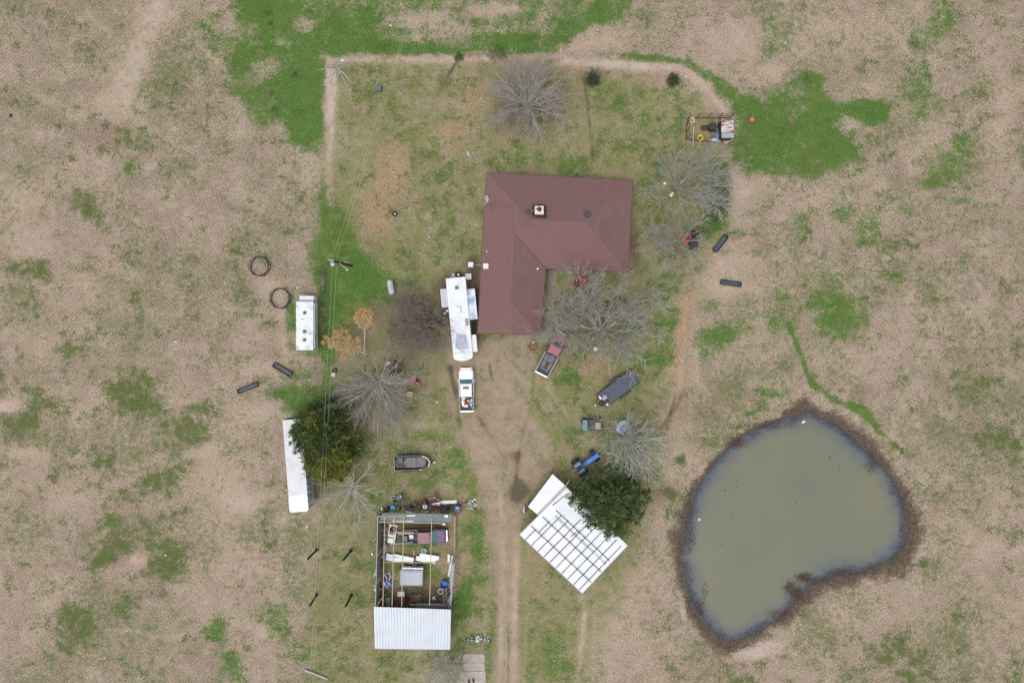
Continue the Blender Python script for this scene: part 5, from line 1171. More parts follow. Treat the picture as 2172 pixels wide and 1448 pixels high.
single("white_freezer", "white chest freezer beside the rust-red cabinet in the barn", "freezer", 850.5, 1259.5, MB().box((0, 0, .42), (.95, .68, .84)).box((0, 0, .87), (.98, .7, .08)), pm("freezer_white", (.6, .62, .64), .4), zp=.8, bev=.05)
single("rust_cabinet", "rust-red metal cabinet against the roofed end of the barn", "cabinet", 851, 1275.5, MB().box((0, 0, .6), (1.2, 1.1, 1.2)).tube([(-.56, -.5, 1.22), (.56, -.5, 1.22), (.56, .5, 1.22), (-.56, .5, 1.22)], .04, 4, closed=True), pm("cabinet_rust", (.16, .05, .038), .6, var=.3), zp=1.0, bev=.03)
single("workbench", "long grey-brown bench top under the barn's south rafters", "bench", 915, 1279, MB().box((.2, 0, .85), (4.3, .7, .06)).box((-1.8, 0, .42), (.08, .6, .84)).box((2.2, 0, .42), (.08, .6, .84)), M_greywood)
single("white_post", "pale beam lying along the front of the barn bench", "beam", 905, 1276, MB().box((.3, 0, 1.0), (5.0, .14, .12), -.01), pm("pale_beam", (.52, .5, .48), .7))
single("timber_heap", "jumbled broken timber and cartons beside the barn bench", "timber", 888.5, 1266, MB().box((-.3, -.2, .25), (.14, 1.5, .1), .3).box((.5, -.1, .35), (.12, 1.4, .1), -.7).box((.1, .3, .3), (.55, .45, .4), .6).box((-.5, .3, .3), (.5, .2, .12), .3).box((-.9, -.2, .35), (.1, 1.4, .1), .15).box((-.3, .0, .15), (.9, .8, .25), .2), pm("mixed_timber", (.26, .19, .12), .8, var=.5, scale=5))
single("white_bucket", "small white bucket on the dark floor near the barn bench", "bucket", 920, 1268, MB().lathe([(0, 0), (.18, 0), (.22, .4), (0, .4)], n=12), M_white, zp=.4)
single("blue_tarp", "crumpled blue and white tarpaulin against the barn's west wall", "tarpaulin", 823, 1232, MB().box((-.1, .6, .4), (.12, 1.3, .3), .5).box((.3, .5, .4), (.14, 1.2, .3), -.3).box((.2, -.2, .35), (1.3, .8, .6), -.5, (.5, .4)).box((-.3, -.3, .5), (.5, 1.3, .2), .5, (.5, .6)).box((.2, .1, .7), (.9, .16, .12), -.7), NT("blue_white_tarp_two").m)
tm = bpy.data.materials["blue_white_tarp_two"]; _t = NT("crumpled_blue_tarp"); _n = _t.noise(2.2, 4, .6); _t.set(Base_Color=_t.mix(_t.mr(_n, .42, .58), (.07, .15, .36), (.55, .62, .74)), Roughness=.45)
bpy.data.objects["blue_tarp"].data.materials[0] = _t.m; bpy.data.materials.remove(tm)
single("propped_sheet", "pale blue-white sheet propped beside the barn's south-west rafters", "metal sheet", 825, 1274, MB().slab([(-.25, -1.1, .2), (.3, -1.1, .25), (.35, .9, 1.1), (-.3, .75, 1.0)], .03), M_galv, 0)
single("red_bar", "red painted bar leaning on the barn's west wall", "bar", 809.5, 1155, MB().tube([(-.7, -.5, .8), (.6, .4, 1.4)], .09, 6), pm("crimson_paint", (.36, .01, .04), .4))
single("grey_satchel", "rounded grey sack by the barn's west wall below the white cart", "sack", 818, 1159, MB().lathe([(0, .55), (.25, .5), (.36, .3), (.32, 0)], n=10, sy=1.7), pm("grey_cloth", (.30, .30, .31), .8))
single("pink_sack", "pinkish-white heap of bags between cart and barn wall", "bags", 817, 1136, MB().lathe([(0, .6), (.2, .5), (.3, .25), (.3, 0)], (0, .25, 0), 8).lathe([(0, .5), (.25, .4), (.35, 0)], (.1, -.35, 0), 8), pm("pink_white_cloth", (.42, .34, .38), .8, var=.6, scale=4))
single("white_jerrycan", "pair of white jugs below the stripped cart in the barn", "jug", 834.5, 1151.5, MB().lathe([(0, 0), (.13, 0), (.15, .25), (.05, .36), (0, .36)], (-.2, 0, 0), 10).lathe([(0, 0), (.12, 0), (.13, .22), (.05, .32), (0, .32)], (.22, .05, 0), 10), M_white)
single("white_box", "white carton on the ground under the lean-to's east end", "box", 941.5, 1111.5, MB().box((0, 0, .2), (.42, .3, .4)), M_white, zp=.4, bev=.02)
single("white_basin", "white basin sitting on the lean-to roof near its east end", "basin", 947, 1093.5, MB().box((0, 0, .12), (.4, .28, .22), 0, (1.2, 1.2)).tube([(.1, .1, .2), (.22, .3, .35)], .03, 5), M_white, z=2.75, zp=2.8, bev=.03)
single("cement_blocks", "grey hollow block pair beside the barn's east post", "block", 952, 1183, MB().box((0, .3, .12), (.28, .5, .24)).box((0, -.3, .12), (.28, .5, .24)).box((0, .3, .245), (.14, .16, .01), m=1).box((0, -.3, .245), (.14, .16, .01), m=1), [M_alu, M_black])
# ------------------------------------------------------------------ yard objects
def trough(px, py, rot, L, W, rounded, label):
    t = thing("feed_trough", label, "feed trough", px, py, rot, "black feed troughs on the pasture")
    r = W / 2 - .02 if rounded else .1
    o, i = rrect(-L / 2, L / 2, -W / 2, W / 2, r), rrect(-L / 2 + .07, L / 2 - .07, -W / 2 + .07, W / 2 - .07, max(r - .06, .04))
    n = len(o); m = MB()
    vs = [(*q, .0) for q in o] + [(*q, .42) for q in o] + [(*q, .42) for q in i] + [(q[0] * .97, q[1] * .8, .14) for q in i]
    fs = [(k * n + j, k * n + (j + 1) % n, (k + 1) * n + (j + 1) % n, (k + 1) * n + j) for k in range(3) for j in range(n)] + [tuple(range(3 * n, 4 * n))]
    m.add(vs, fs).build("tub", M_black, t)
    MB().prism([(q[0] * .95, q[1] * .78) for q in i], .15, .17).build("trough_floor", pm("dusty_plastic", lin(72, 80, 92), .55, var=.2), t)
    lg = MB()
    for x in (-L * .35, L * .35):
        lg.tube([(x, -W / 2 - .04, .0), (x, -W / 2 - .03, .44), (x, W / 2 + .03, .44), (x, W / 2 + .04, .0)], .025, 5)
    lg.build("bracket", M_dark, t)
trough(600, 783.5, bearing(581, 772, 619, 795), 2.95, .72, False, "black trough slanting down-right on the pale strip below the camper")
trough(527, 822, bearing(505, 831, 549, 813), 3.0, .7, False, "black trough slanting up-right on the bare west pasture")
trough(1527, 517, bearing(1514, 534, 1540, 500), 2.9, .78, True, "black round-ended trough standing near the right-hand trees")
trough(1549, 601, bearing(1527, 598, 1571, 604), 2.95, .68, False, "black trough lying nearly level on the pale east pasture")

def hay_ring(px, py, r, rot, label):
    t = thing("hay_ring", label, "hay ring", px, py, rot, "round hay feeder rings on the west pasture")
    for z in (.05, .5, .95):
        MB().ring((0, 0, z), r - (.04 if z == .5 else 0), .05, 40, 5).build("hoop", M_dark, t)
    for i in range(10):
        a = 2 * math.pi * i / 10; MB().tube([(r * math.cos(a), r * math.sin(a), 0), (r * math.cos(a), r * math.sin(a), 1.0)], .035, 5).build("upright", M_dark, t)
    for a in (.2, 1.75, 3.3, 4.9):
        MB().tube([((r - .1) * math.cos(a), (r - .1) * math.sin(a), .95), ((r + .18) * math.cos(a), (r + .18) * math.sin(a), .95)], .035, 5).build("latch", M_dark, t)
hay_ring(553.5, 565.5, 1.33, .2, "dark hay feeder ring farther from the white camper")
hay_ring(597, 633, 1.36, .9, "dark hay feeder ring just above the white camper's corner")

def tank():
    t = thing("propane_tank", "pale grey cylindrical propane tank on the yard grass", "tank", 829.5, 609.5, bearing(826.5, 594, 832, 625), zp=.6)
    m = MB(); L, r = 2.15, .43
    prof = [(-L / 2, .02), (-L / 2 + .05, r * .6), (-L / 2 + .2, r * .93), (-L / 2 + .4, r), (L / 2 - .4, r), (L / 2 - .2, r * .93), (L / 2 - .05, r * .6), (L / 2, .02)]
    m.loft([[(x, q * math.cos(a), .72 + q * math.sin(a)) for a in [2 * math.pi * k / 20 for k in range(20)]] for x, q in prof]).build("shell", pm("tank_grey", (.46, .48, .50), .45, var=.1), t, True)
    MB().lathe([(.2, 1.08), (.2, 1.25), (.16, 1.28), (0, 1.28)], n=16).build("dome", pm("dome_grey", (.40, .42, .44), .5), t)
    for x in (-.6, .6): MB().box((x, 0, .18), (.15, .7, .36)).build("foot", M_dark, t)
tank()

def utility_pole():
    t = thing("utility_pole", "wooden utility pole with grey transformer beside the green strip", "utility pole", 745.5, 563.5)
    o = t.location
    top = P(709, 554, 8.6); tp = Vector((top.x - o.x, top.y - o.y, 8.6))
    MB().tube([(0, 0, -.2), tp], .17, 12, r1=.12).build("pole", pm("creosoted_wood", (.05, .032, .022), .8, var=.3), t)
    d = Vector((-.95, .3, 0)).normalized(); s = Vector((d.y, -d.x, 0))
    c = tp + Vector((-.28, -.3, -.6))
    MB().lathe([(0, -.55), (.27, -.55), (.29, -.5), (.29, .3), (.26, .36), (.1, .4), (0, .4)], tuple(c), 20).build("transformer", pm("transformer_grey", (.42, .41, .43), .4, .2, var=.15), t)
    MB().tube([c + Vector((0, 0, .35)), c + Vector((-.05, .1, .75))], .06, 8).build("bushing", M_white, t)
    MB().tube([tp + Vector((-.1, .1, -.2)), tp + Vector((-.75, .22, -.15))], .05, 6).build("arm", M_white, t)
    MB().tube([tp + Vector((-.75, .22, -.15)), tp + Vector((-1.15, .27, -.1))], .03, 6).build("insulator_rod", pm("yellow_green_rod", (.4, .42, .08), .6), t)
    a = tp + Vector((.3, -.05, -1.2)); b = a + Vector((1.05, -.9, .1)); MB().tube([a, b], .035, 6).build("lamp_arm", M_alu, t)
    MB().lathe([(.06, .14), (.13, .08), (.17, -.06), (0, -.1)], tuple(b), 14).build("lamp_head", pm("lamp_grey", (.6, .66, .62), .4), t)
    return o + tp
pole_top = utility_pole()
def wires():
    wm = pm("weathered_cable", (.36, .38, .30), .6, var=.05)
    ends = []
    for k, (n0, s0, off, lab) in enumerate(((( 879.5, -5), (655.5, 1470), (-.35, 0), "western overhead cable"), ((883.5, -5), (662, 1470), (.2, .05), "eastern overhead cable"))):
        for (e, lab2) in ((n0, "running from the pole up over the green meadow"), (s0, "running from the pole down past the cedar")):
            far_ = P(e[0], e[1], 7.4); a = Vector(pole_top) + Vector((off[0], off[1] + (.4 if e[1] < 100 else -.5), -.35))
            far_ = a.lerp(far_, 1.0)
            pts = []
            for i in range(25):
                u = i / 24; p = a.lerp(far_, u); p.z += -.5 * 4 * u * (1 - u) * .5; pts.append(p)
            o = MB().tube(pts, .016, 5).build("overhead_cable", wm)
            tag(o, f"{lab} {lab2}", "cable", "overhead cables on the utility pole")
wires()

for i, (bx, by, tx, ty, l) in enumerate(((672, 1165.5, 652.5, 1185, "leftmost dark pipe post of the upper pair, next to a pale round patch"), (744, 1167.5, 728, 1187.5, "dark pipe post of the upper pair nearer the barn"),
        (672, 1260.5, 657, 1284.5, "dark pipe post of the lower pair under the overhead cables"), (745, 1262, 733, 1286, "dark pipe post of the lower pair nearer the pale barn roof"))):
    b = P(bx, by); hgt = 4.3; tp = P(tx, ty, hgt)
    m = MB().tube([(0, 0, -.2), (tp.x - b.x, tp.y - b.y, hgt)], .14, 10).lathe([(0, 0), (.3, 0), (.28, .06), (0, .08)], n=12)
    single("pipe_post", l, "post", bx, by, m, pm("black_pipe", (.018, .015, .014), .7), 0, "four dark posts left of the barn")
o = MB().tube([(-1.6, .65, .14), (0, .05, .16), (1.6, -.6, .14)], .15, 10, r1=.12); single("fallen_pole", "fallen pale grey pole lying on the grass at the bottom", "pole", 671, 1429, o, pm("silver_wood", (.46, .42, .38), .85, var=.2))

def dish():
    t = thing("ground_dish", "small pale satellite dish on a post in the worn yard grass", "satellite dish", 990.5, 334)
    MB().cyl((0, 0, 0), (0, 0, 1.0), .05, n=8).build("mast", M_dark, t)
    r = MB().lathe([(0, 0), (.2, .015), (.34, .05), (.42, .1), (.4, .1), (.2, -.01), (0, -.02)], n=24).build("reflector", pm("dish_pale", (.58, .62, .64), .5, var=.05), t, True); r.location = (.14, .12, 1.1); r.rotation_euler = (rad(-12), rad(48), 0)
    MB().tube([(.14, .1, 1.1), (.5, .1, 1.35)], .02, 5).build("feed_arm", M_steel, t)
dish()
def yard_tyre():
    t = thing("lying_wheel", "black tyre with grey rim lying alone on the yard's bare patch", "wheel", 838, 454)
    MB().ring((0, 0, .12), .27, .11, 24, 8).build("tyre", M_tyre, t, True)
    MB().lathe([(0, .1), (.08, .13), (.2, .1), (.2, .0)], (0, 0, .04), 16).build("rim", pm("rim_grey", (.34, .34, .32), .5), t)
yard_tyre()
single("grey_crate", "small slate-grey crate in the yard near the overhead cable", "crate", 803, 188, MB().box((0, 0, .3), (.72, .72, .6), .12).box((.05, 0, .62), (.6, .6, .03), .12), pm("slate_plastic", (.12, .14, .18), .6), rad(-8), zp=.5, bev=.03)
single("boundary_stake", "white stake on the boundary right of the round bare tree", "stake", 1188.5, 116, MB().cyl((0, 0, 0), (0, .1, 1.5), .06, n=8), M_white)
def litter(px, py, s, label, col=(.75, .76, .76), cat="litter", group=None, dark=False):
    rr = random.Random(int(px * 7 + py)); m = MB().box((0, 0, .06), (s, s * rr.uniform(.5, .9), .1), rr.uniform(0, 3), (.8, .7)).box((s * .3, 0, .05), (s * .5, s * .4, .08), rr.uniform(0, 3), (.6, .6))
    return single("litter_scrap", label, cat, px, py, m, pm("litter_dark" if dark else "litter_pale", col, .6), bev=.02)
litter(23, 245, .5, "black rag lying alone on the far west pasture", (.02, .02, .025), dark=True)
for px, py, s, l in ((828.5, 54.5, .32, "white scrap in the green meadow under the overhead cable"), (726.5, 128.5, .36, "white scrap on the pale strip by the spindly corner tree"), (477, 601, .24, "white scrap on the pasture left of the hay rings"), (630.5, 610, .26, "white scrap in green grass above the camper"), (415, 310, .2, "tiny white scrap in the upper-left pasture"),
        (651, 1117, .3, "white scrap on the grass below the box trailer"), (351, 1177, .3, "pale blue scrap in the weedy west pasture"), (911, 503, .22, "white scrap on the yard grass left of the house"), (1666, 91, .24, "white scrap on the straw in the upper-right pasture"), (1019, 209, .18, "white scrap left of the round bare tree"), (656, 806, .2, "white scrap on the grass below the camper")):
    litter(px, py, s, l)
for px, py, s, l in ((373, 725, .7, "pale flat stone in the middle of the west pasture"), (551, 773, .34, "pale stone on the pasture above the west trough"), (870, 921, .3, "pale stone south of the spreading bare tree"), (927, 852, .5, "pale stone on grass west of the white pickup"), (1948, 305, .35, "pale stone among the green tufts of the north-east pasture"), (1910, 306, .3, "pale stone beside the north-east pasture's green tufts"), (1771, 651, .24, "cream stone in the dark green east patch"), (1818, 646, .28, "cream stone at the right rim of the green east patch"), (1456, 163, .6, "pale stones heaped by the small dark shrub")):
    rr = random.Random(int(px)); m = MB().lathe([(0, .16), (s * .3, .13), (s * .5, .05), (s * .48, -.05)], n=9, sy=rr.uniform(.5, .8))
    single("field_stone", l, "stone", px, py, m, pm("cream_stone", (.50, .44, .36), .9, var=.2), rr.uniform(0, 3))
def sticks(name, label, px, py, paths, mat, r=.04):
    m = MB(); o = P(px, py)
    for pth in paths:
        m.tube([(P(x, y).x - o.x, P(x, y).y - o.y, .12 + .1 * ((i * 7) % 3)) for i, (x, y) in enumerate(pth)], r, 5, r1=r * .5)
    single(name, label, "branch", px, py, m, mat)
sticks("fallen_branch", "bleached forked branch lying on the yard's bare earth", 855, 412, [[(835, 393), (842, 399), (850, 401), (857, 409), (863, 414)], [(842, 399), (848, 397), (854, 402)], [(857, 409), (860, 418), (863, 424), (866, 430)], [(863, 414), (870, 416), (873, 418)], [(860, 418), (857, 424), (861, 429)], [(850, 401), (858, 405), (866, 412)]], pm("bleached_wood", (.50, .45, .38), .9))
sticks("fallen_stick", "thin dark stick lying right of the bleached branch", 885, 431, [[(875, 430), (883, 431), (893, 432)], [(882, 431), (886, 434)]], M_rust)

def mower(name, label, px, py, rot, paint, seat, frame=False):
    t = thing(name, label, "riding mower", px, py, rot)
    MB().prism(rrect(.1, .95, -.35, .35, .15), .35, .8).build("hood", paint, t, bev=.05)
    MB().box((-.35, 0, .42), (1.1, .75, .2)).build("body", M_dark, t, bev=.03)
    MB().box((-.4, 0, .68), (.45, .5, .12)).box((-.66, 0, .88), (.1, .48, .4)).build("seat", seat, t, bev=.05)
    MB().ring((.05, 0, .95), .18, .025, 16, 5).build("steering_wheel", M_black, t)
    MB().prism(rrect(-.3, .5, -.6, .6, .2), .15, .28).build("cutting_deck", paint, t, bev=.02)
    for s in (-1, 1):
        wheel(t, -.6, s * .42, .25, .22); wheel(t, .7, s * .4, .19, .15)
    return t
mower("riding_mower", "red riding mower under the oak against the house's inner corner", 1232, 600, bearing(1224, 607, 1236, 596), M_red, M_black)
def red_frame():
    t = thing("tiller_frame", "bright orange-red square frame standing beside the red mower", "frame", 1222, 597, rad(28))
    fm = pm("orange_red_paint", (.72, .08, .03), .4, var=.1)
    for z in (.4, .75): MB().tube([(-.42, -.42, z), (.42, -.42, z), (.42, .42, z), (-.42, .42, z)], .09, 4, closed=True).build("hoop", fm, t)
    MB().tube([(-.1, -.45, .7), (.15, -.95, .55), (.3, -1.15, .5)], .12, 6).tube([(.3, -.45, .5), (.45, -1.1, .5)], .09, 6).build("handle", fm, t)
    for x in (-.4, .4):
        for y in (-.4, .4): MB().box((x, y, .2), (.07, .07, .4)).build("leg", fm, t)
    MB().box((0, 0, .5), (.45, .45, .25)).build("engine", M_dark, t)
    MB().lathe([(0, .66), (.08, .65), (.1, .6)], (.05, .05, 0), 8).build("cap", M_white, t)
red_frame()
def tub_frame():
    m = MB(); L, W = 1.6, 1.15
    m.tube([(-L / 2, -W / 2, .35), (L / 2, -W / 2, .35), (L / 2, W / 2, .35), (-L / 2, W / 2, .35)], .07, 4, closed=True)
    for a, b in (((-L / 2, -W / 2), (L / 2, -W / 2)), ((L / 2, -W / 2), (L / 2, W / 2)), ((L / 2, W / 2), (-L / 2, W / 2)), ((-L / 2, W / 2), (-L / 2, -W / 2))):
        c = ((a[0] + b[0]) / 2, (a[1] + b[1]) / 2, .17); d = (abs(b[0] - a[0]) + .06, abs(b[1] - a[1]) + .06, .34); m.box(c, d)
    single("garden_bed_frame", "open grey rectangular bed frame under the oak's upper limb", "frame", 1244, 638.5, m, pm("frame_grey", (.36, .38, .41), .6), rad(-28), zp=.3)
tub_frame()
single("white_lid_bucket", "white lidded bucket beneath the oak's lower branches", "bucket", 1263, 740, MB().lathe([(.24, 0), (.28, .42), (.31, .44), (.31, .5), (.18, .52), (0, .52)], n=18), pm("bucket_white", (.8, .8, .78), .5), zp=.4)
def red_wire():
    m = MB(); rr = random.Random(2)
    m.ring((0, 0, .1), .62, .03, 24, 5).ring((.05, 0, .35), .5, .025, 24, 5)
    for i in range(9):
        a = i * .7; m.tube([(.6 * math.cos(a), .6 * math.sin(a), .1), (.5 * math.cos(a + .3), .5 * math.sin(a + .3), .35)], .02, 4)
    for i in range(4): m.tube([(-.5, -.4 + i * .25, .12), (.5, -.35 + i * .25, .15)], .015, 4)
    single("wire_cage", "round rusty-red wire cage on the dirt beside the red pickup", "cage", 1131, 735, m, pm("rust_red_wire", (.28, .06, .035), .8))
red_wire()
single("wall_lamp_post", "small white stub at the house's lower corner by the wire cage", "stub", 1131, 725.5, MB().cyl((0, 0, 0), (0, 0, .35), .14, n=10), M_white)
single("yellow_hose", "short length of yellow-green hose along the house's south wall", "hose", 1050, 711, MB().tube([(-.55, 0, .05), (-.2, -.06, .05), (.2, -.02, .05), (.6, .1, .05)], .06, 6), pm("lime_hose", (.48, .55, .06), .5))
# under the spreading tree
def rust_machine():
    t = thing("derelict_machine", "rust-brown derelict machine with pale panels under the spreading bare tree", "machine", 833, 779, rad(15))
    MB().prism(rrect(-.95, .95, -.75, .75, .2), .3, .75).build("body", pm("dark_rust", (.075, .03, .026), .8, var=.5, scale=4), t)
    MB().box((.35, .35, .95), (.5, .4, .4)).build("engine_cover", M_rust, t)
    MB().box((-.35, .68, .92), (.62, .42, .06), .2).build("white_panel", M_white, t)
    MB().box((.72, .1, .9), (.2, .62, .06), -.4).build("pale_panel", pm("bone_panel", (.6, .54, .48), .6), t)
    MB().box((-.85, -.35, .85), (.4, .5, .3), .4).build("red_cover", pm("crimson_cover", (.26, .03, .04), .6), t)
    for x in (-.7, .7):
        for y in (-.75, .75): wheel(t, x, y, .32, .2)
rust_machine()
def tiller():
    t = thing("red_tiller", "faded red garden tiller showing through the spreading tree's right branches", "tiller", 882, 809, rad(-28))
    pr = pm("coral_red", (.58, .12, .10), .6, var=.2)
    MB().lathe([(0, .62), (.2, .6), (.34, .5), (.36, .3)], (-.35, .12, 0), 12).build("cover", pr, t)
    MB().box((.45, -.05, .4), (.75, .5, .3), .1, (.8, .7)).build("hood", pr, t, bev=.06)
    MB().box((0, 0, .25), (1.2, .4, .2)).build("frame", M_dark, t)
    for s in (-1, 1): MB().tube([(-.5, s * .15, .5), (-1.3, s * .3, .95)], .03, 6).build("handle", M_rust, t)
    for s in (-1, 1): wheel(t, .1, s * .32, .22, .12)
tiller()
def small_table():
    t = thing("garden_table", "square yellow-tan table right of the spreading bare tree", "table", 869.5, 835, rad(-4), zp=.7)
    MB().box((0, 0, .72), (.78, .66, .05)).build("tabletop", pm("straw_top", (.52, .44, .20), .7, var=.15), t, bev=.02)
    for x in (-.33, .33):
        for y in (-.27, .27): MB().box((x, y, .35), (.06, .06, .7)).build("leg", M_dark, t)
    MB().box((.05, -.05, .2), (.7, .6, .05)).build("shelf", M_black, t)
small_table()
def garden_chair():
    t = thing("garden_chair", "teal metal-framed garden chair under the overhead cables", "chair", 706, 844.5, rad(6))
    MB().box((.12, 0, .42), (.5, .48, .05)).build("seat", pm("blue_teal_sling", lin(74, 118, 140), .6), t)
    MB().slab([(-.13, -.24, .43), (-.13, .24, .43), (-.42, .24, .95), (-.42, -.24, .95)], .03).build("backrest", pm("dark_teal_sling", (.03, .08, .08), .6), t)
    fm = pm("pale_teal_tube", lin(150, 186, 172), .4)
    for s in (-1, 1):
        MB().tube([(-.52, s * .3, .95), (-.1, s * .28, .62), (.4, s * .3, .62)], .035, 6).build("arm", fm, t)
        MB().tube([(.36, s * .26, 0), (.36, s * .26, .62)], .03, 5).build("leg", fm, t); MB().tube([(-.3, s * .26, 0), (-.12, s * .26, .6)], .03, 5).build("leg", fm, t)
garden_chair()
single("black_kettle", "round dark pot beside the white-topped stump under the cables", "pot", 708.5, 786, MB().lathe([(.24, 0), (.34, .3), (.3, .5), (.15, .56), (0, .58)], n=16), pm("iron_dark", (.03, .028, .03), .6), zp=.4, smooth=True)
single("white_topped_bucket", "brown pail with round white top just below the dark pot", "pail", 707.5, 794, MB().lathe([(.26, 0), (.3, .5)], n=16).lathe([(0, .56), (.2, .56), (.22, .5), (.3, .5)], n=16, m=1), [pm("brown_pail", (.06, .04, .035), .7), pm("bone_lid", (.66, .62, .58), .6)], zp=.4)
# north side of the barn
def grill():
    t = thing("wheelbarrow", "black wheelbarrow-like cart with drum and handles north of the barn", "wheelbarrow", 843.5, 1056.5, rad(30))
    MB().lathe([(.26, 0), (.34, .5), (.3, .5), (.25, .12), (0, .1)], (-.28, 0, 0), 18).build("drum", pm("slate_drum", (.04, .05, .065), .5), t)
    MB().slab([(-.05, -.25, .5), (-.05, .3, .5), (.75, .42, .7), (.75, -.25, .7)], .04).build("tray", pm("dull_lilac", (.16, .14, .15), .7), t)
    MB().tube([(.65, -.05, .72), (.72, .3, .72)], .06, 5).build("white_bar", M_white, t)
    for s in (-1, 1): MB().tube([(.1, s * .35, .5), (1.15, s * .5, .65)], .05, 6).build("handle", M_black, t)
grill()
single("white_hoop", "pale hoop leaning at the black wheelbarrow's left end", "hoop", 834, 1054, MB().ring((0, 0, .25), .34, .06, 20, 6, sy=.6), pm("pale_green_rubber", (.48, .52, .44), .7), rad(25))
single("blue_barrel", "bright sky-blue barrel beside the lean-to's west end", "barrel", 833, 1076, MB().lathe([(0, .86), (.3, .86), (.33, .9), (.33, 0)], n=20).cyl((.2, .12, .88), (.28, .18, .9), .05), pm("sky_blue_plastic", (.01, .36, .78), .4), zp=.8)
single("rusted_barrel", "open rusted barrel at the lean-to's north-west corner", "barrel", 819.5, 1081.5, MB().lathe([(.33, 0), (.33, .85), (.27, .85), (.27, .2), (0, .2)], n=20).box((0, .02, .5), (.4, .14, .1), .6, m=1), [pm("rust_barrel", (.075, .032, .026), .8, var=.4), M_wood], zp=.8)
def bench():
    t = thing("scrap_bench", "dark padded bench seat lying north of the lean-to", "bench", 869, 1077.5, rad(-14))
    MB().box((0, 0, .4), (1.15, .5, .16), 0).build("seat", pm("navy_vinyl", (.045, .045, .075), .5, var=.3), t, bev=.05)
    MB().box((0, -.42, .25), (1.0, .2, .3)).build("base", pm("pale_base", (.42, .38, .32), .7), t)
    for x in (-.5, .5): MB().box((x, 0, .16), (.06, .4, .32)).build("leg", M_dark, t)
bench()
mo = thing("push_mower", "white and dark red lawn mower on the scorched patch by the lean-to", "mower", 902, 1070, rad(92))
MB().box((.42, 0, .45), (.75, .6, .5), 0, (.8, .8)).build("grass_bag", pm("maroon_cover", (.14, .01, .03), .6), mo, bev=.08)
MB().prism(rrect(-.45, .15, -.3, .3, .1), .2, .55).build("engine_cover", M_white, mo, bev=.04)
MB().lathe([(0, .6), (.09, .59), (.1, .55)], (-.15, 0, 0), 12).build("fuel_cap", pm("navy_cap", (.01, .01, .05), .4), mo)
MB().box((.12, 0, .58), (.12, .4, .06)).build("pink_strip", pm("pink_strip", (.7, .35, .42), .5), mo)
MB().prism(rrect(-.9, -.45, -.42, .42, .1), .1, .25).build("deck", pm("black_olive", (.05, .045, .02), .7), mo)
MB().tube([(-.75, -.5, .3), (-.95, -.2, .3), (-.82, 0, .3), (-.95, .2, .3), (-.75, .5, .3)], .06, 6).build("handle", pm("straw_tube", (.52, .44, .26), .6), mo)
for s in (-1, 1): wheel(mo, .3, s * .36, .16, .1); wheel(mo, -.3, s * .36, .16, .1)
single("white_beam", "long white box beam lying on the scorched ground north of the barn", "beam", 953.5, 1063.5, MB().box((0, 0, .15), (2.05, .46, .22)).box((-.8, -.05, .27), (.2, .16, .05), m=1), [M_white, M_steel], rad(2.5), bev=.02)
single("white_offcut", "tapered white offcut pointing at the white beam", "offcut", 926.5, 1065, MB().prism([(-.75, -.08), (.75, .08), (.6, -.14), (-.4, -.28)][::-1], .1, .2).box((.3, -.33, .1), (.5, .1, .1)), M_white, rad(6))
single("black_pail", "open black pail between the white beam and the lean-to", "pail", 952, 1075, MB().lathe([(.27, 0), (.32, .55), (.28, .55), (.22, .08), (0, .06)], n=18), M_black, zp=.4, smooth=True)
def bin_():
    t = thing("waste_bin", "slate-blue lidded waste bin at the lean-to's east end", "bin", 970, 1079.5, rad(80), zp=.8)
    MB().prism(rrect(-.5, .5, -.42, .42, .2), .05, .85, rrect(-.55, .55, -.46, .46, .22)).build("body", pm("bin_green", (.03, .07, .075), .6), t)
    MB().prism(rrect(-.52, .52, -.44, .44, .22), .85, .95, rrect(-.42, .42, -.36, .36, .2)).build("lid", pm("lid_slate", (.07, .11, .15), .5), t, bev=.03)
    MB().box((.2, .02, .97), (.14, .3, .02)).build("label_plate", M_white, t)
bin_()
single("round_grill", "dark round grill base half under the lean-to's north edge", "grill", 941, 1082, MB().ring((0, 0, .35), .42, .08, 24, 6).lathe([(0, .3), (.4, .33)], n=18).cyl((0, 0, 0), (0, 0, .3), .2), pm("grill_black", (.03, .03, .035), .5))
def scrap(name, label, px, py, n, spread, mats, seed, big=.4):
    rr = random.Random(seed); m = MB()
    for i in range(n):
        x, y = rr.gauss(0, spread[0]), rr.gauss(0, spread[1]); k = rr.random()
        if k < .5: m.box((x, y, .1 + .1 * rr.random()), (rr.uniform(.1, big), rr.uniform(.06, big * .5), rr.uniform(.06, .25)), rr.uniform(0, 3), (.8, .8), m=rr.randrange(len(mats)))
        elif k < .8: a = rr.uniform(0, 3); l = rr.uniform(.3, 2.2 * big); m.tube([(x - l / 2 * math.cos(a), y - l / 2 * math.sin(a), .1), (x + l / 2 * math.cos(a), y + l / 2 * math.sin(a), .2)], .03, 4, m=rr.randrange(len(mats)))
        else: m.ring((x, y, .12), rr.uniform(.08, .2), .03, 10, 4, m=rr.randrange(len(mats)))
    o = single(name, label, "scrap", px, py, m, mats); o["kind"] = "stuff"; return o
scrap("scrap_heap", "rusty scrap scattered round the white beam north of the barn", 935, 1071, 55, (1.6, .55), [M_rust, M_rust, M_wood, M_dark, M_red], 3, .3)
scrap("scrap_heap", "rust-red machine parts near the white offcut", 927, 1056, 22, (.45, .4), [M_rust, M_red, M_alu], 9, .3)
scrap("scrap_heap", "dark bits strewn in the row beside the padded bench", 862, 1074, 40, (2.0, .3), [M_dark, M_rust, M_black, M_white], 12, .28)
scrap("scrap_heap", "grey engine parts in the grass beside the driveway", 1002, 1072, 26, (.35, .4), [M_steel, M_dark, M_alu, M_white], 15, .4)
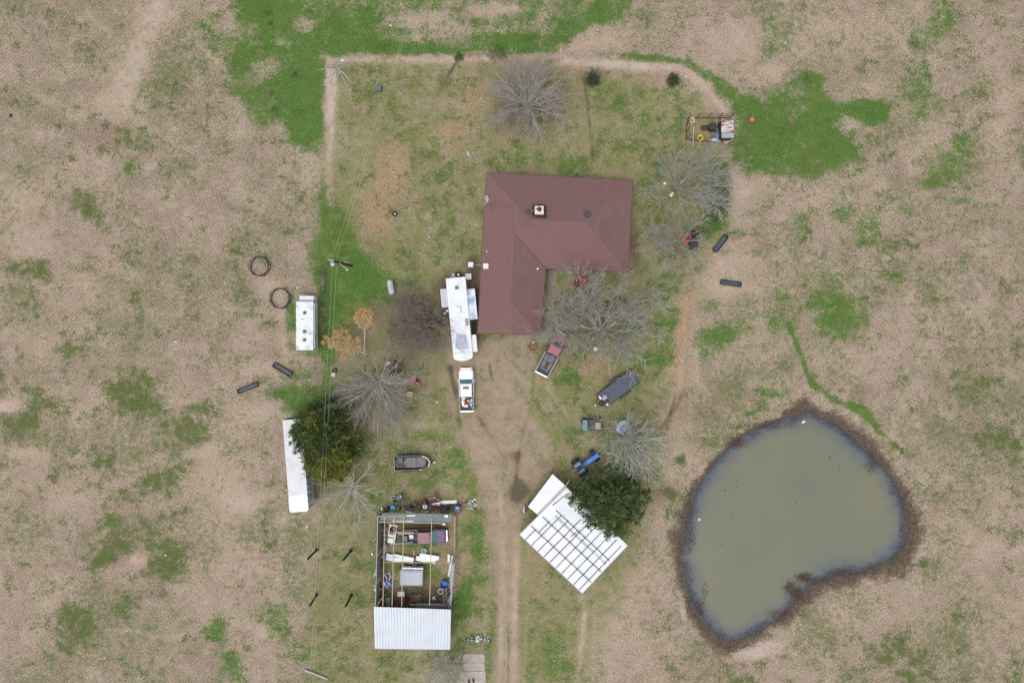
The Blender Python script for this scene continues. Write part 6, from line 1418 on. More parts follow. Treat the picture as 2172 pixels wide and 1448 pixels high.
scrap("scrap_heap", "glass and green-grey scrap heap below the barn near the driveway", 1014, 1353, 70, (.8, .22), [M_alu, M_greywood, pm("bottle_green", (.10, .2, .16), .3), M_dark, M_white], 21, .4)
scrap("scrap_heap", "junk piled along the barn's west wall", 808, 1230, 70, (.5, 3.2), [M_greywood, M_white, M_dark, M_rust, M_galv], 31, .6)
scrap("scrap_heap", "dark odds and ends on the barn floor near the cabinet", 880, 1276, 50, (2.4, .4), [M_dark, M_rust, M_wood, M_black], 33, .35)
scrap("scrap_heap", "brown plant debris and bolts below the canopy annex corner", 1121, 1068, 22, (.35, .3), [M_rust, M_dark, M_wood], 41, .3)
scrap("scrap_heap", "dark hose and black tubes behind the cabinet near the loose wall sheets", 951, 1262, 24, (.3, .8), [M_black, M_dark, M_alu], 44, .3)
single("white_hose_coil", "short white pipe bend and low black block beside the canopy annex", "pipe", 1112, 1080, MB().tube([(.08, .3, .2), (-.08, .1, .25), (-.1, -.15, .25), (0, -.35, .2)], .09, 7).box((.3, 0, .1), (.45, .6, .2), m=1), [M_white, M_black])  # white pipe bend plus a low black box
# under the right-hand trees
def atv():
    t = thing("quad_bike", "black quad bike with red tail under the right-hand bare tree", "quad bike", 1469.5, 504, rad(85))
    MB().box((.1, 0, .65), (1.5, .5, .3), 0, (.9, .8)).build("body", M_black, t, bev=.08)
    MB().box((-.3, 0, .85), (.8, .36, .14)).build("seat", pm("seat_black", (.02, .02, .022), .6), t, bev=.05)
    for x in (.65, -.6):
        for s in (-1, 1):
            wheel(t, x, s * .45, .3, .26); MB().box((x, s * .42, .72), (.6, .36, .06)).build("fender", M_black, t, bev=.03)
    MB().tube([(.35, -.4, 1.0), (.45, 0, 1.05), (.35, .4, 1.0)], .03, 6).build("handlebar", M_dark, t)
    MB().box((1.1, .05, .7), (.3, .4, .2)).build("red_rack", M_red, t, bev=.03)
    tr = thing("black_cart", "small black tub cart below the quad bike", "cart", 1469.5, 520, rad(80))
    MB().prism(rrect(-.75, .75, -.45, .45, .12), .3, .7, rrect(-.85, .85, -.52, .52, .14)).build("tub", M_black, tr, bev=.03)
    for s in (-1, 1): wheel(tr, 0, s * .55, .22, .14)
    MB().tube([(.8, 0, .4), (1.2, 0, .4)], .03, 5).build("drawbar", M_dark, tr)
atv()
def hoop():
    m = MB(); pts = [(.42 * math.cos(a), .42 * math.sin(a), .3) for a in [rad(60 - i * 28) for i in range(11)]]
    m.tube(pts, .13, 8); single("red_float", "bright red open ring hanging low beside the quad bike", "ring", 1456, 506, m, pm("signal_red", (.72, .03, .04), .4), rad(-20), z=.3, smooth=True)
hoop()
def birdhouse():
    t = thing("tree_box", "white box on a pole under the upper right-hand tree", "box", 1424, 412, rad(55), zp=1.8)
    MB().cyl((0, 0, 0), (0, 0, 1.7), .05, n=8).build("pole", M_steel, t)
    MB().box((0, 0, 1.8), (.6, .45, .3)).build("box", pm("box_white", (.66, .66, .68), .5), t, bev=.02)
    MB().box((.05, 0, 1.955), (.1, .44, .02)).build("stripe", M_steel, t)
birdhouse()
single("white_lamp", "small white globe left of the white tree box", "lamp", 1410, 389, MB().cyl((0, 0, 0), (0, 0, 1.4), .03, n=6).lathe([(0, 1.6), (.14, 1.55), (.2, 1.42), (.14, 1.3), (0, 1.26)], n=14), pm("globe_white", (.8, .8, .8), .3), zp=1.4, smooth=True)
# pond
single("floating_crate", "cream box floating by the pond's north inlet", "box", 1706.5, 895, MB().box((0, 0, .08), (.5, .34, .2), .2).box((0, 0, .19), (.4, .26, .04), .2), pm("cream_foam", (.72, .66, .5), .6), rad(15), z=-.47, bev=.02)
single("floating_jug", "pale jug floating near the pond's west shore", "jug", 1484.5, 1102, MB().lathe([(0, 0), (.18, .03), (.2, .2), (.06, .3), (0, .3)], n=10), pm("pale_jug", (.62, .68, .64), .5), z=-.5)
rr = random.Random(77)
for px, py in ((1540, 1041), (1565, 1036), (1563, 1046), (1566, 1020), (1591, 1019), (1553, 1052), (1517, 1056), (1558, 1091), (1552, 1098), (1592, 1122), (1552, 1107), (1533, 1158), (1514, 1210), (1517, 1244), (1691, 1069), (1752, 995), (1763, 972), (1784, 996), (1714, 1146), (1564, 1006)):
    s = rr.uniform(.05, .11); m = MB().lathe([(0, s * .5), (s * .7, s * .35), (s, 0), (s * .8, -s * .4)], n=8, sx=1.5).lathe([(0, s * .9), (s * .3, s * .7), (s * .3, s * .2)], (s * 1.2, 0, 0), 6)
    single("pond_clump", "small dark clump floating on the murky pond", "debris", px, py, m, pm("dark_debris", (.06, .06, .045), .7), rr.uniform(0, 6), "dark clumps floating on the pond", z=-.46)
# ------------------------------------------------------------------ trees
class Segs:
    def __init__(s): s.a, s.b, s.r0, s.r1 = [], [], [], []
    def add(s, a, b, r0, r1): s.a.append(a); s.b.append(b); s.r0.append(r0); s.r1.append(r1)
    def build(s, name, mat, parent, n=3):
        A, B = np.array(s.a, np.float64), np.array(s.b, np.float64); r0, r1 = np.array(s.r0)[:, None], np.array(s.r1)[:, None]
        d = B - A; d /= np.linalg.norm(d, axis=1, keepdims=True) + 1e-9
        ref = np.where(abs(d[:, 2:3]) < .9, np.array([[0, 0, 1.]]), np.array([[1., 0, 0]]))
        u = np.cross(d, ref); u /= np.linalg.norm(u, axis=1, keepdims=True) + 1e-9; w = np.cross(d, u)
        rings = []
        for P0, rr_ in ((A, r0), (B, r1)):
            for j in range(n):
                c, q = math.cos(2 * math.pi * j / n), math.sin(2 * math.pi * j / n); rings.append(P0 + (u * c + w * q) * rr_)
        V = np.stack(rings, 1).reshape(-1, 3)
        N = len(A); base = (np.arange(N) * 2 * n)[:, None]
        F = np.concatenate([base + np.array([[j, (j + 1) % n, n + (j + 1) % n, n + j]]) for j in range(n)], 0)
        return mesh_np(name, V, F, mat, parent)

def mesh_np(name, V, F, mat, parent=None, smooth=True):
    me = bpy.data.meshes.new(name); k = F.shape[1]
    me.vertices.add(len(V)); me.vertices.foreach_set('co', V.astype(np.float32).ravel())
    me.loops.add(F.size); me.loops.foreach_set('vertex_index', F.astype(np.int32).ravel())
    me.polygons.add(len(F)); me.polygons.foreach_set('loop_start', (np.arange(len(F)) * k).astype(np.int32))
    if smooth: me.polygons.foreach_set('use_smooth', np.ones(len(F), bool))
    me.update(calc_edges=True); me.materials.append(mat)
    o = bpy.data.objects.new(name, me); COL.objects.link(o)
    if parent: o.parent = parent
    return o

def perp(d, rr):
    v = Vector((rr.gauss(0, 1), rr.gauss(0, 1), rr.gauss(0, 1))); v -= d * v.dot(d); return v.normalized()

def grow(sg, tw, p, d, L, r, lvl, o, rr):
    """one branch: a bent tapering run that sheds smaller branches; wood thinner than o['fine'] goes to the twigs"""
    step = o['step'] * (1 if lvl < 2 else .8); n = max(2, int(L / step)); step = L / n
    rt = max(r * .35, o['rmin'] * .7)
    for i in range(n):
        t0, t1 = i / n, (i + 1) / n
        d = (d + perp(d, rr) * o['wig'] * (1 if lvl else .6) + Vector((0, 0, o['up'])) ).normalized()
        if p.z < .5 and d.z < 0: d.z = abs(d.z) * .3; d.normalize()
        q = p + d * step
        ra, rb = r + (rt - r) * t0, r + (rt - r) * t1
        (tw if ra < o['fine'] else sg).add(tuple(p), tuple(q), max(ra, o['rmin']), max(rb, o['rmin'] * .8))
        p = q
        if lvl < o['lev'] and t1 > o['bare'] * (1 if lvl == 0 else .5):
            k = o['kids'] * step
            k = int(k) + (rr.random() < k - int(k))
            for _ in range(k):
                a = rad(rr.uniform(*o['ang'])); e = (d * math.cos(a) + perp(d, rr) * math.sin(a)).normalized()
                l2 = L * o['ratio'] * (1 - t1 * .55) * rr.uniform(.6, 1.15)
                if l2 > .25: grow(sg, tw, p, e, l2, max(ra * o['thin'], o['rmin']), lvl + 1, o, rr)

def bark(name, a, b):
    t = NT(name); return t.set(Base_Color=t.mix(t.mr(t.noise(2.5, 4, .6), .3, .7), a, b), Roughness=.9, Specular_IOR_Level=.2)
B_pale = bark("silvery_bark", (.58, .56, .53), (.44, .42, .39))
B_twig = bark("silvery_twigs", (.47, .44, .41), (.32, .29, .27))
B_oak = bark("oak_bark", (.13, .11, .10), (.42, .41, .37))
B_oaktwig = bark("lichen_twigs", (.48, .47, .43), (.31, .29, .27))
B_brown = bark("purple_brown_twigs", (.34, .28, .265), (.21, .17, .16))
B_green = bark("lichen_green_twigs", (.47, .49, .41), (.34, .35, .28))

B_lich = bark("lichen_pale_twigs", (.56, .57, .52), (.42, .43, .38))
BASE = dict(step=.55, wig=.10, up=.012, fine=.034, rmin=.021, lev=3, kids=1.7, ang=(20, 46), ratio=.56, thin=.55, bare=.25)

def bare_tree(name, label, px, py, limbs, seed, trunk_h=1.6, r0=.24, barks=(B_pale, B_twig), group=None, lean=(0, 0), **kw):
    """limbs: list of (px,py,z,radius) tips in map positions, or (count, reach, tip height, dx, dy) for a radial crown"""
    rr = random.Random(seed); o = dict(BASE); o.update(kw)
    t = thing(name, label, "tree", px, py, 0, group)
    g = t.location; sg, tw = Segs(), Segs(); o.setdefault('fat', 1)
    top = Vector((lean[0], lean[1], trunk_h))
    m = MB(); m.tube([(0, 0, -.15), (lean[0] * .3, lean[1] * .3, trunk_h * .4), tuple(top)], r0 * 1.15, 10, r1=r0 * .85)
    for k in range(5): a = k * 1.26; m.tube([(0, 0, .25), (r0 * 1.8 * math.cos(a), r0 * 1.8 * math.sin(a), -.1)], r0 * .4, 5)
    tips = []
    if isinstance(limbs, tuple):
        n, reach, zt, dx, dy = limbs
        for i in range(n):
            a = 2 * math.pi * (i * .618034 + rr.uniform(-.04, .04)); f = math.sqrt((i + .6) / n)
            x, y = reach * f * math.cos(a) + dx * f, reach * f * math.sin(a) + dy * f
            tips.append((Vector((x, y, zt * (1.05 - .5 * f * f) * rr.uniform(.85, 1.1))), r0 * rr.uniform(.3, .46)))
    else:
        for lx, ly, lz, lr in limbs:
            e_ = o.get('out', 1); q = P(px + (lx - px) * e_, py + (ly - py) * e_, lz); tips.append((Vector((q.x - g.x, q.y - g.y, lz)), lr * o.get('fat', 1)))
    for tip, lr in tips:
        d0 = tip - top; L = d0.length; d = d0.normalized()
        start = (d + Vector((0, 0, .35 if not isinstance(limbs, tuple) else .15))).normalized()
        n = max(3, int(L / o['step'])); p = top.copy(); step = L / n
        for i in range(n):
            t0 = i / n; ra = lr; want = (tip - p).normalized()
            e = (start.lerp(want, min(1, t0 * 1.6 + .1)) + perp(d, rr) * o['wig'] * 1.3).normalized()
            q = p + e * step; ra, rb = lr * (1 - .8 * t0), lr * (1 - .8 * (i + 1) / n)
            (tw if ra < o['fine'] else sg).add(tuple(p), tuple(q), max(ra, o['rmin']), max(rb, o['rmin']))
            p = q
            if t0 > o['bare']:
                k = o['kids'] * step * 1.1; k = int(k) + (rr.random() < k - int(k))
                for _ in range(k):
                    a = rad(rr.uniform(*o['ang'])); f = (e * math.cos(a) + perp(e, rr) * math.sin(a)).normalized()
                    grow(sg, tw, p, f, L * o['ratio'] * (1 - t0 * .6) * rr.uniform(.6, 1.1), max(ra * o['thin'], o['rmin']), 1, o, rr)
    for A, B, ra, rb in zip(sg.a, sg.b, sg.r0, sg.r1): m.tube([A, B], ra, 6, r1=rb)
    m.build("trunk", barks[0], t, True)
    tw.build("crown", barks[1], t, 3)
    return t

G_bare = "leafless trees on the lot"
bare_tree("bare_tree", "large round leafless tree with radiating pale branches north of the house", 1119, 236, (34, 6.0, 8.0, -.1, .3), 1, 2.0, .28, group=G_bare, kids=2.7, ratio=.54)
bare_tree("bare_tree", "wide spreading leafless tree fanning over the red tiller and small table", 808, 812, (40, 6.8, 6.6, .3, -2.1), 2, 1.2, .26, group=G_bare, kids=2.5, ratio=.5, wig=.09)
bare_tree("bare_tree", "smaller star-shaped leafless tree below the cedar by the overhead cables", 754, 1028, (20, 5.4, 5.2, -.4, -.6), 3, 1.4, .22, (B_pale, B_lich), group=G_bare, kids=2.2, ratio=.46, rmin=.025)
bare_tree("bare_tree", "spindly leafless tree at the yard's top-left corner", 722, 153, [(690, 138, 4.5, .11), (672, 150, 4.2, .10), (664, 150, 4.4, .09), (712, 182, 4, .10), (700, 190, 3.6, .08), (750, 180, 3.6, .10), (720, 132, 5, .09), (700, 164, 3, .09), (740, 190, 3, .08)], 4, 1.5, .15, group=G_bare, kids=1.3, ratio=.4, lev=2)
bare_tree("oak_tree", "gnarled leafless oak with dark crooked limbs between house and flat-deck trailer", 1268, 702, [(1238, 625, 5.5, .15), (1222, 578, 6.4, .10), (1190, 625, 5.2, .10), (1300, 640, 4.6, .15), (1322, 592, 6.0, .10), (1342, 655, 5, .13), (1400, 655, 5.4, .10), (1375, 610, 5.6, .10), (1190, 690, 4.8, .13), (1140, 705, 5.2, .09), (1165, 655, 5.4, .09), (1330, 725, 4.4, .13), (1385, 715, 5.2, .09), (1330, 790, 4.8, .11), (1362, 765, 5.2, .09), (1238, 735, 3.6, .12), (1200, 750, 4.4, .09), (1225, 775, 4.4, .08), (1268, 665, 6.5, .12), (1275, 740, 5.8, .10), (1290, 775, 4.8, .09), (1260, 600, 6.8, .09)],
    5, 1.8, .36, (B_oak, B_oaktwig), G_bare, step=.42, wig=.26, kids=2.8, ang=(30, 70), ratio=.5, lev=3, rmin=.024, out=1.16, up=.0, fine=.04, fat=1.35)
bare_tree("bare_tree", "leaning leafless tree over green weeds below the hen yard", 1427, 405, [(1470, 355, 5.5, .12), (1500, 320, 6.5, .09), (1530, 330, 6, .08), (1400, 340, 6, .09), (1430, 325, 6, .08), (1540, 395, 5, .08), (1520, 420, 4.4, .08), (1545, 440, 4.2, .07), (1475, 400, 4.5, .08), (1455, 430, 4, .07), (1370, 405, 4.6, .05), (1390, 428, 4, .05), (1550, 360, 5, .07), (1490, 440, 4.2, .07), (1460, 335, 6, .08)],
    6, 1.5, .2, (B_oak, B_oaktwig), G_bare, kids=3.1, ratio=.52, wig=.14, out=1.1, rmin=.025)
bare_tree("bare_tree", "crooked leafless tree over the quad bike right of the house", 1436, 522, [(1400, 480, 5, .10), (1365, 492, 5, .08), (1385, 530, 4.4, .08), (1362, 525, 4.6, .05), (1450, 455, 5.2, .08), (1425, 450, 5.4, .08), (1475, 475, 4.8, .08), (1500, 450, 4.6, .07), (1465, 550, 4, .10), (1492, 555, 4.2, .07), (1475, 585, 3.8, .06), (1420, 560, 4, .07), (1440, 590, 4, .05), (1395, 565, 4.2, .06), (1410, 510, 5, .08), (1490, 500, 4.6, .07)],
    7, 1.4, .2, (B_oak, B_oaktwig), G_bare, kids=3.1, ratio=.5, out=1.12, rmin=.025, wig=.18, ang=(28, 60), step=.45)
bare_tree("bare_tree", "dense pale grey leafless tree beside the blue tractor and dark cedar", 1326, 928, (38, 4.9, 6.2, .8, -.9), 8, 1.3, .24, (B_green, B_lich), G_bare, kids=2.8, ratio=.5, rmin=.026)
bare_tree("bare_tree", "small leafless tree arching over the dark buggy", 1290, 906, (14, 3.4, 3.8, -.9, -.5), 9, 1.0, .1, (B_green, B_lich), G_bare, kids=2.0, ratio=.5)
bare_tree("bare_shrub", "bushy leafless shrub at the pale barn roof's lower corner", 955, 1400, (40, 3.3, 3.4, -.3, -.9), 10, .4, .11, (B_pale, B_lich), G_bare, kids=3.2, ratio=.5, lev=3, rmin=.026)
bare_tree("bare_shrub", "low olive-grey shrub right of the round bare tree", 1256, 173, (26, 1.35, 2.6, .1, .3), 11, .3, .06, (B_green, bark("olive_twigs", (.10, .115, .07), (.16, .17, .11))), G_bare, kids=3.4, ratio=.5, lev=2, step=.3)
for i, (px, py, rch, n, l) in enumerate(((868, 640, 3.4, 20, "tangled brown thicket nearest the propane tank"), (905, 690, 4.2, 26, "dense purple-brown thicket beside the long white trailer"), (860, 715, 3.8, 22, "low brown thicket above the spreading bare tree"), (925, 735, 2.8, 14, "brown brush between thicket and white pickup"))):
    bare_tree("thicket", l, px, py, (n, rch, 2.8, 0, 0), 20 + i, .5, .09, (B_brown, B_brown), "brown brush beside the long trailer", kids=3.2, rmin=.026, ratio=.55, wig=.2, ang=(30, 75), step=.4, up=0)
bare_tree("bare_tree", "dark-limbed leafless tree whose branches overhang the long trailer's roof", 925, 680, [(955, 702, 4.2, .09), (980, 712, 4.6, .06), (975, 695, 4.8, .05), (990, 725, 4.6, .05), (960, 725, 4.4, .05), (985, 745, 4.2, .04), (945, 675, 4.4, .05), (880, 655, 4, .08), (845, 670, 3.6, .06), (810, 655, 3.2, .05), (900, 640, 4, .06), (965, 680, 4.6, .05), (850, 700, 3.4, .05), (890, 720, 3.2, .06)],
    30, 1.6, .16, (bark("wet_dark_bark", (.06, .045, .04), (.10, .08, .075)), B_brown), G_bare, kids=1.5, ratio=.38, wig=.2, ang=(28, 65), step=.42)
bare_tree("brush_pile", "heap of dead grey branches left of the overhead cables", 685, 604, [(682, 575, .8, .05), (690, 580, .6, .04), (676, 592, .7, .05), (694, 598, .5, .04), (680, 615, .7, .05), (690, 620, .6, .04), (684, 628, .5, .04), (672, 604, .5, .04), (696, 588, .4, .03), (680, 566, .5, .03)], 31, .3, .08, (B_oak, bark("dead_brush", (.20, .17, .15), (.11, .09, .085))), None, kids=5, ratio=.6, wig=.25, ang=(30, 80), step=.3, up=-.01, fat=1.4, rmin=.03)

# ------------------------------------------------------------------ leafy crowns
def leaf_mat(name, cols, rough=.65):
    t = NT(name); a = t.attr("tint"); r, g, b = t.sep(a.outputs["Color"])
    c = t.mix(t.mr(r, 0, .5), cols[0], cols[1]); c = t.mix(t.mr(r, .5, 1), c, cols[2]); c = t.mix(t.math('MULTIPLY', g, .85), c, cols[3])
    return t.set(Base_Color=c, Roughness=rough, Specular_IOR_Level=.25)

def sprays(name, C, Dr, ln, wd, tint, mat, parent, seed):
    """pointed leaf sprays: centre, direction, length, width"""
    g = np.random.default_rng(seed); N = len(C)
    Dr = Dr / (np.linalg.norm(Dr, axis=1, keepdims=True) + 1e-9)
    v = g.normal(size=(N, 3)); u = np.cross(Dr, v); u /= np.linalg.norm(u, axis=1, keepdims=True) + 1e-9
    ln, wd = ln[:, None], wd[:, None]
    V = np.stack([C, C + Dr * ln * .45 + u * wd, C + Dr * ln, C + Dr * ln * .45 - u * wd], 1).reshape(-1, 3)
    F = np.arange(N * 4).reshape(-1, 4)
    o = mesh_np(name, V, F, mat, parent, False)
    a = o.data.attributes.new("tint", 'FLOAT_COLOR', 'POINT')
    T = np.repeat(np.concatenate([tint, np.zeros((N, 1)), np.ones((N, 1))], 1), 4, 0); a.data.foreach_set('color', T.astype(np.float32).ravel())
    return o

def cedar(name, label, px, py, lobes, seed, cols, h):
    """lobes: (px, py, z, radius metres, yellow share)"""
    t = thing(name, label, "tree", px, py); g = np.random.default_rng(seed); o = t.location
    MB().tube([(0, 0, -.1), (.1, .05, h * .55), (.15, .1, h * .85)], .3, 10, r1=.06).build("trunk", B_oak, t, True)
    Cs, Ds, Ts, Ls = [], [], [], []
    for lx, ly, lz, rl, yel in lobes:
        q = P(lx, ly, lz); c = np.array([q.x - o.x, q.y - o.y, lz])
        nb = int(26 * rl * rl)                                        # branchlets: each a drooping feather of sprays
        d = g.normal(size=(nb, 3)); d[:, 2] = d[:, 2] * .7 + .45; d /= np.linalg.norm(d, axis=1, keepdims=True)
        ax = d * np.array([1, 1, .45]) + g.normal(size=(nb, 3)) * .32; ax /= np.linalg.norm(ax, axis=1, keepdims=True)
        b = c + d * (rl * (.25 + .6 * g.random(nb) ** .7))[:, None] * np.array([1, 1, .8])
        blen = g.uniform(.5, 1.25, nb) * min(1.15, .5 + rl * .25)
        tone = np.clip(g.normal(.42, .3, nb), 0, 1); yy = (g.random(nb) < yel * 1.25) * g.uniform(.35, 1, nb)
        k = 30
        for j in range(k):
            f = (j + g.random(nb)) / k
            lat = g.normal(size=(nb, 3)) * (.26 * (1.05 - f))[:, None]
            s = b + ax * (blen * f)[:, None] + lat - np.array([0, 0, .12]) * (f ** 2)[:, None]
            Cs.append(s); Ds.append(ax + lat * 2.2 + g.normal(size=(nb, 3)) * .25); Ts.append(np.stack([np.clip(tone + .3 * (f - .5) + g.normal(0, .1, nb), 0, 1), yy * (.5 + .5 * f)], 1)); Ls.append(g.uniform(.18, .42, nb))
    C, Dd_, T, L_ = map(np.concatenate, (Cs, Ds, Ts, Ls))
    C[:, 2] = np.maximum(C[:, 2], .15)
    sprays("crown", C, Dd_, L_, L_ * .17, T, leaf_mat(name + "_leaves", cols), t, seed)
    return t
cg = ((.030, .054, .017), (.062, .105, .028), (.13, .175, .04), (.34, .30, .035))
cedar("cedar_tree", "dark cedar with yellow-green lower side overhanging the white box trailer", 712, 925,
      [(652, 905, 5.5, 1.7, .05), (684, 905, 6.4, 2.1, .12), (718, 890, 4.6, 1.6, .1), (648, 938, 5.2, 1.6, .06), (695, 940, 7.0, 2.3, .25), (732, 930, 4.6, 1.7, .25), (672, 975, 5.2, 1.6, .4), (706, 980, 5.6, 2.0, .6), (735, 972, 3.8, 1.2, .5), (690, 1003, 4.2, 1.3, .7), (752, 945, 3.0, 1.0, .2), (672, 873, 4.0, 1.3, .03), (700, 862, 3.0, 1.1, .03), (636, 918, 4.2, 1.0, .04), (722, 1000, 3.6, 1.1, .65), (662, 1000, 3.8, 1.0, .6)], 51, cg, 7.5)
cedar("cedar_tree", "broad dark cedar spreading over the white canopy's north-east edge", 1283, 1062,
      [(1292, 1068, 6.4, 2.3, .2), (1255, 1058, 5.2, 1.8, .06), (1236, 1035, 4.0, 1.3, .05), (1330, 1058, 5.2, 1.9, .2), (1358, 1055, 3.8, 1.2, .2), (1300, 1030, 4.6, 1.7, .12), (1262, 1090, 4.6, 1.6, .08), (1308, 1098, 5, 1.9, .2), (1342, 1088, 4, 1.4, .22), (1290, 1117, 3.8, 1.1, .1), (1322, 1118, 3.6, 1.0, .1), (1226, 1062, 3.8, 1.0, .04), (1262, 1018, 3.4, 1.1, .06), (1338, 1025, 3.4, 1.2, .15)], 52,
      ((.036, .06, .026), (.072, .112, .042), (.135, .18, .07), (.28, .26, .05)), 6.5)
def small_bush(label, px, py, r, h, cols, seed, n=900, grp=None):
    t = thing("shrub", label, "shrub", px, py, 0, grp); g = np.random.default_rng(seed)
    MB().tube([(0, 0, -.05), (0, 0, h * .5)], .05, 6).build("stem", B_oak, t)
    d = g.normal(size=(n, 3)); d[:, 2] = abs(d[:, 2]); d /= np.linalg.norm(d, axis=1, keepdims=True)
    C = d * (g.random(n) ** .4)[:, None] * np.array([r, r, h]) * (1 + .25 * np.sin(d[:, :1] * 5 + d[:, 1:2] * 4))
    sprays("foliage", C, d + g.normal(size=(n, 3)) * .7, g.uniform(.15, .35, n), g.uniform(.02, .05, n), np.stack([np.clip(g.normal(.5, .3, n), 0, 1), g.random(n) * .2], 1), leaf_mat(f"shrub_leaves_{seed}", cols), t, seed)
small_bush("compact dark green shrub at the yard's top-right corner", 1427, 172, .85, 1.3, ((.03, .045, .018), (.055, .08, .03), (.09, .12, .05), (.16, .17, .08)), 61, 900)
small_bush("dull olive bush standing inside the low grey twiggy shrub", 1258, 172, .9, 1.4, ((.04, .045, .025), (.07, .08, .045), (.11, .12, .075), (.16, .16, .12)), 62, 1100)
small_bush("bright spiky green plant on the yard's north boundary", 974, 122, .62, .7, ((.05, .10, .03), (.08, .16, .045), (.13, .22, .07), (.18, .24, .11)), 63, 450)
small_bush("dark hedge-like bush touching the round bare tree's north side", 1058, 116, 1.5, .35, ((.06, .11, .035), (.09, .15, .045), (.13, .19, .06), (.18, .2, .09)), 64, 500)

def berry_tree():
    t = thing("chinaberry_tree", "leafless tree hung with orange-tan seed clusters below the camper", "tree", 778, 758); o = t.location
    rr = random.Random(12); g = np.random.default_rng(12); m = MB(); tw = Segs()
    low = [(690, 715), (699, 722), (686, 726), (701, 733), (712, 728), (708, 715), (718, 712), (722, 722), (728, 730), (716, 738), (726, 740), (735, 735), (738, 724), (730, 715), (742, 714), (748, 724), (745, 734), (738, 745), (730, 750), (752, 740), (757, 730), (758, 744), (722, 705), (735, 703), (748, 748), (764, 736), (712, 704), (729, 758), (760, 720)]
    up = [(758, 664), (766, 660), (775, 657), (783, 660), (788, 667), (784, 675), (774, 670), (764, 673), (758, 682), (770, 683), (780, 686), (764, 691), (774, 692), (787, 684), (768, 666), (755, 674)]
    m.tube([(0, 0, -.1), (-.1, .3, 1.0), (.0, .6, 1.8)], .13, 8, r1=.1)
    for hub, cl in (((742, 735, 3.2), low), ((774, 700, 3.0), up)):
        h = P(*hub); h = Vector((h.x - o.x, h.y - o.y, hub[2])); m.tube([(0, .6, 1.8), (h * .5 + Vector((.1, .3, 1.2))), h], .09, 7, r1=.06)
        for x, y in cl:
            z = rr.uniform(3.2, 4.4); q = P(x, y, z); q = Vector((q.x - o.x, q.y - o.y, z)); mid = (h + q) / 2 + Vector((rr.uniform(-.2, .2), rr.uniform(-.2, .2), .1))
            m.tube([h, mid, q], .035, 5, r1=.02)
    for k in range(3): q = Vector((rr.uniform(-.8, .8), rr.uniform(-.9, 1.0), 2.8)); m.tube([(0, .4, 1.4), q], .05, 6, r1=.02)
    m.build("trunk", B_pale, t, True)
    Cs, Ds = [], []
    for x, y in low + up:
        z = rr.uniform(3.3, 4.2); q = P(x, y, z); c = np.array([q.x - o.x, q.y - o.y, z]); n = 130
        d = g.normal(size=(n, 3)); d /= np.linalg.norm(d, axis=1, keepdims=True); s = rr.uniform(.2, .36)
        Cs.append(c + d * s * g.random((n, 1)) ** .6); Ds.append(d + g.normal(size=(n, 3)) * .5)
    C, D_ = np.concatenate(Cs), np.concatenate(Ds); n = len(C)
    sprays("seed_clusters", C, D_, g.uniform(.12, .26, n), g.uniform(.03, .055, n), np.stack([np.clip(g.normal(.5, .3, n), 0, 1), g.random(n) * .3], 1), leaf_mat("orange_seed_husks", ((.44, .25, .10), (.62, .38, .17), (.76, .52, .27), (.66, .5, .33))), t, 13)
berry_tree()

# ------------------------------------------------------------------ ground cover: rushes at the pond, rank weeds, winter grass
def cover(name, X, Y, ln, wd, tilt, mat, tint, seed, kind="stuff"):
    g = np.random.default_rng(seed); N = len(X)
    j = np.clip(np.searchsorted(gx, X), 1, len(gx) - 1); i = np.clip(np.searchsorted(gy, Y), 1, len(gy) - 1)
    Z = np.maximum(GZ[i, j], -.5) - .02
    a = g.random(N) * 6.283; e = tilt(g, N)
    d = np.stack([np.cos(a) * np.sin(e), np.sin(a) * np.sin(e), np.cos(e)], 1)
    C = np.stack([X, Y, Z], 1); u = np.stack([-np.sin(a), np.cos(a), 0 * a], 1)
    ln, wd = ln[:, None], wd[:, None]
    V = np.stack([C - u * wd, C + u * wd, C + d * ln], 1).reshape(-1, 3); F = np.arange(N * 3).reshape(-1, 3)
    o = mesh_np(name, V, F, mat, None, False); o["kind"] = kind
    at = o.data.attributes.new("tint", 'FLOAT_COLOR', 'POINT')
    T = np.repeat(np.stack([tint, g.random(N) * .3, 0 * tint, 0 * tint + 1], 1), 3, 0); at.data.foreach_set('color', T.astype(np.float32).ravel())
    return o
def scatter(n, box, prob, seed):
    g = np.random.default_rng(seed); X = g.uniform(box[0], box[1], n).astype(np.float32); Y = g.uniform(box[2], box[3], n).astype(np.float32)
    M = [q for q in masks(X, Y)]; keep = g.random(n) < prob(*M); return X[keep], Y[keep], [q[keep] for q in M]

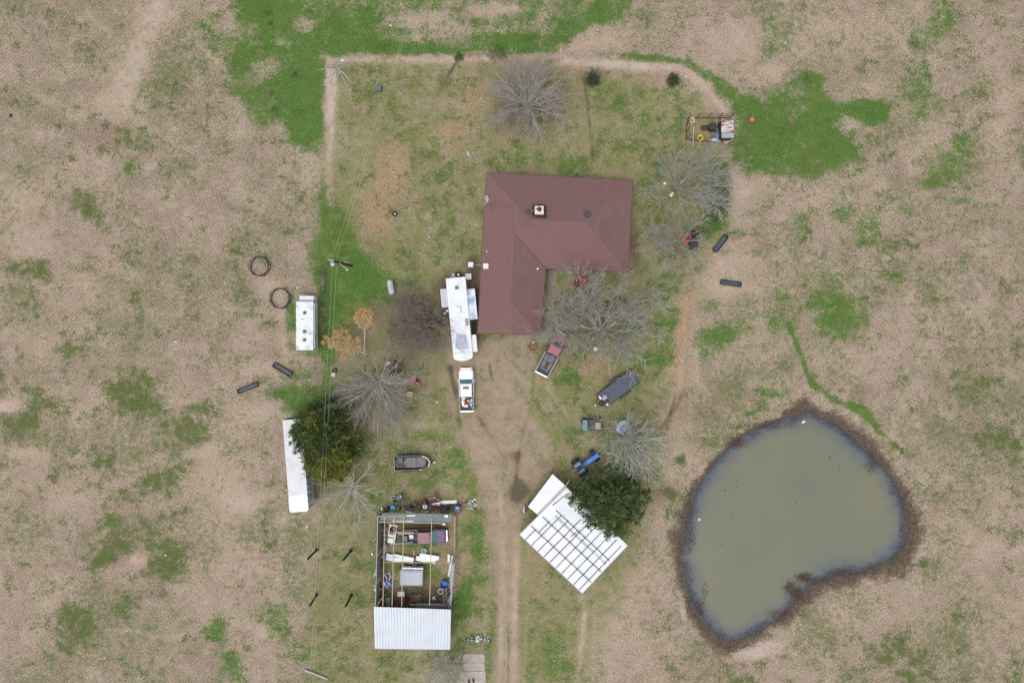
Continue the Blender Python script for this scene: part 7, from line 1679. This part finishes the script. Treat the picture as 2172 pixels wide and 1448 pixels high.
g0 = np.random.default_rng(5)
X, Y, M = scatter(330000, (20, 62, -46, -6), lambda g, o, d, r, l, t, m, y, s: np.where(s > .15, np.clip((m - .2) * .55, 0, .5), np.where(s > -.6, .05, 0)), 71)
n = len(X)
cover("rushes", X, Y, g0.uniform(.2, .6, n), g0.uniform(.012, .03, n), lambda g, N: g.uniform(.5, 1.35, N), leaf_mat("dead_rushes", ((.045, .034, .028), (.13, .10, .078), (.34, .275, .21), (.38, .30, .22))), np.clip(g0.normal(.42, .42, n), 0, 1), 72)
def islet():
    t = None; Xs, Ys = [], []
    g = np.random.default_rng(8)
    for px, py, rx, ry, k in ((1690, 1252, 14, 16, 900), (1722, 1232, 22, 8, 700), (1655, 1304, 24, 10, 260), (1790, 1214, 26, 6, 300), (1630, 903, 40, 7, 260), (1572, 940, 22, 9, 200), (1920, 1110, 7, 40, 320), (1464, 1120, 6, 60, 320), (1488, 1290, 8, 34, 260), (1858, 985, 16, 26, 220)):
        c_ = g.normal(size=(9, 2)) * .55; p = np.array([px, py]) + (c_[g.integers(0, 9, k)] + g.normal(size=(k, 2)) * .3) * np.array([rx, ry])
        Xs.append((p[:, 0] - CX) / S); Ys.append((CY - p[:, 1]) / S)
    X, Y = np.concatenate(Xs).astype(np.float32), np.concatenate(Ys).astype(np.float32); n = len(X)
    cover("flooded_rushes", X, Y, g.uniform(.3, .9, n), g.uniform(.012, .028, n), lambda g, N: g.uniform(.7, 1.45, N), leaf_mat("rusty_rushes", ((.06, .036, .026), (.12, .07, .045), (.18, .12, .08), (.2, .15, .11))), np.clip(g.normal(.45, .3, n), 0, 1), 73)
islet()
GRASS = leaf_mat("winter_grass", ((.025, .062, .010), (.045, .105, .018), (.08, .15, .035), (.13, .17, .06)), .7)
X, Y, M = scatter(420000, (-72, 72, -48, 48), lambda g, o, d, r, l, t, m, y, s: np.where(s > .5, np.clip((g - .35) * .9, 0, .8) * (1 - t), 0), 74)
n = len(X); cover("grass", X, Y, g0.uniform(.06, .2, n), g0.uniform(.012, .035, n), lambda g, N: g.uniform(.3, 1.4, N), GRASS, np.clip(g0.normal(.45, .28, n), 0, 1), 75)
# rank green weeds under the right-hand trees and dark tussocks in the meadow
Xs, Ys = [], []
for px, py, rx, ry, k in ((1530, 400, 22, 50, 4200), (1515, 450, 24, 36, 2600), (1495, 490, 22, 18, 900), (1540, 355, 12, 20, 500), (567, 28, 12, 9, 420), (573, 51, 6, 6, 180), (655, 25, 8, 6, 160), (626, 159, 10, 8, 300), (582, 235, 12, 10, 360), (575, 197, 8, 6, 140), (440, 225, 7, 6, 150), (386, 185, 8, 7, 160), (405, 100, 8, 7, 150), (224, 268, 11, 14, 420), (1940, 95, 14, 12, 420), (1970, 163, 12, 7, 220), (1680, 152, 10, 6, 180), (2020, 28, 20, 24, 300), (1890, 625, 1, 1, 5), (1836, 515, 12, 9, 260), (1836, 632, 9, 6, 160), (2149, 895, 9, 8, 220), (2113, 850, 7, 7, 160), (1441, 976, 14, 11, 500), (1600, 498, 18, 9, 300), (1545, 497, 14, 10, 260), (1625, 305, 14, 10, 200), (1660, 285, 20, 14, 260), (2020, 215, 20, 20, 160), (540, 520, 10, 8, 160), (1120, 80, 24, 10, 400), (965, 20, 20, 8, 160), (1160, 385, 90, 10, 260)):
    g = np.random.default_rng(int(px + py)); a, q = g.random(k) * 6.283, np.sqrt(g.random(k)) * (.7 + .3 * np.sin(3 * g.random(k) * 6))
    h_ = k * 9 // 20 if k > 800 else k // 4; Xs.append(((px + rx * 1.3 * q * np.cos(a) - CX) / S)[:h_]); Ys.append(((CY - py - ry * 1.3 * q * np.sin(a)) / S)[:h_])
X, Y = np.concatenate(Xs).astype(np.float32), np.concatenate(Ys).astype(np.float32); n = len(X)
cover("weeds", X, Y, g0.uniform(.12, .34, n), g0.uniform(.03, .06, n), lambda g, N: g.uniform(.2, 1.1, N), leaf_mat("rank_weeds", ((.045, .085, .03), (.075, .13, .045), (.11, .18, .07), (.16, .2, .11)), .6), np.clip(g0.normal(.45, .3, n), 0, 1), 79)
